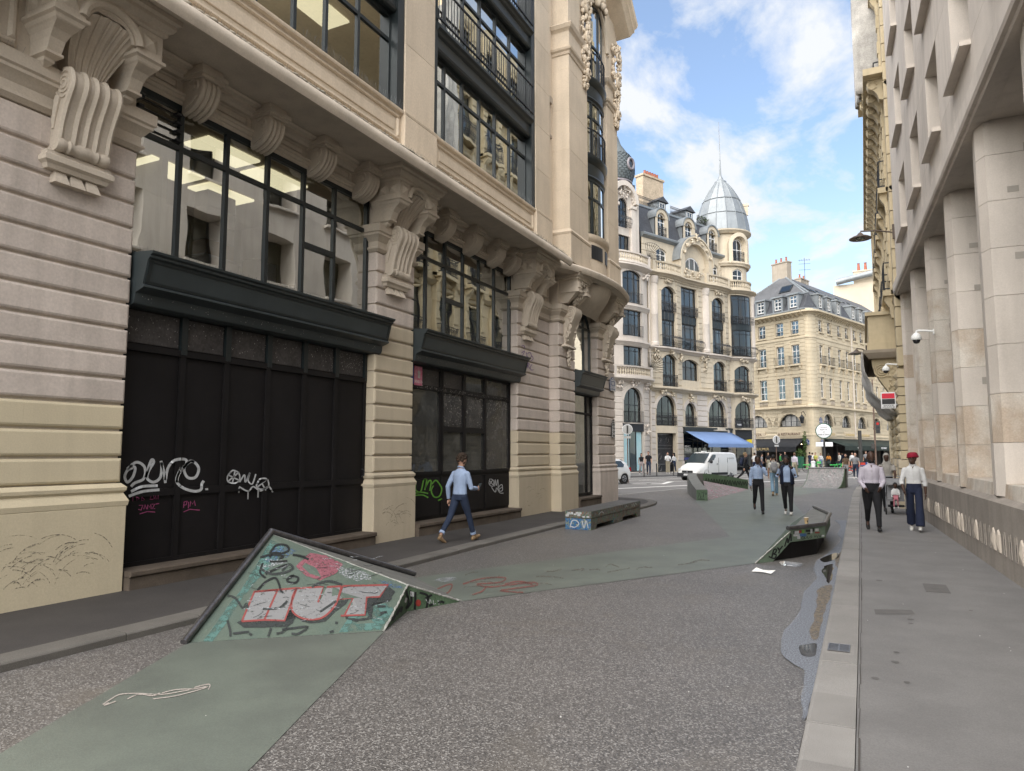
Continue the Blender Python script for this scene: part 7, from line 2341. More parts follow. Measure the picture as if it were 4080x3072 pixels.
def z7(a,b):return(379.5+0.29412*a,1111.4+0.29412*b)
def pA(off=0.004):return lambda a,b:loc(OA,on_tris(*z7(a,b),tA,off))
def paintA(polys,m,off,name='graffiti',rough=6):
    mb=MB()
    for i,p in enumerate(polys):patch(mb,rough_poly(p,4,rough,i)if rough else p,pA(off))
    return mb.build(name,m,RA,fix=False)
def linesA(lines,w,m,off,name='graffiti'):
    mb=MB()
    for ln in lines:stroke(mb,ln,w,pA(off))
    return mb.build(name,m,RA,fix=False)
paintA([[(700,190),(640,300),(560,420),(480,560),(380,680),(300,800),(200,930),(260,940),(360,820),(470,640),(600,480),(760,330),(800,230)],[(1300,700),(1560,650),(1600,700),(1500,850),(1200,870)]],'worn_teal',0.003)
paintA([[(985,285),(1100,300),(1230,370),(1170,440),(1060,485),(960,455),(880,385)]],'worn_pink',0.0045)
paintA([[(1180,400),(1260,390),(1440,450),(1430,480),(1330,500),(1250,470)],[(600,380),(680,370),(720,390),(640,400)],[(650,330),(760,340),(830,360),(700,380)]],'worn_white',0.005,rough=22)
paintA([[(720,230),(830,240),(900,270),(800,320),(700,300)],[(1470,480),(1600,500),(1670,540),(1560,540)],[(640,300),(760,290),(740,350),(650,350)]],'worn_blue',0.0042,rough=14)
# letters: shadow, fill, outline
paintA([[(448,795),(500,775),(800,785),(890,755),(850,700),(880,760),(860,800),(820,832),(500,834)],[(870,745),(960,775),(1070,768),(1160,690),(1190,640),(1270,625),(1250,660),(1170,720),(1100,790),(1000,805),(930,790)],[(1400,612),(1500,612),(1565,530),(1612,570),(1570,640),(1450,655),(1440,770),(1330,790),(1250,770),(1240,748),(1390,742)]],'worn_black',0.005,rough=5)
fill=[[(488,787),(578,572),(745,558),(652,777)],[(655,777),(748,558),(885,548),(848,650),(800,782)],[(890,548),(1085,536),(1045,650),(1062,640),(1110,537),(1216,532),(1190,630),(1150,700),(1070,763),(960,772),(875,735),(850,680),(860,610)],[(1225,530),(1560,523),(1497,608),(1400,612),(1390,740),(1240,745),(1302,622),(1195,626)]]
for i,pl_ in enumerate(fill):
    mb=MB()
    if i==2:
        cuts=[[(890,548),(1085,536),(1045,650),(960,772),(875,735),(850,680),(860,610)],[(1045,650),(1062,640),(1110,537),(1216,532),(1190,630),(1150,700),(1070,763),(960,772)]]
        for c in cuts:patch(mb,c,pA(0.006))
    elif i==3:
        for c in([(1225,530),(1560,523),(1497,608),(1195,626)],[(1302,620),(1402,612),(1390,740),(1240,745)]):patch(mb,c,pA(0.006))
    else:patch(mb,pl_,pA(0.006))
    mb.build('letter','worn_silver',RA,fix=False)
mb=MB()
for ln in([(485,790),(578,572),(750,557)],[(652,777),(748,558)],[(485,790),(650,779),(800,784),(850,650),(888,547)],[(888,547),(1085,535),(1045,650)],[(1110,537),(1216,532)],[(1225,530),(1562,522),(1497,609),(1402,613),(1390,742),(1212,748)],[(1240,745),(1302,621),(1195,628),(1225,530)],[(578,572),(890,545)]):
    stroke(mb,ln,14,pA(0.0075),smooth=False)
stroke(mb,[(888,547),(858,610),(852,690),(880,740),(960,774),(1070,765),(1150,700),(1190,630),(1216,532)],14,pA(0.0075))
mb.build('letter_outline','worn_red',RA,fix=False)
linesA([[(500,700),(640,690),(800,700)],[(520,640),(700,640)],[(880,640),(1000,630),(1180,640)],[(900,600),(1100,590)],[(1270,580),(1480,570)],[(540,620),(620,610)],[(900,690),(1080,700)],[(1290,680),(1380,690)]],7,'worn_white',0.0085)
linesA([[(690,290),(740,230),(810,230),(830,265),(780,290),(720,285),(690,320)],[(620,320),(700,300),(790,310),(760,330)],[(860,300),(920,310),(975,335)],[(660,440),(700,420),(790,380),(820,375)],[(820,480),(850,455),(900,470),(880,505),(830,500),(820,480),(870,450)],[(690,350),(760,350),(820,345)],[(600,560),(660,500),(730,470),(760,520),(770,560),(790,580)],[(640,360),(620,430),(660,470)]],15,'spray_black',0.0075)
linesA([[(380,600),(440,620),(490,690),(520,660),(530,700)],[(620,400),(700,440),(800,430),(860,400),(830,370),(780,420)],[(380,780),(400,860),(400,900)],[(700,840),(680,900)],[(780,850),(860,840),(970,830),(900,880),(850,880)],[(1000,540),(1050,510),(1130,495),(1220,520)],[(740,880),(780,870),(820,840)],[(1130,870),(1160,860)],[(540,880),(560,890)],[(420,880),(540,865)],[(1060,720),(1180,640)],[(640,700),(760,690),(820,640)],[(1480,680),(1540,680)],[(1500,730),(1550,720)],[(1170,800),(1190,800)]],17,'worn_black',0.0078)
rn=random.Random(17)
sc_=[]
for i in range(70):
    x=rn.uniform(520,1500);y=rn.uniform(300,800);a=rn.uniform(-0.6,0.3);l_=rn.uniform(20,110)
    sc_.append([(x,y),(x+l_*0.5*math.cos(a),y+l_*0.5*math.sin(a)+rn.uniform(-8,8)),(x+l_*math.cos(a),y+l_*math.sin(a))])
linesA(sc_[:40],3.5,'worn_black',0.009,'scratches');linesA(sc_[40:],4,'worn_white',0.009,'scratches')
# tags and stickers on the small dark side
tS=[(V((D.x,D.y,0)),G,F_),(G,V((E.x,E.y,0)),F_)]
fS=lambda a,b:loc(OA,on_tris(*z7(a,b),tS,0.004))
mb=MB()
for ln in([(1690,560),(1710,640),(1690,690),(1730,640),(1720,560)],[(1760,570),(1755,700)],[(1790,575),(1850,600),(1840,690)],[(1880,590),(1830,620)],[(1860,670),(1890,660)],[(1620,740),(1640,700),(1660,680),(1650,720)],[(1590,780),(1610,740)],[(1930,650),(1950,640),(1970,650)]):stroke(mb,ln,16,fS)
mb.build('tag','spray_black',RA,fix=False)
mb=MB();patch(mb,[(1780+20*math.cos(a),650+26*math.sin(a))for a in[2*math.pi*t/10 for t in range(10)]],fS);mb.build('sticker','spray_red',RA,fix=False)
mb=MB();patch(mb,[(1720,565),(1750,570),(1748,605),(1722,600)],fS);patch(mb,[(1685,610),(1700,615),(1690,650),(1678,645)],fS)
for ln in([(1835,620),(1850,650),(1865,620),(1860,655)],[(1870,625),(1875,650)],[(1890,630),(1890,660),(1910,655)],[(1920,635),(1945,640),(1930,660)]):stroke(mb,ln,5,fS,smooth=False)
mb.build('sticker','spray_white',RA,fix=False)

# ---- chalk drawings and tags painted on the green path
fg=lambda a,b:tuple(on_ground(a,b,0.0125))
mb=MB()
for ln in([(222,1522),(240,1510),(260,1500),(300,1498),(350,1500),(400,1492),(448,1483),(430,1490),(380,1503),(330,1510)],[(350,1497),(380,1490),(420,1488)],[(235,1518),(225,1524),(250,1515)],[(275,1510),(300,1500),(330,1503),(345,1497)],[(420,1485),(452,1478),(450,1490)]):stroke(mb,ln,2.2,fg)
tag(mb.build('chalk_drawing','worn_chalk',fix=False),'thin chalk squiggle drawn on the green path in front','drawing')
mb=MB()
for ln in([(1000,1262),(1040,1250),(1090,1248),(1080,1258),(1030,1262),(1060,1268),(1110,1262),(1150,1258),(1160,1264),(1120,1270),(1080,1276),(1130,1280)],[(945,1272),(975,1262),(968,1280),(940,1290)],[(1020,1285),(1040,1278),(1050,1268)],[(1090,1262),(1120,1256),(1150,1262)]):stroke(mb,ln,3.2,fg)
tag(mb.build('red_scribble','worn_chalk_red',fix=False),'faded red scribble on the green path behind the ramp','drawing')
mb=MB()
for ln in([(940,1254),(965,1248),(985,1250),(960,1256),(945,1253)],[(955,1250),(980,1254)],[(950,1251),(985,1249)]):stroke(mb,ln,3.0,fg)
tag(mb.build('white_scribble','worn_white',fix=False),'small white paint scribble just behind the near ramp','drawing')
mb=MB();rn=random.Random(5)
for i in range(16):
    x=rn.uniform(1000,1500);y=1190+(1300-1190)*(1-(x-960)/620)*rn.uniform(0.35,0.75)+15
    stroke(mb,[(x,y),(x+rn.uniform(10,40),y-rn.uniform(0,6)),(x+rn.uniform(20,60),y-rn.uniform(-4,10))],2.5,fg)
tag(mb.build('path_scuffs','worn_scuff',fix=False),kind='stuff',label='dark scuffs on the green path')

# ---- graffiti on the black boards, shop panels and piers of the left building
def zc_(a,b):return(0.3906*a,596.4+0.3906*b)
def door_fn(zoomf,xs,rails,extra=0.0):
    def fn(a,b):
        px,py=zoomf(a,b)
        p=on_X(px,py,-8.735)
        y=GY-0.009
        if any(abs(p.y-x)<0.08 for x in xs)or any(z0-0.02<p.z<z1+0.02 for z0,z1 in rails):y=GY-0.0445
        p=on_X(px,py,-8.5-y)
        return(p.y,y-extra,p.z)
    return fn
f1_=door_fn(zc_,dx,[(1.215,1.315)])
mb=MB()
for ln in([(735,1060),(705,1075),(690,1110),(705,1140),(735,1110),(747,1060),(715,1052)],[(703,1068),(755,1030),(800,1058),(795,1120),(745,1145),(725,1165)],[(805,1115),(835,1022),(850,1030),(822,1080),(815,1120),(850,1140),(888,1110),(895,1030)],[(890,1022),(908,1090),(915,1145)],[(915,1130),(930,1060),(965,1020),(1022,1014),(1030,1040),(988,1098),(978,1142)],[(990,1085),(1055,1026),(1098,1060),(1082,1112),(1038,1114),(1018,1065),(1050,1025),(1075,1030)],[(1003,1058),(976,1130),(1010,1170),(1070,1190),(1110,1182),(1116,1150),(1127,1133)],[(725,1192),(785,1165),(872,1160)],[(712,1218),(790,1192),(882,1182)],[(1143,1174),(1144,1184)]):
    stroke(mb,ln,15,f1_,k=10)
g1=mb.build('graffiti','spray_white',LB,fix=False)
mb=MB()
for ln in([(1275,1085),(1258,1110),(1262,1138),(1300,1146),(1325,1125),(1320,1090),(1290,1075),(1270,1090)],[(1262,1100),(1322,1130)],[(1300,1080),(1285,1145)],[(1322,1085),(1262,1135)],[(1325,1140),(1352,1100),(1357,1140),(1382,1088),(1372,1130),(1395,1150),(1415,1095)],[(1420,1150),(1440,1122),(1478,1124),(1484,1165),(1445,1180),(1418,1160),(1440,1120)],[(1425,1165),(1480,1130)],[(1450,1150),(1470,1185)],[(1322,1165),(1372,1190),(1400,1165),(1440,1188),(1485,1165),(1508,1196)],[(1372,1185),(1371,1235)],[(1428,1185),(1427,1225)],[(1322,1170),(1321,1200)]):
    stroke(mb,ln,8,f1_,k=8)
mb.build('graffiti','spray_white',LB,fix=False)
mb=MB()
for ln in([(735,1222),(734,1245)],[(755,1222),(770,1230),(757,1240),(755,1222)],[(785,1222),(783,1242),(800,1238),(785,1222)],[(835,1218),(830,1236),(845,1235)],[(850,1215),(850,1236),(862,1215),(863,1236)],[(875,1213),(874,1235)],[(768,1268),(790,1268),(780,1295),(765,1290)],[(795,1290),(802,1265),(812,1290)],[(815,1290),(818,1265),(826,1280),(834,1262),(836,1288)],[(840,1262),(855,1262),(842,1288),(858,1286)],[(860,1262),(880,1258)],[(772,1316),(815,1303),(858,1306)],[(1015,1282),(1018,1250),(1035,1245),(1030,1265),(1018,1268)],[(1042,1285),(1043,1250)],[(1050,1275),(1055,1245),(1065,1262),(1075,1242),(1080,1270)],[(1015,1305),(1050,1290),(1105,1295)]):
    stroke(mb,ln,4.5,f1_,smooth=False)
mb.build('graffiti','spray_magenta',LB,fix=False)
ze_=lambda a,b:((1400+0.6001*a)/1.84448,(1200+0.6001*b)/1.84448)
f2_=door_fn(ze_,[14.0,15.03,16.1],[(1.25,1.4)])
mb=MB()
for ln in([(430,1195),(425,1250),(460,1265),(480,1190),(500,1188),(487,1255)],[(490,1240),(515,1195),(530,1200),(520,1260)],[(535,1215),(560,1190),(585,1215),(600,1250),(585,1295),(550,1300),(530,1260),(545,1225)],[(425,1275),(470,1270),(510,1278)],[(425,1290),(475,1288),(510,1305)],[(575,1325),(602,1312)]):stroke(mb,ln,9,f2_,k=8)
mb.build('graffiti','spray_green',LB,fix=False)
mb=MB()
for ln in([(920,1180),(915,1215),(940,1230),(945,1195),(925,1180)],[(915,1190),(945,1225)],[(950,1230),(955,1185),(962,1225),(972,1185),(975,1240)],[(985,1225),(1000,1220),(1003,1255),(985,1262),(978,1240),(990,1220)],[(930,1235),(955,1268),(965,1240),(985,1272),(1010,1275)],[(920,1215),(940,1185)],[(980,1250),(1005,1232)]):stroke(mb,ln,5,f2_,k=8)
mb.build('graffiti','spray_white',LB,fix=False)
def pier_fn(a,b):
    p=on_X(*ze_(a,b),-8.494);return(p.y,-0.006,p.z)
mb=MB()
for ln in([(1130,345),(1150,330),(1140,355),(1128,372),(1150,380),(1165,360),(1160,340)],[(1170,350),(1185,340),(1195,365),(1180,380),(1168,365)],[(1185,380),(1200,365),(1207,385),(1192,395)],[(1130,300),(1145,295),(1152,312)],[(1132,445),(1138,410),(1148,440),(1158,408),(1162,445)],[(1168,445),(1172,412),(1182,418),(1172,430),(1185,448)],[(1200,420),(1188,440),(1195,458),(1210,455)]):stroke(mb,ln,4,pier_fn,k=5)
mb.build('graffiti','spray_purple',LB,fix=False)
# shoe and bag scuffs on the pier bases
mb=MB();rn=random.Random(8)
for(x0,x1,n_,y)in((4.6,5.6,60,-0.062),(11.5,12.3,26,-0.062),(18.0,19.4,14,-0.062)):
    for i in range(n_):
        cx0=rn.uniform(x0,x1);r0_=rn.uniform(0.1,0.42);a0=rn.uniform(0.3,2.0);l_=rn.uniform(0.4,1.1);cz=rn.uniform(0.15,0.5)
        pts=[(cx0+r0_*math.cos(a0+l_*t/6),cz+r0_*math.sin(a0+l_*t/6))for t in range(7)]
        if min(p[0]for p in pts)<x0-0.4 or max(p[1]for p in pts)>1.05:continue
        stroke(mb,pts,rn.uniform(0.004,0.012),lambda u,v:(u,y-0.0015,v),k=2)
tag(mb.build('scuff_marks','worn_scuff',LB,fix=False),kind='stuff')

# ---- painted concrete bench
def graffiti_mix(name,cols,sc=5.0):
    m,n,l,p=new_mat(name)
    p.inputs['Roughness'].default_value=0.65
    g=n.new('ShaderNodeNewGeometry');nz=n.new('ShaderNodeTexNoise');nz.inputs['Scale'].default_value=sc;nz.inputs['Detail'].default_value=2;nz.inputs['Distortion'].default_value=2.5
    l.new(g.outputs['Position'],nz.inputs['Vector'])
    rp=n.new('ShaderNodeValToRGB');rp.color_ramp.interpolation='CONSTANT'
    e=rp.color_ramp.elements
    e[0].color=rgba(cols[0]);e[0].position=0.0;e[1].position=0.34;e[1].color=rgba(cols[1])
    for k,c in enumerate(cols[2:]):x=e.new(0.40+0.28*k/max(1,len(cols)-2));x.color=rgba(c)
    l.new(nz.outputs['Fac'],rp.inputs[0])
    n2=n.new('ShaderNodeTexNoise');n2.inputs['Scale'].default_value=40;l.new(g.outputs['Position'],n2.inputs['Vector'])
    r3=n.new('ShaderNodeMapRange');r3.inputs['To Min'].default_value=0.55;r3.inputs['To Max'].default_value=1.3;l.new(n2.outputs['Fac'],r3.inputs['Value'])
    q=n.new('ShaderNodeVectorMath');q.operation='SCALE';l.new(rp.outputs[0],q.inputs[0]);l.new(r3.outputs[0],q.inputs['Scale']);l.new(q.outputs[0],p.inputs['Base Color'])
graffiti_mix('bench_paint',[(0.038,0.038,0.042),(0.076,0.076,0.076),(0.228,0.129,0.046),(0.053,0.053,0.053),(0.213,0.213,0.198),(0.046,0.046,0.046),(0.099,0.198,0.061),(0.076,0.137,0.213),(0.243,0.091,0.053)],4.5)
graffiti_mix('bench_blue',[(0.023,0.076,0.213),(0.030,0.106,0.274),(0.053,0.190,0.319),(0.023,0.076,0.228),(0.228,0.258,0.152),(0.030,0.091,0.251)],7.0)
graffiti_mix('qp_paint',[(0.228,0.228,0.228),(0.099,0.106,0.099),(0.289,0.281,0.281),(0.084,0.091,0.084),(0.319,0.312,0.312),(0.198,0.129,0.144),(0.274,0.274,0.266),(0.106,0.122,0.106)],3.2)
graffiti_mix('bank_paint',[(0.122,0.152,0.114),(0.198,0.190,0.190),(0.228,0.068,0.099),(0.274,0.258,0.258),(0.106,0.129,0.099),(0.243,0.091,0.122),(0.099,0.129,0.091)],2.2)
mat('bench_top',(0.091,0.091,0.091),0.5,0.35,5.0,grain=0.25,gs=50)
BN=thing('graffiti_bench','long low concrete block bench covered in graffiti with a blue end','bench',(-6.15,18.05,0),math.atan2(4.25,-0.05))
# local x along the street, y to the left
for k in range(2):
    x0=-2.13+k*2.13;x1=x0+2.12
    mb=MB()
    prof=[(x0,0.005),(x0+0.35,0.005),(x0+0.42,0.11),(x1-0.42,0.11),(x1-0.35,0.005),(x1,0.005),(x1,0.27),(x0,0.27)]
    mb.prism(prof,'y',-0.32,0.32)
    b_=mb.build('block','bench_paint',BN)
    mb=MB();mb.box(x0,x1,-0.33,0.33,0.28,0.43);mb.build('seat_slab','bench_paint',b_)
    mb=MB();mb.box(x0+0.005,x1-0.005,-0.325,0.325,0.43,0.436);mb.build('seat_top','bench_top',b_)
mb=MB();mb.box(-2.136,-2.13,-0.318,0.318,0.008,0.265);mb.build('blue_end','bench_blue',BN)
mb=MB();mb.box(-2.139,-2.13,-0.328,0.328,0.282,0.425);mb.build('sticker_end','bench_paint',BN)
mb=MB();rn=random.Random(2)
for i in range(12):
    y0=rn.uniform(-0.3,0.25);z0=rn.uniform(0.29,0.38);mb.box(-2.1405,-2.139,y0,y0+rn.uniform(0.04,0.09),z0,z0+rn.uniform(0.03,0.05))
fb=lambda u,v:(-2.1375,-u,v)
for ln in([(-0.2,0.05),(-0.15,0.2),(-0.05,0.22),(0.02,0.14),(-0.08,0.06),(-0.2,0.08)],[(0.1,0.22),(0.15,0.05),(0.2,0.22),(0.25,0.06)]):stroke(mb,ln,0.022,fb)
mb.build('sticker','spray_white',BN,fix=False)
mb=MB()
fb2=lambda u,v:(u,-0.3345,v)
for ln in([(1.2,0.32),(1.25,0.4),(1.32,0.33),(1.4,0.4),(1.5,0.32),(1.6,0.4),(1.75,0.33)],[(0.6,0.34),(0.7,0.39),(0.8,0.34)],[(-1.6,0.33),(-1.4,0.38),(-1.2,0.33)]):stroke(mb,ln,0.02,fb2)
mb.build('tag','spray_white',BN,fix=False)

# ---- ledge with steel edges beside the kerb
LG=thing('skate_ledge','angular green skate ledge with steel edges and stickers beside the right kerb','skate ledge',(-1.1,15.5,0))
OL=V((-1.1,15.5,0))
P1,P2,P3,P4=V((-1.20,13.12,0.50)),V((-0.70,14.15,0.50)),V((-0.71,16.55,0.50)),V((-1.21,19.69,0.42))
K1,K2=V((-1.22,13.5,0.46)),V((-1.26,19.0,0.40))
TP,TQ=V((-1.68,12.36,0.01)),V((-1.75,19.6,0.01))
polymesh('deck',[(P1,P2,P3,P4,K2,K1)],'ramp_concrete',LG,OL)
polymesh('bank',[(TP,P1,K1),(TP,K1,K2,TQ),(K2,P4,TQ)],'ramp_green',LG,OL)
b1,b2,b3=[V((p.x,p.y,0.29))for p in(P1,P2,P3)];b4=V((P4.x,P4.y,0.25))
polymesh('edge_panel',[(P1,P2,b2,b1),(P2,P3,b3,b2),(P3,P4,b4,b3)],'ledge_green',LG,OL)
polymesh('soffit',[(b1,b2,b3,b4)],'ramp_side',LG,OL)
TPb=V((-1.45,12.72,0.0))
polymesh('side_panel',[(TP,V((P1.x,P1.y,0.29)),P1),(TP,TPb,V((P1.x,P1.y,0.29)))],'ledge_green',LG,OL)
q1,q2,q3,q4=V((-1.21,13.25,0)),V((-0.84,14.05,0)),V((-0.84,16.4,0)),V((-1.23,19.3,0))
mb=MB()
for a,b in((V((-1.5,12.72,0)),q1),(q1,q2),(q2,q3),(q3,q4)):
    mb.add([loc(OL,a),loc(OL,b),loc(OL,b+V((0,0,0.29))),loc(OL,a+V((0,0,0.29 if a.y>13 else 0.02)))],[(0,1,2,3)])
mb.build('foot_panel','door_black',LG,fix=False)
for a,b in((P1,P2),(P2,P3),(P3,P4)):
    d_=(b-a).normalized()*(0.06 if a is P1 else 0.0)
    mb=MB();mb.tube([loc(OL,a+up-d_),loc(OL,b+up)],0.036,12);mb.ball(loc(OL,b+up),0.037,10,6);mb.build('edge_rail','steel_rail',LG,smooth=50)
mb=MB();k=20
mb.tube([loc(OL,TP+(P1-V((0,0,0.03))-TP)*(i/k)+V((rn.uniform(-1,1),rn.uniform(-1,1),0))*0.006)for i in range(k+1)],[rn.uniform(0.008,0.018)for i in range(k+1)],5);mb.build('chipped_edge','chipped_edge',LG)
zz_=lambda a,b:((2950+0.2701*a)/1.84448,(1900+0.2701*b)/1.84448)
tL=[(P1,P2,b2),(P1,b2,b1)]
fL_=lambda a,b:loc(OL,on_tris(*zz_(a,b),tL,0.004))
rn=random.Random(4)
for m_,bx in(('spray_white',[(790,860,800,845),(1030,1060,775,835),(1100,1150,765,805),(780,870,850,880),(835,880,880,920),(1195,1235,860,885)]),('spray_black',[(960,1030,780,815),(780,800,800,850),(985,1025,830,850),(1060,1085,760,810)]),('spray_red',[(1095,1165,815,835),(860,900,790,830)]),('spray_blue',[(875,970,840,880)]),('spray_green',[(905,940,785,830)])):
    mb=MB()
    for(a,b,c,d_)in bx:patch(mb,[(a,c),(b,c-3),(b,d_-3),(a,d_)],fL_)
    mb.build('sticker',m_,LG,fix=False)
mb=MB()
for ln in([(900,910),(915,880),(935,895),(925,920),(900,915)],[(945,880),(945,915),(965,905)],[(975,880),(978,910)],[(990,875),(992,908),(1010,905)],[(1020,885),(1045,870),(1050,895),(1025,905),(1020,885)],[(1085,865),(1100,890),(1115,860)],[(1120,870),(1140,890),(1125,895)],[(1150,855),(1175,890),(1190,850)]):stroke(mb,ln,7,fL_)
mb.build('tag','spray_black',LG,fix=False)
tL2=[(TP,V((P1.x,P1.y,0.29)),P1),(TP,TPb,V((P1.x,P1.y,0.29)))]
fL2=lambda a,b:loc(OL,on_tris(*zz_(a,b),tL2,0.004))
mb=MB()
for ln in([(460,1190),(490,1080),(525,1070),(520,1110),(490,1140),(525,1150),(510,1200),(470,1200),(415,1175)],[(545,1040),(570,1080),(620,1020)],[(560,1130),(575,1085),(545,1045)],[(650,1030),(690,900),(700,980),(740,840),(745,950)]):stroke(mb,ln,20,fL2)
mb.build('tag','spray_black',LG,fix=False)
mb=MB();patch(mb,rough_poly([(890,610),(1050,452),(1060,470),(905,625)],4,8,2),lambda a,b:loc(OL,on_tris(*zz_(a,b),[(TP,K1,K2),(TP,K2,TQ),(K1,P3,P4),(K1,P4,K2)],0.006)));mb.build('paint_band','worn_white',LG,fix=False)
mb=MB()
for i in range(14):
    a=V((-1.05+rn.uniform(-0.15,0.2),rn.uniform(14.3,18),0.482));mb.add([loc(OL,a),loc(OL,a+V((0.02,0.02,0.0))),loc(OL,a+V((0.05,rn.uniform(0.3,0.8),0))),loc(OL,a+V((0.02,0.4,0)))],[(0,1,2,3)])
# coffee cup on the ledge
mat('cup_paper',(0.380,0.274,0.144),0.8,0.05,8)
CU=thing('coffee_cup','brown paper coffee cup standing on the skate ledge','cup',(-1.03,14.5,0.488))
mb=MB();mb.lathe([(0.028,0.0),(0.040,0.105),(0.043,0.112),(0.040,0.116),(0.036,0.108),(0.026,0.01)],16);mb.build('cup_body','cup_paper',CU,smooth=40)
mb=MB();mb.tube([(0.0425*math.cos(a),0.0425*math.sin(a),0.113)for a in[2*math.pi*t/16 for t in range(17)]],0.003,5);mb.build('rim','paper',CU)
mb=MB();mb.box(0.012,0.026,-0.039,-0.035,0.03,0.065);mb.build('print','spray_black',CU)

# ---- middle pyramid bank with curved wall
MR=thing('skate_bank','low green skate bank with graffiti and a curved coping wall by the crossing','skate bank',(-6.0,32,0))
OM=V((-6.0,32,0))
m1,m2,m3=V((-5.85,27.6,0)),V((-7.3,33.0,0)),V((-5.3,37.2,0))
# coping wall: swept section along near-left edge, round corner, and far edge
def wallpath(pts,hs,w,name,m):
    mb=MB();rings=[]
    P_=[V(p)for p in pts]
    for i,p in enumerate(P_):
        t=(P_[min(i+1,len(P_)-1)]-P_[max(i-1,0)]);t.z=0;t.normalize();nn=V((-t.y,t.x,0))*w/2
        rings.append([loc(OM,p-nn),loc(OM,p+nn),loc(OM,p+nn+V((0,0,hs[i]))),loc(OM,p-nn+V((0,0,hs[i])))])
    mb.loft(rings);return mb.build(name,m,MR)
curve=[(-5.62,27.7,0),(-6.2,29.6,0),(-6.75,31.6,0),(-7.2,33.3,0),(-7.3,34.1,0),(-7.15,34.7,0),(-6.8,35.2,0),(-6.2,36.2,0),(-5.4,37.5,0)]
wallpath(curve[:6],[0.42,0.55,0.68,0.80,0.84,0.84],0.42,'coping_wall','ramp_concrete')
wallpath(curve[5:],[0.84,0.80,0.68,0.46],0.22,'back_wall','ramp_side')
mb=MB();mb.box(-0.2,0.2,-0.02,0.0,0.01,0.40);mb.build('wall_end','ramp_side',MR,loc(OM,V((-5.62,27.69,0))),(0,0,R(16)))
mb=MB()
for ln in([(-0.15,0.1),(-0.1,0.3),(-0.05,0.1)],[(0.0,0.3),(0.08,0.3),(0.04,0.12)],[(0.12,0.3),(0.15,0.2),(0.18,0.3)],[(-0.15,0.06),(0.1,0.06)]):stroke(mb,ln,0.025,lambda u,v:(u,-0.024,v),smooth=False)
mb.build('tag','spray_black',MR,loc(OM,V((-5.62,27.69,0))),(0,0,R(16)),)
polymesh('bank',[(V((-5.45,28.0,0.01)),V((-6.9,34.4,0.5)),V((-6.4,32.0,0.42))),(V((-5.45,28.0,0.01)),V((-6.4,32.0,0.42)),V((-6.0,30.0,0.3))),(V((-5.45,28.0,0.01)),V((-5.2,36.9,0.01)),V((-6.9,34.4,0.5)))],'bank_paint',MR,OM)
mb=MB()
for i in range(9):
    u=i/9;p=V(curve[5]).lerp(V(curve[8]),u+0.05);d_=(V(curve[8])-V(curve[5])).normalized()
    h=0.7-0.3*u
    fw_=lambda a,b,p=p:loc(OM,V((p.x,p.y,0))+d_*a+V((0.16,-0.12,b)))
    stroke(mb,[(0,h*0.4),(0.1,h*0.85),(0.2,h*0.5),(0.28,h*0.85),(0.34,h*0.45)],0.04,fw_)
mb.build('tag','spray_black',MR,fix=False)

# ---- quarter pipe
QP=thing('quarter_pipe','curved quarter pipe ramp covered in pale graffiti beyond the walking people','quarter pipe',(-1.9,41.2,0),R(-12))
mb=MB();rings=[]
for i in range(11):
    a=(math.pi/2)*0.82*i/10
    x=-1.35+1.9*math.sin(a);z=1.9*(1-math.cos(a))*0.72+0.006
    rings.append([(-0.85+0.0,0,0)])
    rings[-1]=[(-0.95,-1.3+1.75*math.sin(a),z),(0.85,-1.3+1.75*math.sin(a),z)]
prof=[(r[0][1],r[0][2])for r in rings]
mb.loft(rings,cap=False,closed=False);mb.build('riding_surface','qp_paint',QP,smooth=40,fix=False)
for x in(-0.95,0.85):
    mb=MB();mb.prism(prof+[(prof[-1][0],0.0)],'x',x-0.02,x+0.02);mb.build('side_panel','ramp_side',QP)
mb=MB();mb.box(-0.97,0.87,prof[-1][0],prof[-1][0]+0.5,prof[-1][1]-0.03,prof[-1][1]+0.01);mb.box(-0.97,0.87,prof[-1][0]+0.45,prof[-1][0]+0.5,0,prof[-1][1]-0.03);mb.build('platform','ramp_concrete',QP)
mb=MB();mb.tube([(-0.97,prof[-1][0],prof[-1][1]+0.02),(0.87,prof[-1][0],prof[-1][1]+0.02)],0.035,8);mb.build('coping','steel_rail',QP)

# ---- litter
mat('clear_plastic',(0.55,0.58,0.62),0.15,0.05,5)
PAP=MB()
PAP.add([(-0.16,0,0.002),(-0.05,-0.02,0.012),(-0.03,0.09,0.03),(-0.14,0.12,0.05),(0.03,0.0,0.012),(0.15,-0.02,0.004),(0.17,0.10,0.045),(0.06,0.10,0.03)],[(0,1,2,3),(1,4,7,2),(4,5,6,7)])
o=PAP.build('paper_litter','paper',None,(-1.46,11.42,0.012),(0,0,R(-18)));o.modifiers.new('thickness','SOLIDIFY').thickness=0.003
tag(o,'crumpled white paper lying on the road before the ledge','litter')
PT=thing('plastic_tray','clear plastic tray lying on the road beside the white paper','tray',(-1.13,12.35,0.008),R(-25))
mb=MB();mb.loft([[(-0.13,-0.06,0.0),(0.13,-0.06,0.0),(0.13,0.06,0.0),(-0.13,0.06,0.0)],[(-0.16,-0.08,0.05),(0.16,-0.08,0.05),(0.16,0.08,0.05),(-0.16,0.08,0.05)]],cap=False)
mb.add([(-0.13,-0.06,0.0),(0.13,-0.06,0.0),(0.13,0.06,0.0),(-0.13,0.06,0.0)],[(0,1,2,3)]);glass('plastic',1.2,(0.78,0.8,0.84),1.5,dirt=0.45,film=(0.6,0.62,0.66));mb.build('tray_body','plastic',PT,fix=False)
mb=MB();mb.box(-0.06,0.02,-0.03,0.03,0.001,0.003);mb.build('tray_label','paper',PT)
mb=MB();rn=random.Random(14)
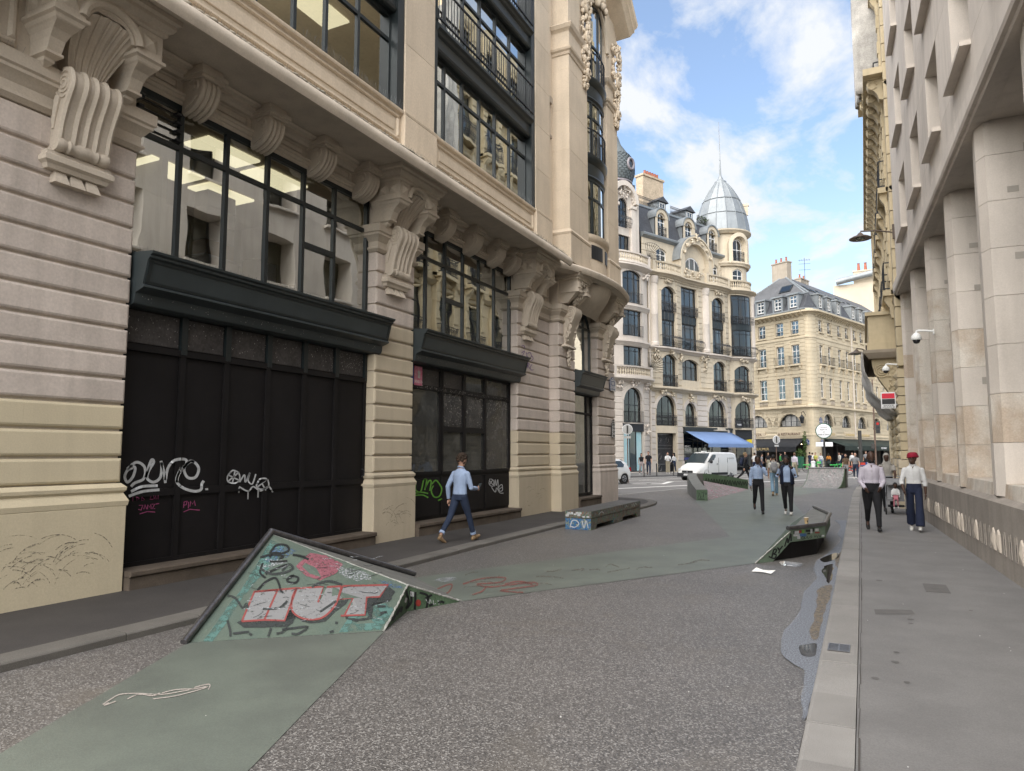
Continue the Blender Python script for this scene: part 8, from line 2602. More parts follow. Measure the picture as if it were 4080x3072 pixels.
for i in range(60):
    x=rn.uniform(-6,1.5);y=rn.uniform(3,20);s=rn.uniform(0.006,0.016);z=0.0135 if x<-0.5 else 0.1205
    if x<-4 and y>5 and y<9:continue
    mb.add([(x,y,z),(x+s,y+s*0.3,z+0.004),(x+s*0.8,y+s,z),(x-s*0.2,y+s*0.8,z+0.003)],[(0,1,2,3)])
tag(mb.build('small_litter','paper',fix=False),kind='stuff',label='cigarette ends and tiny litter scattered over road and pavement')
mb=MB();mb.ball((0,0,0.02),(0.10,0.05,0.02),10,6);tag(mb.build('rag','spray_black',None,(-1.55,14.1,0.006)),'dark rag lying on the green path by the ledge','litter')

# ------------------------------------------------------------------ vehicles
mat('car_white',(0.62,0.62,0.61),0.25,0.03,2.0,spec=0.6)
mat('car_glass',(0.03,0.04,0.045),0.05,0.1,2.0,spec=0.7)
mat('tyre',(0.02,0.02,0.02),0.8,0.1,5)
mat('rim_grey',(0.25,0.25,0.26),0.35,0.1,5,metal=0.6)
mat('plastic_black',(0.02,0.021,0.023),0.6,0.1,5)
mat('lamp_glass',(0.55,0.57,0.6),0.1,0.1,8,spec=0.7)
mat('lamp_red',(0.35,0.01,0.01),0.2,0.1,8)
def ring(x,zb,zt,wb,wm,wt,n=4):
    """body section at station x: sill, waist and roof half widths"""
    zm_=zb+(zt-zb)*0.52
    pts=[(wb*0.92,zb),(wb,zb+0.07),(wm,zm_),(wm-(wm-wt)*0.45,zm_+(zt-zm_)*0.5),(wt,zt-0.09),(wt-0.10,zt-0.015),(0.0,zt)]
    return[(x,y,z)for y,z in pts]+[(x,-y,z)for y,z in pts[-2::-1]]
def vehicle(name,label,cat,loc_,rz,st,wheels,wr,glassq,side_glass):
    t=thing(name,label,cat,loc_,rz)
    mb=MB();mb.loft([ring(*s)for s in st]);mb.build('body','car_white',t,smooth=28)
    for(x,y)in wheels:
        s=1 if y>0 else-1
        mb=MB();mb.lathe([(wr*0.6,-0.09),(wr*0.95,-0.10),(wr,-0.07),(wr,0.07),(wr*0.95,0.10),(wr*0.6,0.09)],24,ax='y');w=mb.build('wheel','tyre',t,(x,y,wr),smooth=40)
        mb=MB();mb.lathe([(0.05,s*0.115),(wr*0.6,s*0.10),(wr*0.64,s*0.085)],18,ax='y')
        mb.build('rim','rim_grey',w,smooth=40)
        mb=MB()
        for k in range(5):
            a=2*math.pi*k/5;mb.tube([(0.05*math.cos(a),s*0.118,0.05*math.sin(a)),(wr*0.58*math.cos(a),s*0.108,wr*0.58*math.sin(a))],0.025,4)
        mb.build('spokes','plastic_black',w)
        mb=MB();K=14
        for k in range(K):
            a0=math.pi*k/K;a1=math.pi*(k+1)/K
            mb.prism([(x+(wr+0.03)*math.cos(a0),wr+(wr+0.03)*math.sin(a0)),(x+(wr+0.03)*math.cos(a1),wr+(wr+0.03)*math.sin(a1)),(x+(wr+0.11)*math.cos(a1),wr+(wr+0.11)*math.sin(a1)),(x+(wr+0.11)*math.cos(a0),wr+(wr+0.11)*math.sin(a0))],'y',min(y+s*0.02,y+s*0.115),max(y+s*0.02,y+s*0.115))
        mb.build('wheel_arch','car_white',t)
        mb=MB();mb.lathe([(wr+0.04,0.0),(wr+0.04,s*0.085)],20,(x,y,wr),ax='y');mb.build('arch_well','slot_dark',t)
    for nm,q in glassq:
        mb=MB();mb.add(q,[tuple(range(len(q)))]);o=mb.build(nm,'car_glass',t,fix=False)
        o.modifiers.new('thickness','SOLIDIFY').thickness=0.012
    return t
# delivery van: x forward
stv=[(-2.18,0.34,1.2,0.80,0.84,0.72),(-2.12,0.28,1.80,0.88,0.90,0.76),(-1.6,0.26,1.86,0.90,0.92,0.78),(0.3,0.26,1.87,0.90,0.92,0.78),(0.62,0.26,1.82,0.90,0.92,0.74),(1.0,0.26,1.46,0.90,0.92,0.70),(1.34,0.26,1.16,0.90,0.91,0.72),(1.6,0.26,1.07,0.89,0.90,0.74),(1.95,0.28,0.98,0.86,0.87,0.70),(2.14,0.32,0.84,0.76,0.78,0.62),(2.2,0.36,0.62,0.68,0.68,0.55)]
HV=(-0.413,-0.911)
VAN=vehicle('delivery_van','white delivery van waiting at the crossing in front of the blue awning','van',(-9.58,49.25,0.0),math.atan2(HV[1],HV[0]),stv,[(1.37,0.80),(1.37,-0.80),(-1.37,0.80),(-1.37,-0.80)],0.325,
    [('windscreen',[(0.66,0.66,1.80),(0.66,-0.66,1.80),(1.38,-0.72,1.17),(1.38,0.72,1.17)]),
     ('side_window',[(0.50,0.825,1.70),(0.60,0.83,1.68),(1.18,0.865,1.22),(0.30,0.885,1.20),(0.22,0.83,1.70)]),('side_window',[(0.22,-0.83,1.70),(0.30,-0.885,1.20),(1.18,-0.865,1.22),(0.60,-0.83,1.68)])],None)
mb=MB();mb.box(1.95,2.24,-0.80,0.80,0.24,0.50);mb.box(1.2,2.0,0.84,0.90,0.24,0.42);mb.box(1.2,2.0,-0.90,-0.84,0.24,0.42);mb.build('front_bumper','plastic_black',VAN)
mb=MB();mb.box(2.16,2.235,-0.42,0.42,0.52,0.66);gr=mb.build('grille','plastic_black',VAN)
mb=MB();mb.prism([(-0.05,0.62),(0.05,0.62),(0.05,0.54),(0,0.49),(-0.05,0.54)],'x',2.235,2.245);mb.build('emblem','rim_grey',gr)
for s in(-1,1):
    mb=MB();mb.add([(2.0,s*0.80,0.80),(2.16,s*0.60,0.80),(2.19,s*0.58,0.64),(2.03,s*0.82,0.62)],[(0,1,2,3)]);o=mb.build('headlight','lamp_glass',VAN,fix=False);o.modifiers.new('thickness','SOLIDIFY').thickness=0.06
    mb=MB();mb.ball((0.98,s*1.02,1.24),(0.06,0.11,0.12),10,7);mb.box(0.95,1.0,min(s*0.88,s*1.0),max(s*0.88,s*1.0),1.16,1.2);mb.build('wing_mirror','plastic_black',VAN,smooth=50)
    mb=MB();y0,y1=sorted((s*0.915,s*0.935));mb.box(-0.95,0.85,y0,y1,0.36,0.52);mb.build('side_trim','plastic_black',VAN)
    mb=MB();y0,y1=sorted((s*0.90,s*0.928))
    mb.box(0.02,0.028,y0,y1-0.008,0.4,1.5);mb.box(-1.0,-0.992,y0,y1-0.008,0.4,1.5);mb.box(1.19,1.2,y0,y1-0.01,0.5,1.1);mb.build('door_seam','plastic_black',VAN)
    mb=MB();y0,y1=sorted((s*0.92,s*0.95));mb.box(0.1,0.25,y0,y1,1.06,1.1);mb.build('door_handle','plastic_black',VAN)
mb=MB();mb.box(2.24,2.25,-0.26,0.26,0.34,0.45);pl_=mb.build('number_plate','sign_white',VAN)
text('GE 984 CJ',0.10,'sign_black',pl_,(2.252,0,0.395),(R(90),0,R(90)),depth=0.001)
text('KILOUTOU',0.16,'rim_grey',VAN,(-1.45,0.915,1.45),(R(90),0,R(180)),depth=0.002,sx=0.8)
mb=MB();mb.box(0.2,0.5,-0.12,0.12,1.87,1.94);mb.build('roof_pod','car_white',VAN)
# small hatchback partly behind the building corner
stc=[(-1.92,0.42,0.75,0.60,0.62,0.5),(-1.88,0.3,1.0,0.74,0.76,0.6),(-1.7,0.24,1.28,0.80,0.82,0.58),(-1.2,0.22,1.46,0.82,0.84,0.56),(0.0,0.22,1.50,0.82,0.84,0.56),(0.5,0.22,1.42,0.82,0.84,0.56),(1.1,0.22,1.02,0.82,0.84,0.62),(1.6,0.24,0.90,0.80,0.80,0.6),(1.92,0.3,0.66,0.68,0.68,0.5)]
HAT=vehicle('hatchback_car','white hatchback car half hidden behind the corner of the left building','car',(-14.0,39.9,0.0),math.atan2(HV[1],HV[0]),stc,[(1.25,0.74),(1.25,-0.74),(-1.25,0.74),(-1.25,-0.74)],0.31,
    [('side_window',[(-1.35,0.74,1.12),(-1.1,0.70,1.34),(0.4,0.70,1.36),(0.95,0.78,1.02),(-1.2,0.815,0.98)]),('side_window',[(-1.2,-0.815,0.98),(0.95,-0.78,1.02),(0.4,-0.70,1.36),(-1.1,-0.70,1.34)]),('rear_window',[(-1.86,0.5,1.02),(-1.86,-0.5,1.02),(-1.36,-0.5,1.43),(-1.36,0.5,1.43)]),('windscreen',[(0.56,0.5,1.40),(0.56,-0.5,1.40),(1.08,-0.6,1.05),(1.08,0.6,1.05)])],None)
for s in(-1,1):
    mb=MB();mb.add([(-1.90,s*0.72,0.96),(-1.94,s*0.52,0.92),(-1.94,s*0.55,0.72),(-1.88,s*0.76,0.74)],[(0,1,2,3)]);o=mb.build('tail_light','lamp_red',HAT,fix=False);o.modifiers.new('thickness','SOLIDIFY').thickness=0.04
    mb=MB();y0,y1=sorted((s*0.82,s*0.845));mb.box(-0.3,-0.29,y0,y1,0.4,1.0);mb.box(-0.2,-0.05,y0,y1+0.01,0.86,0.89);mb.build('door_seam','plastic_black',HAT)
mb=MB();mb.box(-1.95,-1.9,-0.55,0.55,0.34,0.5);mb.build('rear_bumper','plastic_black',HAT)

# ------------------------------------------------------------------ signs, bollards, posts
mat('sign_back',(0.42,0.42,0.41),0.5,0.1,5)
mat('post_dark',(0.045,0.043,0.04),0.5,0.15,5)
mat('post_rust',(0.13,0.085,0.065),0.6,0.2,5)
def round_sign(label,x,y,h,r,rz,back=True,z0=0.0):
    t=thing('road_sign',label,'road sign',(x,y,z0),rz)
    mb=MB();mb.tube([(0,0,0),(0,0,h)],0.035,8);mb.build('post','post_rust' if back else 'post_dark',t)
    mb=MB();mb.lathe([(r*0.98,-0.05),(r,-0.045),(r,-0.07),(r*0.94,-0.075)],24,(0,0,h-r),ax='y');mb.build('disc','sign_back',t,smooth=30)
    mb=MB();mb.tube([(r*math.cos(a),-0.06,h-r+r*math.sin(a))for a in[2*math.pi*k/24 for k in range(25)]],0.018,5);mb.build('rim','sign_white',t)
    mb=MB();mb.box(-r*0.16,r*0.16,-0.09,-0.07,h-2*r+0.06,h-0.06);mb.build('bracket_strip','post_dark',t)
    mb=MB();mb.box(-0.2,0.2,-0.075,-0.05,h-2*r-0.26,h-2*r-0.1);mb.build('plate','sign_back',t)
    return t
vz=lambda x,y:math.atan2(y,x)-R(90)
round_sign('round traffic sign seen from behind beside the left building corner',-13.02,42.38,3.55,0.30,vz(-13,42))
round_sign('round traffic sign seen from behind among the walkers near the restaurant',-6.9,66.0,3.3,0.34,vz(-7,66)+R(35))
TS=thing('terrace_sign','large round white sign on a pole before the restaurant corner','sign',(-3.7,80.0,0.12),vz(-3.7,80))
mb=MB();mb.tube([(0,0,0),(0,0,4.6)],0.05,8);mb.build('post','post_dark',TS)
mb=MB();mb.lathe([(0.70,0.05),(0.74,0.0),(0.74,-0.06),(0.70,-0.08)],32,(0,-0.06,3.95),ax='y');mb.build('disc','sign_white',TS,smooth=30)
mb=MB();mb.tube([(0.74*math.cos(a),-0.10,3.95+0.74*math.sin(a))for a in[2*math.pi*k/32 for k in range(33)]],0.05,6);mb.build('rim','enamel_green',TS)
for k,s in enumerate(('TERRASSE','RESERVEE','DE','6H00 A 22H00')):text(s,0.22,'post_dark',TS,(0,-0.15,4.33-0.25*k),depth=0.004,sx=0.8)
for s in(-1,1):mb=MB();mb.cbox(s*0.45-0.35,s*0.45+0.35,-0.1,-0.04,2.35,2.8,0.02);mb.build('side_plate','sign_white',TS)
# bollards on the far pavement
def bollard(label,x,y,h=0.95,m='post_dark',z=0.12,r=0.045,grp='bollards along the far kerb',cat='bollard'):
    t=thing('bollard',label,cat,(x,y,z),0,grp)
    mb=MB();mb.lathe([(r*1.3,0),(r*1.3,0.06),(r,0.08),(r,h-0.14),(r*1.25,h-0.12),(r*1.25,h-0.08),(r*0.9,h-0.06),(r*0.9,h-0.03),(r*0.5,h)],10);mb.build('post',m,t,smooth=40)
    return t
bl=[(-14.27,50.3,'dark bollard left of the person in striped trousers'),(-13.69,51.6,'dark bollard right of the person in the black T-shirt'),(-12.89,53.4,'dark bollard between the black T-shirt person and the grey door'),(-11.4,56.3,'dark bollard before the far building hidden partly by the white van')]
for(x,y,lb)in bl:bollard(lb,x,y)
bollard('short white bottle shaped bollard in front of the quarter pipe crowd',-3.9,64.8,1.15,'sign_white',0.0,0.16,'pale bollard at the crossing')
# traffic signal and tall dark posts
TL=thing('traffic_light','tall pole with traffic signals before the green restaurant awning','traffic light',(0.95,78,0.0),vz(0.9,78))
mb=MB();mb.tube([(0,0,0),(0,0,9.0)],[0.09,0.06],8);mb.build('pole','post_rust',TL)
mb=MB();mb.cbox(0.1,0.5,-0.25,0.1,3.7,4.9,0.03);hd=mb.build('signal_head','post_dark',TL)
for k,m_ in enumerate(('lamp_red','plastic_black','plastic_black')):
    mb=MB();mb.lathe([(0.13,-0.27),(0.13,-0.24)],12,(0.3,0,4.65-0.36*k),ax='y');mb.build('lens',m_,hd)
mb=MB();mb.cbox(-0.35,-0.05,-0.2,0.1,2.2,2.7,0.03);mb.build('pedestrian_signal','post_dark',TL)
mb=MB();mb.tube([(0,0,0),(0,0,3.9)],0.16,10);tag(mb.build('post','post_dark',None,(-0.35,74,0.0)),'thick plain dark post left of the traffic light','post')
# planter with climbing plant and menu board by the restaurant
PL=thing('planter_box','dark green planter box with climbing plant at the restaurant corner','planter',wp(R(-31.6),-1.6,-1.0)+(0.12,),R(-31.6))
mb=MB();mb.cbox(-0.6,0.6,-0.35,0.35,0,1.3,0.03);mb.build('box','enamel_green',PL)
mat('leaf',(0.07,0.12,0.035),0.6,0.4,5.0)
bush('foliage',PL,(0,0.2,1.7),(0.6,0.35,0.5),160,6,'leaf',0.13)
VN=thing('climbing_vine','green vine climbing beside the black restaurant awning','plant',wp(R(-31.6),-1.15,-0.2)+(0.12,),R(-31.6))
bush('foliage',VN,(0,0,2.6),(0.25,0.15,1.6),220,7,'leaf',0.12)
mb=MB();mb.tube([(0,0,0),(0.05,0.05,1.5),(-0.05,0.0,3.8)],0.03,5);mb.build('stem','post_rust',VN)
mb=MB();mb.box(-0.4,0.4,-0.05,0.0,0.0,1.9);mbd=mb.build('menu_board','iron_black',None,wp(R(70),2.0,-0.1)+(1.0,),(0,0,R(70)));tag(mbd,'black menu board on the restaurant corner wall','menu board')
# hire bikes
mat('bike_green',(0.06,0.42,0.10),0.4,0.1,5)
mat('bike_red',(0.45,0.05,0.03),0.4,0.1,5)
mat('bike_blue',(0.03,0.10,0.3),0.4,0.1,5)
mat('bike_dark',(0.04,0.05,0.045),0.4,0.1,5)
def bike(label,x,y,rz,m,z=0.0):
    t=thing('bicycle',label,'bicycle',(x,y,z),rz,'parked bicycles by the terrace')
    for xx in(-0.52,0.52):
        mb=MB();mb.tube([(xx+0.33*math.cos(a),0,0.35+0.33*math.sin(a))for a in[2*math.pi*k/18 for k in range(19)]],0.022,5);mb.build('wheel','tyre',t)
    mb=MB();mb.tube([(-0.52,0,0.35),(-0.1,0,0.32),(0.35,0,0.78),(0.42,0,0.7),(0.52,0,0.35)],0.035,6);mb.tube([(-0.52,0,0.35),(-0.2,0,0.82),(-0.1,0,0.32)],0.03,6);mb.tube([(-0.2,0,0.75),(0.35,0,0.78)],0.03,6);mb.box(-0.8,-0.2,-0.06,0.06,0.66,0.74);mb.build('frame',m,t)
    mb=MB();mb.ball((-0.22,0,0.95),(0.15,0.08,0.04),8,5);mb.build('saddle','plastic_black',t)
    mb=MB();mb.tube([(0.37,0,0.78),(0.36,0,1.0)],0.02,5);mb.tube([(0.25,-0.3,1.05),(0.38,0,1.02),(0.25,0.3,1.05)],0.018,5);mb.build('handlebar','plastic_black',t)
    mb=MB();mb.box(0.42,0.75,-0.16,0.16,0.82,1.02);mb.build('basket',m,t)
bike('bright green hire bicycle parked left of the quarter pipe top',-4.5,73,R(10),'bike_green')
bike('dark hire bicycle parked behind the quarter pipe',-3.6,74,R(40),'bike_dark')
bike('second green hire bicycle parked right of the round terrace sign',-2.2,73.5,R(15),'bike_green')
bike('dark bicycle parked at the right end of the bicycle row',-1.4,74.5,R(35),'bike_dark')
bike('red hire bicycle behind the person in the brown T-shirt',-0.75,66,R(20),'bike_red')
bike('blue bicycle behind the person in the grey T-shirt',-0.2,67.5,R(60),'bike_blue')
# street lamp on the domed building
lq=(-16.02+math.cos(R(65.5))*9.6,63.79+math.sin(R(65.5))*9.6)
street_lamp('black bracket lamp with flat shade on the domed building',(lq[0]+0.0,lq[1],8.9),R(65.5),1.6)
# terrace tables and chairs under the green awning
def cafe_table(x,y,lb):
    t=thing('cafe_table',lb,'table',(x,y,0.12),0,'terrace tables')
    mb=MB();mb.lathe([(0.32,0.72),(0.32,0.75)],14);mb.build('table_top','paper',t)
    mb=MB();mb.tube([(0,0,0),(0,0,0.72)],0.03,6);mb.lathe([(0.22,0),(0.2,0.02)],10);mb.build('leg','iron_black',t)
for k in range(4):
    p=wp(R(70),5+2.6*k,-1.6);cafe_table(p[0],p[1],'%s round cafe table from the restaurant corner under the green awning'%('first','second','third','fourth')[k])

# ------------------------------------------------------------------ people
def cloth(name,c,var=0.12,rough=0.9):
    return mat(name,c,rough,var,9.0,space='object',bump=0.6,bs=14.0)
for nm,c in dict(sky_shirt=(0.272,0.344,0.488),pale_shirt=(0.424,0.392,0.448),white_cotton=(0.528,0.528,0.528),cream_cotton=(0.464,0.448,0.400),black_cloth=(0.011,0.011,0.013),jeans_dark=(0.022,0.032,0.060),jeans_light=(0.136,0.216,0.288),navy=(0.013,0.018,0.040),khaki=(0.288,0.256,0.192),brown_cloth=(0.096,0.064,0.040),grey_cloth=(0.200,0.200,0.208),hijab_grey=(0.288,0.272,0.248),pink_cloth=(0.360,0.128,0.160),yellow_cloth=(0.400,0.384,0.096),orange_cloth=(0.400,0.160,0.032),green_cloth=(0.048,0.240,0.064),stripe=(0.320,0.272,0.272),turban=(0.224,0.010,0.028)).items():
    cloth(nm,c)
for nm,c in dict(skin_dark=(0.060,0.031,0.021),skin_brown=(0.112,0.060,0.036),skin_light=(0.384,0.224,0.160),skin_tan=(0.288,0.160,0.104)).items():mat(nm,c,0.5,0.12,12.0,space='object')
for nm,c in dict(hair_black=(0.010,0.008,0.007),hair_brown=(0.032,0.019,0.011),hair_grey=(0.160,0.152,0.144),hair_fair=(0.200,0.136,0.072),leather_tan=(0.240,0.160,0.088),leather_black=(0.010,0.010,0.010),shoe_white=(0.496,0.488,0.464)).items():mat(nm,c,0.6,0.3,20.0,space='object',bump=0.5,bs=60)
BAKE=[]
def ell(c,rx,ry,z,n=14,yaw=0.0):
    return[(c[0]+rx*math.cos(2*math.pi*k/n),c[1]+ry*math.sin(2*math.pi*k/n),z)for k in range(n)]
def fuse(mb,name,m,par,vox,sm=2):
    o=mb.build(name,m,par,fix=False)
    r=o.modifiers.new('r','REMESH');r.mode='VOXEL';r.voxel_size=vox
    s=o.modifiers.new('s','SMOOTH');s.factor=0.5;s.iterations=sm
    BAKE.append(o);return o
def person(label,loc_,rz,H=1.74,build=1.0,skin='skin_light',top='white_cotton',bottom='jeans_dark',shoes='shoe_white',hair='hair_brown',hair_style='short',legs=(22,-16),knees=(8,28),armL=(15,10,35,0.0),armR=(-15,10,20,0.0),sleeve='long',head=(0,0),detail=1,lean=2.0,wide=0.0,skirt=False,beard=False,vest=None,cuff=None,untuck=0.0,name='person',group=None,belt=None,heads=1.0):
    """forward = +x, left = +y; arm tuple = (upper pitch, abduction, forearm pitch, inward)"""
    t=thing(name,label,'person',loc_,rz,group)
    f=H/1.75;b=build
    vox=(0.011 if detail>=2 else 0.016)if detail else 0.026
    Lt,Ls=0.245*H,0.245*H
    def leg(side,p,k):
        hip=V((0,side*0.085*f*(0.9+0.1*b),0))
        kn=hip+V((math.sin(R(p)),0,-math.cos(R(p))))*Lt+V((0,side*0.01,0))
        an=kn+V((math.sin(R(p-k)),0,-math.cos(R(p-k))))*Ls
        return hip,kn,an,p-k
    lg=[leg(1,legs[0],knees[0]),leg(-1,legs[1],knees[1])]
    foot_h=0.085*f
    low=min(l[2].z-(foot_h if abs(l[3])<25 else foot_h+0.05*f)for l in lg)
    pz=-low
    up_=V((0,0,pz))
    lg=[(h+up_,k+up_,a+up_,g)for h,k,a,g in lg]
    ln=math.tan(R(lean))
    def tz(z):return V((ln*(z-pz),0,z))
    zs=pz+0.278*H     # shoulder height
    sh=0.105*H*(0.92+0.08*b)
    def arm(side,up_p,ab,fo_p,inw):
        s=tz(zs)+V((0,side*sh*0.95,-0.022))
        u=V((math.sin(R(up_p))*math.cos(R(ab)),side*math.sin(R(ab)),-math.cos(R(up_p))*math.cos(R(ab))))
        e=s+u*0.172*H
        d_=V((math.sin(R(fo_p)),-side*inw,-math.cos(R(fo_p)))).normalized()
        w=e+d_*0.148*H
        return s,e,w,d_
    ar=[arm(1,*armL),arm(-1,*armR)]
    nb=tz(pz+0.315*H);hc=tz(pz+0.405*H)+V((0.015,0,0))
    heads *= 1.08
    hr=(0.095*f*heads,0.076*f*heads,0.120*f*heads)
    tilt,turn=head
    Rh=Matrix.Rotation(R(turn),4,'Z')@ Matrix.Rotation(R(tilt),4,'Y')
    def hp(p):return tuple(hc+(Rh @ V(p)))
    # --- body
    mb=MB()
    tr=[(pz-0.03,0.085,0.13),(pz+0.05*H,0.09,0.135),(pz+0.12*H,0.085,0.12),(pz+0.2*H,0.10,0.14),(pz+0.265*H,0.09,0.15),(pz+0.305*H,0.06,0.09),(pz+0.325*H,0.05,0.055)]
    mb.loft([ell(tz(z),rx*f*b,ry*f*(0.85+0.15*b),z)for z,rx,ry in tr])
    mb.tube([tuple(nb-V((0,0,0.03))),tuple(hc-V((0.015,0,0.06)))],0.054*f*(0.8+0.2*b),10)
    # head: skull, jaw, nose, ears
    hb=MB();hb.ball((0.0,0,0.02*f),(hr[0],hr[1],hr[2]*0.86),14,10);hb.ball((0.022*f,0,-0.05*f),(hr[0]*0.72,hr[1]*0.8,hr[2]*0.58),12,8)
    hb.ball((hr[0]*0.98,0,-0.022*f),(0.016*f,0.014*f,0.022*f),8,6)
    hb.ball((hr[0]*0.93,0,-0.062*f),(0.012*f,0.024*f,0.012*f),8,6)
    for s in(-1,1):hb.ball((-0.008,s*hr[1]*1.02,-0.012*f),(0.018*f,0.010*f,0.03*f),8,6)
    mb.add([hp(v)for v in hb.v],hb.f)
    for(s,e,w,d_)in ar:
        mb.ball(tuple(s),0.045*f*b,8,6)
        mb.tube([tuple(s),tuple(s.lerp(e,0.5)),tuple(e)],[0.044*f*b,0.042*f*b,0.034*f*b],10);mb.ball(tuple(e),0.034*f*b,8,6)
        mb.tube([tuple(e),tuple(e.lerp(w,0.35)),tuple(w)],[0.036*f*b,0.037*f*b,0.025*f],10)
        # hand: palm, four fingers, thumb
        q=d_.normalized();side=V((0,1,0))if s.y>tz(zs).y else V((0,-1,0))
        a_=q.cross(side).normalized()if abs(q.dot(side))<0.95 else V((0,0,1))
        pc=w+q*0.045*f
        for k in range(3):
            mb.ball(tuple(pc+a_*(k-1)*0.022*f),(0.026*f,0.026*f,0.03*f),8,6)
        if detail:
            for k,L_ in enumerate((0.068,0.078,0.073,0.058)):
                r0=pc+a_*(k-1.5)*0.019*f+q*0.03*f
                p1=r0+q*L_*0.5*f-side*0.004*f;p2=p1+(q*0.8-side*0.55).normalized()*L_*0.5*f
                mb.tube([tuple(r0),tuple(p1),tuple(p2)],[0.0105,0.010,0.009],6)
            tb=pc-a_*0.03*f;mb.tube([tuple(tb),tuple(tb-a_*0.022*f+q*0.02*f-side*0.01),tuple(tb-a_*0.028*f+q*0.045*f-side*0.015)],[0.014,0.012,0.010],6)
    for(h,k,a,g)in lg:
        mb.tube([tuple(h),tuple(h.lerp(k,0.4)),tuple(k),tuple(k.lerp(a,0.35)),tuple(a)],[0.07*f*b,0.066*f*b,0.045*f,0.046*f,0.03*f],10)
        mb.ball(tuple(h),0.07*f*b,8,6)
        fd_=V((math.cos(R(min(0,g)*0.9)),0,math.sin(R(min(0,g)*0.9))))if g<-20 else V((1,0,0.12 if g>12 else 0))
        mb.tube([tuple(a),tuple(a+V((0.02,0,-0.05*f))),tuple(a+fd_*0.10*f+V((0,0,-0.06*f)))],[0.028*f,0.032*f,0.026*f],8)
    body=fuse(mb,'body',skin,t,0.009 if detail>=2 else vox*0.8,2)
    # --- trousers
    mb=MB();w_=wide
    zt=pz+0.10*H
    mb.loft([ell(tz(zz_),rx*f*b,ry*f*(0.85+0.15*b),zz_)for zz_,rx,ry in((pz-0.07,0.10,0.15),(pz,0.108,0.165),(pz+0.05*H,0.105,0.16),(zt,0.098,0.148))])
    for(h,k,a,g)in lg:
        an=a+(k-a).normalized()*((0.05 if cuff else 0.02)*f)
        mb.tube([tuple(h+V((0,0,0.02))),tuple(h.lerp(k,0.35)),tuple(k),tuple(k.lerp(an,0.5)),tuple(an)],[0.093*f*b,0.088*f*b,(0.064+w_*0.4)*f*(0.5+0.5*b),(0.058+w_*0.8)*f,(0.052+w_)*f],12)
        mb.ball(tuple(k),(0.064+w_*0.4)*f*(0.5+0.5*b),10,6);mb.ball(tuple(h),0.092*f*b,10,6)
    if skirt:
        mb.tube([tuple(tz(pz)),(0,0,pz*0.45)],[0.16*f,0.24*f],14)
    tr_=fuse(mb,'trousers',bottom,t,vox,2)
    if cuff:
        for(h,k,a,g)in lg:
            d_=(k-a).normalized();mb=MB();mb.tube([tuple(a+d_*0.045*f),tuple(a+d_*0.09*f)],0.060*f,12);mb.build('cuff',cuff,t)
    # --- top
    mb=MB()
    hem=pz+(0.075-untuck)*H
    prof=[(hem,0.112+untuck*0.12,0.163+untuck*0.1),(pz+0.12*H,0.108,0.152),(pz+0.19*H,0.118,0.165),(pz+0.24*H,0.115,0.172),(pz+0.272*H,0.100,0.172),(pz+0.298*H,0.080,0.125),(pz+0.318*H,0.064,0.072)]
    mb.loft([ell(tz(z),rx*f*b,ry*f*(0.82+0.18*b),z)for z,rx,ry in prof])
    for(s,e,w,d_)in ar:
        mb.ball(tuple(s+V((0,0,-0.012))),0.058*f*(0.55+0.45*b),10,6)
        if sleeve=='short':
            mb.tube([tuple(s),tuple(s.lerp(e,0.62))],[0.058*f*b,0.060*f*b],10)
        elif sleeve=='roll':
            mb.tube([tuple(s),tuple(e),tuple(e.lerp(w,0.35))],[0.057*f*b,0.055*f*b,0.052*f],10);mb.ball(tuple(e),0.055*f*b,8,6)
        elif sleeve=='long':
            mb.tube([tuple(s),tuple(s.lerp(e,0.5)),tuple(e),tuple(e.lerp(w,0.5)),tuple(e.lerp(w,0.97))],[0.056*f*(0.5+0.5*b),0.056*f*(0.5+0.5*b),0.050*f*(0.5+0.5*b),0.047*f,0.038*f],10);mb.ball(tuple(e),0.050*f*(0.5+0.5*b),8,6)
    fuse(mb,'shirt',top,t,vox,2)
    if detail:
        mb=MB();c0=tz(pz+0.322*H);mb.tube([(c0.x+0.060*f*b*math.cos(a)-0.0,c0.y+0.062*f*math.sin(a),c0.z+0.012-0.02*math.cos(a))for a in[2*math.pi*k/14 for k in range(15)]],0.016*f,6);mb.build('collar',top,t,smooth=60)
    if detail>=2 and not vest:
        c0=tz(pz+0.31*H)
        mb=MB();mb.add([(c0.x+0.052*f*b,-0.03,c0.z+0.03),(c0.x+0.052*f*b,0.03,c0.z+0.03),(c0.x+0.105*f*b,0.0,c0.z-0.07),(c0.x+0.04,0.0,c0.z-0.02)],[(0,1,2),(0,2,3),(1,3,2),(0,3,1)]);mb.build('open_neck',skin,t)
        mb=MB()
        for kk in range(6):zc2=pz+(0.11+0.032*kk)*H;c1=tz(zc2);mb.ball((c1.x+(0.108+0.003*min(kk,3))*f*b+0.006,0.0,zc2),(0.006,0.008,0.008),6,4)
        mb.build('buttons','shoe_white',t)
    if belt:
        mb=MB();c0=tz(pz+0.09*H);mb.loft([ell(c0,0.108*f*b,0.158*f*(0.85+0.15*b),c0.z-0.02),ell(c0,0.108*f*b,0.158*f*(0.85+0.15*b),c0.z+0.02)]);mb.build('belt',belt,t)
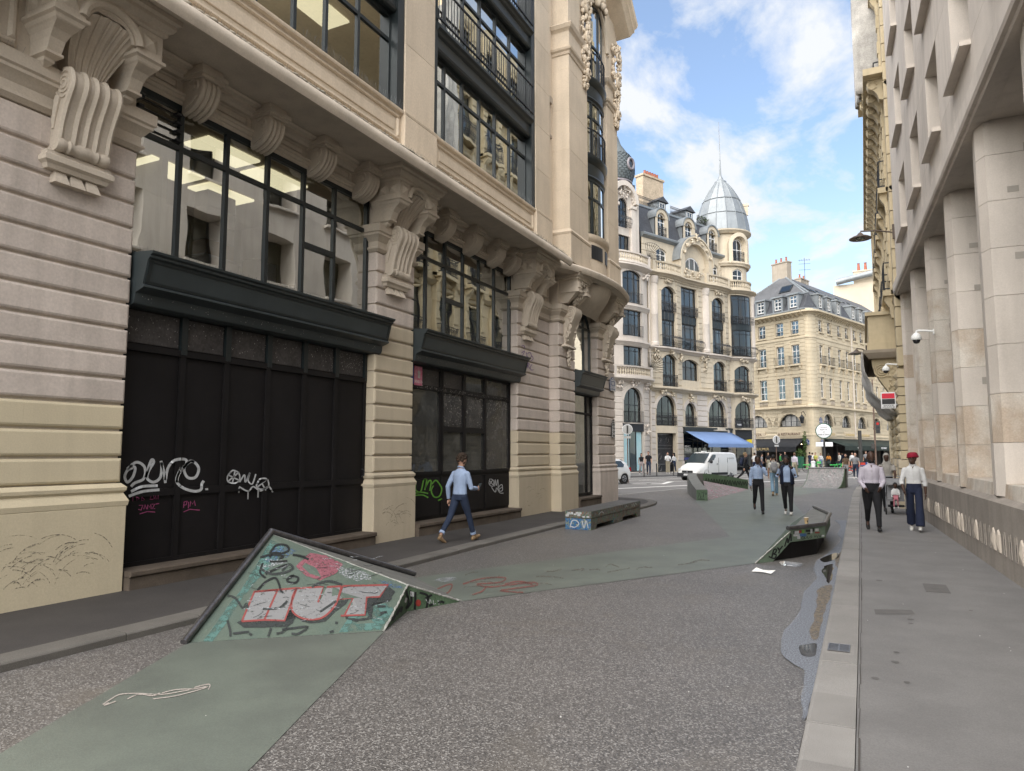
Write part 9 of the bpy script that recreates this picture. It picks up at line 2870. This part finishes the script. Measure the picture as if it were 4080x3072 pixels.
    if vest:
        mb=MB();pr2=[(hem-0.06,0.13,0.185),(pz+0.12*H,0.132,0.18),(pz+0.19*H,0.14,0.19),(pz+0.25*H,0.136,0.195),(pz+0.29*H,0.112,0.17),(pz+0.318*H,0.085,0.09)]
        rg=[]
        for z,rx,ry in pr2:
            c0=tz(z);rg.append([(c0.x+rx*f*b*math.cos(a),c0.y+ry*f*math.sin(a),z)for a in[R(32)+R(296)*k/18 for k in range(19)]])
        inner=[[(p[0]*0.93+tz(p[2]).x*0.07,p[1]*0.93,p[2])for p in r_]for r_ in rg]
        mb.loft(rg,cap=False,closed=False);o=mb.build('vest',vest,t,fix=False,smooth=60);o.modifiers.new('thickness','SOLIDIFY').thickness=-0.025
    # --- shoes
    for(h,k,a,g)in lg:
        mb=MB();tip=max(-55,min(18,(g+8)if g<-18 else(g-5 if g>8 else 0)))
        d_=V((math.cos(R(-tip)if tip<0 else R(tip)),0,math.sin(R(tip))if tip>0 else-math.sin(R(-tip))));
        hl=a+V((-0.045*f,0,-0.055*f));
        mb.ball(tuple(hl+V((0.02,0,0))),(0.05*f,0.042*f,0.038*f),10,6);mb.tube([tuple(hl),tuple(hl+d_*0.09*f+V((0,0,0.004))),tuple(hl+d_*0.17*f-V((0,0,0.004))),tuple(hl+d_*0.235*f-V((0,0,0.008)))],[0.040*f,0.044*f,0.044*f,0.028*f],10)
        mb.tube([tuple(a+V((0,0,-0.03))),tuple(a+V((0.0,0,0.015)))],0.042*f,10)
        mb.v=[(x,y,max(z,hl.z-0.03*f+(x-hl.x)*d_.z))for x,y,z in mb.v]
        fuse(mb,'shoe',shoes,t,0.009 if detail else 0.014,1)
    # --- hair, beard, headwear
    hb=MB()
    if hair_style=='short':
        hb.ball((-0.014*f,0,0.042*f),(hr[0]*1.0,hr[1]*1.08,hr[2]*0.82),14,9);cut=0.018
    elif hair_style=='curly':
        rq=random.Random(3)
        for k in range(70):
            d_=V((rq.gauss(0,1)-0.5,rq.gauss(0,1),rq.gauss(0,1)+0.5)).normalized();hb.ball((-0.012+d_.x*hr[0]*0.98,d_.y*hr[1]*1.06,0.04+d_.z*hr[2]*0.82),0.026*f,6,5)
        hb.ball((-0.014*f,0,0.045*f),(hr[0]*0.95,hr[1]*1.05,hr[2]*0.8),12,8);cut=-0.05
    elif hair_style=='bald':
        cut=None
    elif hair_style=='long':
        hb.ball((-0.014*f,0,0.04*f),(hr[0]*1.03,hr[1]*1.1,hr[2]*0.85),14,9);hb.tube([(-0.05*f,0,0.02),(-0.075*f,0,-0.1),(-0.085*f,0,-0.24*f)],[0.075*f,0.08*f,0.05*f],10);cut=None
    elif hair_style=='hijab':
        hb.ball((-0.012*f,0,0.02*f),(hr[0]*1.12,hr[1]*1.2,hr[2]*1.02),14,9);hb.tube([(-0.01,0,-0.05),(-0.005,0,-0.14*f),(0.01,0,-0.22*f)],[0.085*f,0.10*f,0.17*f],12);cut=None
    elif hair_style=='turban':
        for k in range(5):
            z=0.035+0.018*k;r_=hr[0]*(1.08-0.07*k*k*0.3)
            hb.tube([(-0.012+r_*math.cos(a),r_*0.86*math.sin(a),z+0.012*math.sin(a+k))for a in[2*math.pi*j/16 for j in range(17)]],0.024*f,7)
        hb.ball((-0.05*f,0,0.09*f),(0.075*f,0.08*f,0.055*f),10,7);cut=None
    if hair_style != 'bald' and hb.v:
        face=hair_style in('short','long','hijab','curly')
        vs=[]
        for(x,y,z)in hb.v:
            if face and x>hr[0]*0.35 and z<0.055*f:
                x=hr[0]*0.35+(x-hr[0]*0.35)*0.15
            vs.append(hp((x,y,z)))
        ho=MB();ho.add(vs,hb.f);ho.build('headscarf' if hair_style in('hijab','turban')else 'hair',hair,t,smooth=70,fix=False)
    if beard:
        hb=MB();hb.ball((0.035*f,0,-0.072*f),(hr[0]*0.66,hr[1]*0.86,hr[2]*0.48),12,8)
        ho=MB();ho.add([hp(v)for v in hb.v],hb.f);ho.build('beard','hair_black',t,smooth=70,fix=False)
    if detail:
        eb=MB()
        for s in(-1,1):eb.ball((hr[0]*0.86,s*0.030*f,0.008*f),(0.008,0.013,0.007),8,5)
        eo=MB();eo.add([hp(v)for v in eb.v],eb.f);eo.build('eyes','leather_black',t,fix=False)
    t['ph']=pz
    return t,ar,tz,pz,zs
def backpack(label,P,m='grey_cloth',sz=1.0):
    t0,ar,tz,pz,zs=P
    b=thing('backpack',label,'backpack',(0,0,0));b.matrix_world=Matrix.Translation(t0.location)@ Matrix.Rotation(t0.rotation_euler.z,4,'Z')
    c=tz(zs-0.18);mb=MB();mb.ball((c.x-0.20,0,c.z),(0.10*sz,0.155*sz,0.24*sz),14,10);mb.ball((c.x-0.28,0,c.z-0.08),(0.05*sz,0.11*sz,0.11*sz),10,7);mb.build('pack',m,b,smooth=60)
    for s in(-1,1):
        mb=MB();mb.tube([(c.x-0.14,s*0.09,c.z+0.18),(c.x-0.02,s*0.10,zs+0.06),(c.x+0.115,s*0.10,zs-0.04),(c.x+0.13,s*0.11,zs-0.2),(c.x,s*0.17,zs-0.32)],0.018,6);mb.build('strap',m,b,smooth=60)
    return b
def gp(px,py,z=0.0):
    q=on_ground(px,py,z);return(q.x,q.y,z)
def face_cam(l_):return math.atan2(-l_[1],-l_[0])
# 1 man walking away on the left pavement, phone in hand
l1=(-7.2,12.25,0.078)
p1=person('person in light blue shirt and rolled jeans walking away along the left pavement',l1,R(78),1.73,0.98,'skin_light','sky_shirt','jeans_dark','leather_tan','hair_brown','curly',legs=(-24,24),knees=(14,4),armL=(-20,16,12,-0.1),armR=(10,12,85,0.25),head=(22,-8),detail=2,cuff='sky_shirt',untuck=0.05,lean=3)
w=p1[1][1][2];M1=Matrix.Translation(l1)@ Matrix.Rotation(R(78),4,'Z')
ph=thing('phone','dark mobile phone in the hand of the person in light blue shirt','phone',tuple(M1 @ (w+V((0.09,0.02,0.04)))),R(78));mb=MB();mb.cbox(-0.005,0.005,-0.036,0.036,-0.07,0.07,0.003);o=mb.build('case','leather_black',ph,rot=(0,R(35),0))
mb=MB();mb.box(-0.0065,-0.005,-0.032,0.032,-0.064,0.064);mb.build('screen','car_glass',ph,rot=(0,R(35),0))
# 2, 3 two men walking towards the camera on the green path
l2=gp(1640,1110);p2=person('person in pale blue shirt covering the mouth with one hand, walking on the green path',l2,face_cam(l2)+R(4),1.70,0.95,'skin_dark','sky_shirt','black_cloth','leather_black','hair_black','short',legs=(14,-22),knees=(4,36),armL=(50,10,165,0.6),armR=(-8,9,8,0),head=(6,0),detail=2,belt='leather_black')
l3=gp(1703,1112);p3=person('person in navy vest over blue shirt holding the collar on the green path',l3,face_cam(l3)-R(4),1.69,1.12,'skin_dark','sky_shirt','black_cloth','shoe_white','hair_black','short',legs=(16,-14),knees=(6,22),armL=(40,16,162,0.42),armR=(40,18,162,0.3),head=(0,-28),detail=2,vest='navy',untuck=0.04,beard=True)
# 4, 5 couple on the right pavement
l4=(0.11,17.6,0.118);p4=person('person in pale lilac shirt and black trousers walking on the right pavement',l4,face_cam(l4)+R(3),1.72,1.30,'skin_dark','pale_shirt','black_cloth','leather_black','hair_black','bald',legs=(18,-16),knees=(5,28),armL=(6,10,58,0.32),armR=(4,10,52,0.36),head=(12,14),detail=2,beard=True,belt='leather_black')
l5=(0.93,17.9,0.118);p5=person('person in red turban, white blouse and wide navy trousers on the right pavement',l5,face_cam(l5)-R(2),1.66,0.95,'skin_dark','white_cotton','navy','shoe_white','turban','turban',legs=(16,-12),knees=(4,14),armL=(-6,10,4,0),armR=(8,14,40,0.2),head=(0,-42),detail=2,wide=0.045,sleeve='roll')
mb=MB();
# 6 woman with pushchair
l6=(0.55,23.3,0.118);p6=person('person in grey headscarf pushing a buggy behind the lilac shirt walker',l6,face_cam(l6),1.66,1.0,'skin_dark','hijab_grey','black_cloth','leather_black','hijab_grey','hijab',legs=(14,-12),knees=(6,18),armL=(35,8,62,0.05),armR=(35,8,62,0.05),detail=1,sleeve='short')
BG=thing('baby_buggy','grey and black buggy pushed by the person in grey headscarf','buggy',(0.72,22.6,0.118),face_cam((0.72,22.6)))
mb=MB()
for s in(-1,1):
    mb.tube([(-0.42,s*0.24,1.02),(-0.3,s*0.24,0.8),(0.3,s*0.24,0.16)],0.014,6);mb.tube([(-0.3,s*0.24,0.14),(0.12,s*0.24,0.62)],0.014,6)
mb.tube([(-0.42,-0.24,1.02),(-0.44,0,1.03),(-0.42,0.24,1.02)],0.016,6);mb.tube([(-0.3,-0.24,0.2),(-0.3,0.24,0.2)],0.012,6);mb.build('frame','rim_grey',BG)
for(x,s)in((0.3,1),(0.3,-1),(-0.3,1),(-0.3,-1)):
    mb=MB();mb.lathe([(0.08,-0.02),(0.09,0),(0.08,0.02)],14,(x,s*0.25,0.09),ax='y');mb.build('wheel','tyre',BG)
mb=MB();mb.loft([[(0.18,-0.21,0.42),(0.18,0.21,0.42),(0.16,0.21,0.36),(0.16,-0.21,0.36)],[(-0.12,-0.21,0.42),(-0.12,0.21,0.42),(-0.14,0.21,0.36),(-0.14,-0.21,0.36)],[(-0.32,-0.21,0.88),(-0.32,0.21,0.88),(-0.36,0.21,0.86),(-0.36,-0.21,0.86)]]);mb.build('seat','grey_cloth',BG)
mb=MB();rings=[[(-0.32+0.42*math.cos(a),y,0.62+0.36*math.sin(a))for y in(-0.23,-0.1,0.1,0.23)]for a in[R(30)+R(110)*k/8 for k in range(9)]];mb.loft(rings,cap=False,closed=False);o=mb.build('hood','grey_cloth',BG,fix=False,smooth=60);o.modifiers.new('thickness','SOLIDIFY').thickness=0.02
mb=MB();mb.box(-0.25,0.15,-0.2,0.2,0.2,0.24);mb.build('basket','black_cloth',BG)
# the child
ck=person('small person in pink trousers sitting in the grey buggy',(0.72+0.06*math.cos(face_cam((0.72,22.6))),22.6+0.06*math.sin(face_cam((0.72,22.6))),0.118+0.16),face_cam((0.72,22.6)),0.82,0.95,'skin_dark','white_cotton','pink_cloth','shoe_white','hair_black','short',legs=(78,72),knees=(70,60),armL=(20,10,50,0.2),armR=(20,10,50,0.2),detail=0,heads=1.35)
# 7 walker with grey backpack going away
l7=gp(1673.7,1071);p7=person('walker in cream T-shirt and pale jeans with grey backpack seen from behind',l7,R(100),1.72,0.95,'skin_tan','cream_cotton','jeans_light','leather_tan','hair_black','short',legs=(-16,18),knees=(22,6),armL=(-8,10,5,0),armR=(12,10,20,0),sleeve='short',detail=1,untuck=0.03,wide=0.02)
backpack('grey backpack on the walker in cream T-shirt',p7,'grey_cloth')
# 8, 9 near the crossing
l8=gp(1610.5,1042.3);p8=person('person all in black with a dark backpack crossing behind the skate bank',l8,R(15),1.85,1.05,'skin_light','black_cloth','black_cloth','leather_black','hair_fair','curly',legs=(24,-26),knees=(6,22),armL=(22,10,40,0),armR=(-20,10,0,0),detail=1,untuck=0.04)
backpack('dark backpack on the person all in black',p8,'navy',1.1)
l9=gp(1631,1024);p9=person('person in plain white T-shirt seen from behind just left of the pale blue shirt walker',(l9[0],l9[1],0),R(80),1.82,1.05,'skin_tan','white_cotton','navy','shoe_white','hair_brown','short',legs=(-10,12),knees=(14,4),sleeve='short',detail=1,untuck=0.03)
l10=gp(1717.5,1030);p10=person('person in pink shirt behind the vest wearer, walking away',(l10[0],l10[1],0),R(70),1.84,1.1,'skin_brown','pale_shirt','khaki','leather_black','hair_grey','bald',legs=(-14,16),knees=(18,4),detail=1)
l11=gp(1829,1034.2);p11=person('person in brown T-shirt walking towards us beyond the quarter pipe',l11,face_cam(l11)-R(10),1.74,1.0,'skin_light','brown_cloth','grey_cloth','shoe_white','hair_brown','short',legs=(16,-14),knees=(4,26),sleeve='short',detail=1,beard=True,untuck=0.03)
l12=gp(1849.5,1035);p12=person('person in patterned grey T-shirt and jeans right of the brown T-shirt person',l12,face_cam(l12)+R(5),1.80,1.08,'skin_light','grey_cloth','jeans_dark','shoe_white','hair_brown','bald',legs=(14,-12),knees=(4,22),sleeve='short',detail=1,untuck=0.03)
# far pavement on the left
l13=gp(1386,1025.5,0.12);person('person in black top and striped trousers on the far left pavement',l13,R(-60),1.66,0.9,'skin_light','black_cloth','stripe','shoe_white','hair_brown','long',legs=(12,-12),knees=(4,20),sleeve='none',detail=0,wide=0.03)
l14=gp(1401.5,1026,0.12);person('person in black T-shirt and dark trousers beside the striped trousers person',l14,R(-75),1.82,1.0,'skin_light','black_cloth','jeans_dark','leather_black','hair_brown','short',legs=(16,-16),knees=(4,24),sleeve='short',detail=0,untuck=0.03)
l15=gp(1443,1023.5,0.12);person('person in long white sweatshirt standing before the grey iron door',l15,R(-70),1.74,1.05,'skin_light','white_cotton','khaki','shoe_white','hair_black','short',legs=(3,-2),knees=(2,4),armL=(30,8,100,0.3),armR=(30,8,100,0.3),detail=0,wide=0.03,untuck=0.03)
l16=gp(1457,1021.5,0.12);person('person in white top and dark jeans nearest the iron door',l16,R(160),1.68,0.95,'skin_light','white_cotton','jeans_dark','shoe_white','hair_black','long',legs=(4,-4),knees=(2,4),detail=0)
l17=gp(1348,1021,0.12);person('person in dark shirt standing behind the white hatchback',l17,R(-20),1.76,1.0,'skin_tan','navy','black_cloth','leather_black','hair_grey','short',detail=0)
# crowd before the restaurant
crowd=[
 (1646,1019,'passer-by in grey shirt between the white T-shirt person and the pale blue shirt person','grey_cloth','jeans_dark','hair_brown','short',1.6,20),
 (1660,1016,'person in dark top and khaki trousers under the black awning','black_cloth','khaki','hair_fair','long',1.68,-60),
 (1697,1014,'person in black standing still in the restaurant entrance','black_cloth','black_cloth','hair_black','short',1.8,-100),
 (1750,1015,'person in dark jacket walking left of the yellow top person','navy','jeans_dark','hair_black','short',1.75,60),
 (1756,1014.5,'person in white top close beside the dark jacket person','white_cotton','black_cloth','hair_brown','short',1.7,80),
 (1763,1016,'person in yellow top behind the green bicycles','yellow_cloth','black_cloth','hair_fair','short',1.72,-120),
 (1774,1013,'person in pale top beside the yellow top person','white_cotton','jeans_light','hair_fair','long',1.66,-90),
 (1791,1012,'person in orange cardigan at the terrace','orange_cloth','black_cloth','hair_black','long',1.64,100),
 (1815,1013,'person in flowered white shirt over the bicycles right of the round sign','cream_cotton','jeans_dark','hair_brown','short',1.72,-140),
 (1821,1011,'person in dark blue shirt at the terrace behind the flowered shirt','navy','black_cloth','hair_black','short',1.76,170),
 (1842,1014,'person in white jacket between the brown and grey T-shirt people','white_cotton','black_cloth','hair_brown','short',1.72,-80),
 (1858,1013,'person in dark clothes by the thick dark post','black_cloth','jeans_dark','hair_grey','short',1.7,-40),
 (1872,1014,'person in grey top directly behind the pale lilac shirt walker','grey_cloth','black_cloth','hair_brown','curly',1.86,-95),
 (1686,1013,'diner in dark green top seated side under the awning','green_cloth','black_cloth','hair_brown','short',1.62,10),
]
for(px,py,lb,tp,bt,hr_,st_,hh,rz)in crowd:
    l_=gp(px,py,0.12)
    person(lb,l_,R(rz),hh,1.0,'skin_light',tp,bt,'leather_black',hr_,st_,legs=(12,-10),knees=(4,18),detail=0,sleeve=random.choice(('long','short')),group='people at the crossing')
dg=bpy.context.evaluated_depsgraph_get()
for o in BAKE:
    me=bpy.data.meshes.new_from_object(o.evaluated_get(dg))
    me.polygons.foreach_set('use_smooth',[True]*len(me.polygons))
    o.modifiers.clear()
    o.data=me

for o in list(COL.objects):
    if o.type=='MESH' and o.parent is not None and o.name.split('.')[0]in('graffiti','tag','sticker','scratches','letter_outline','buttons','eyes'):
        o['kind']='stuff'
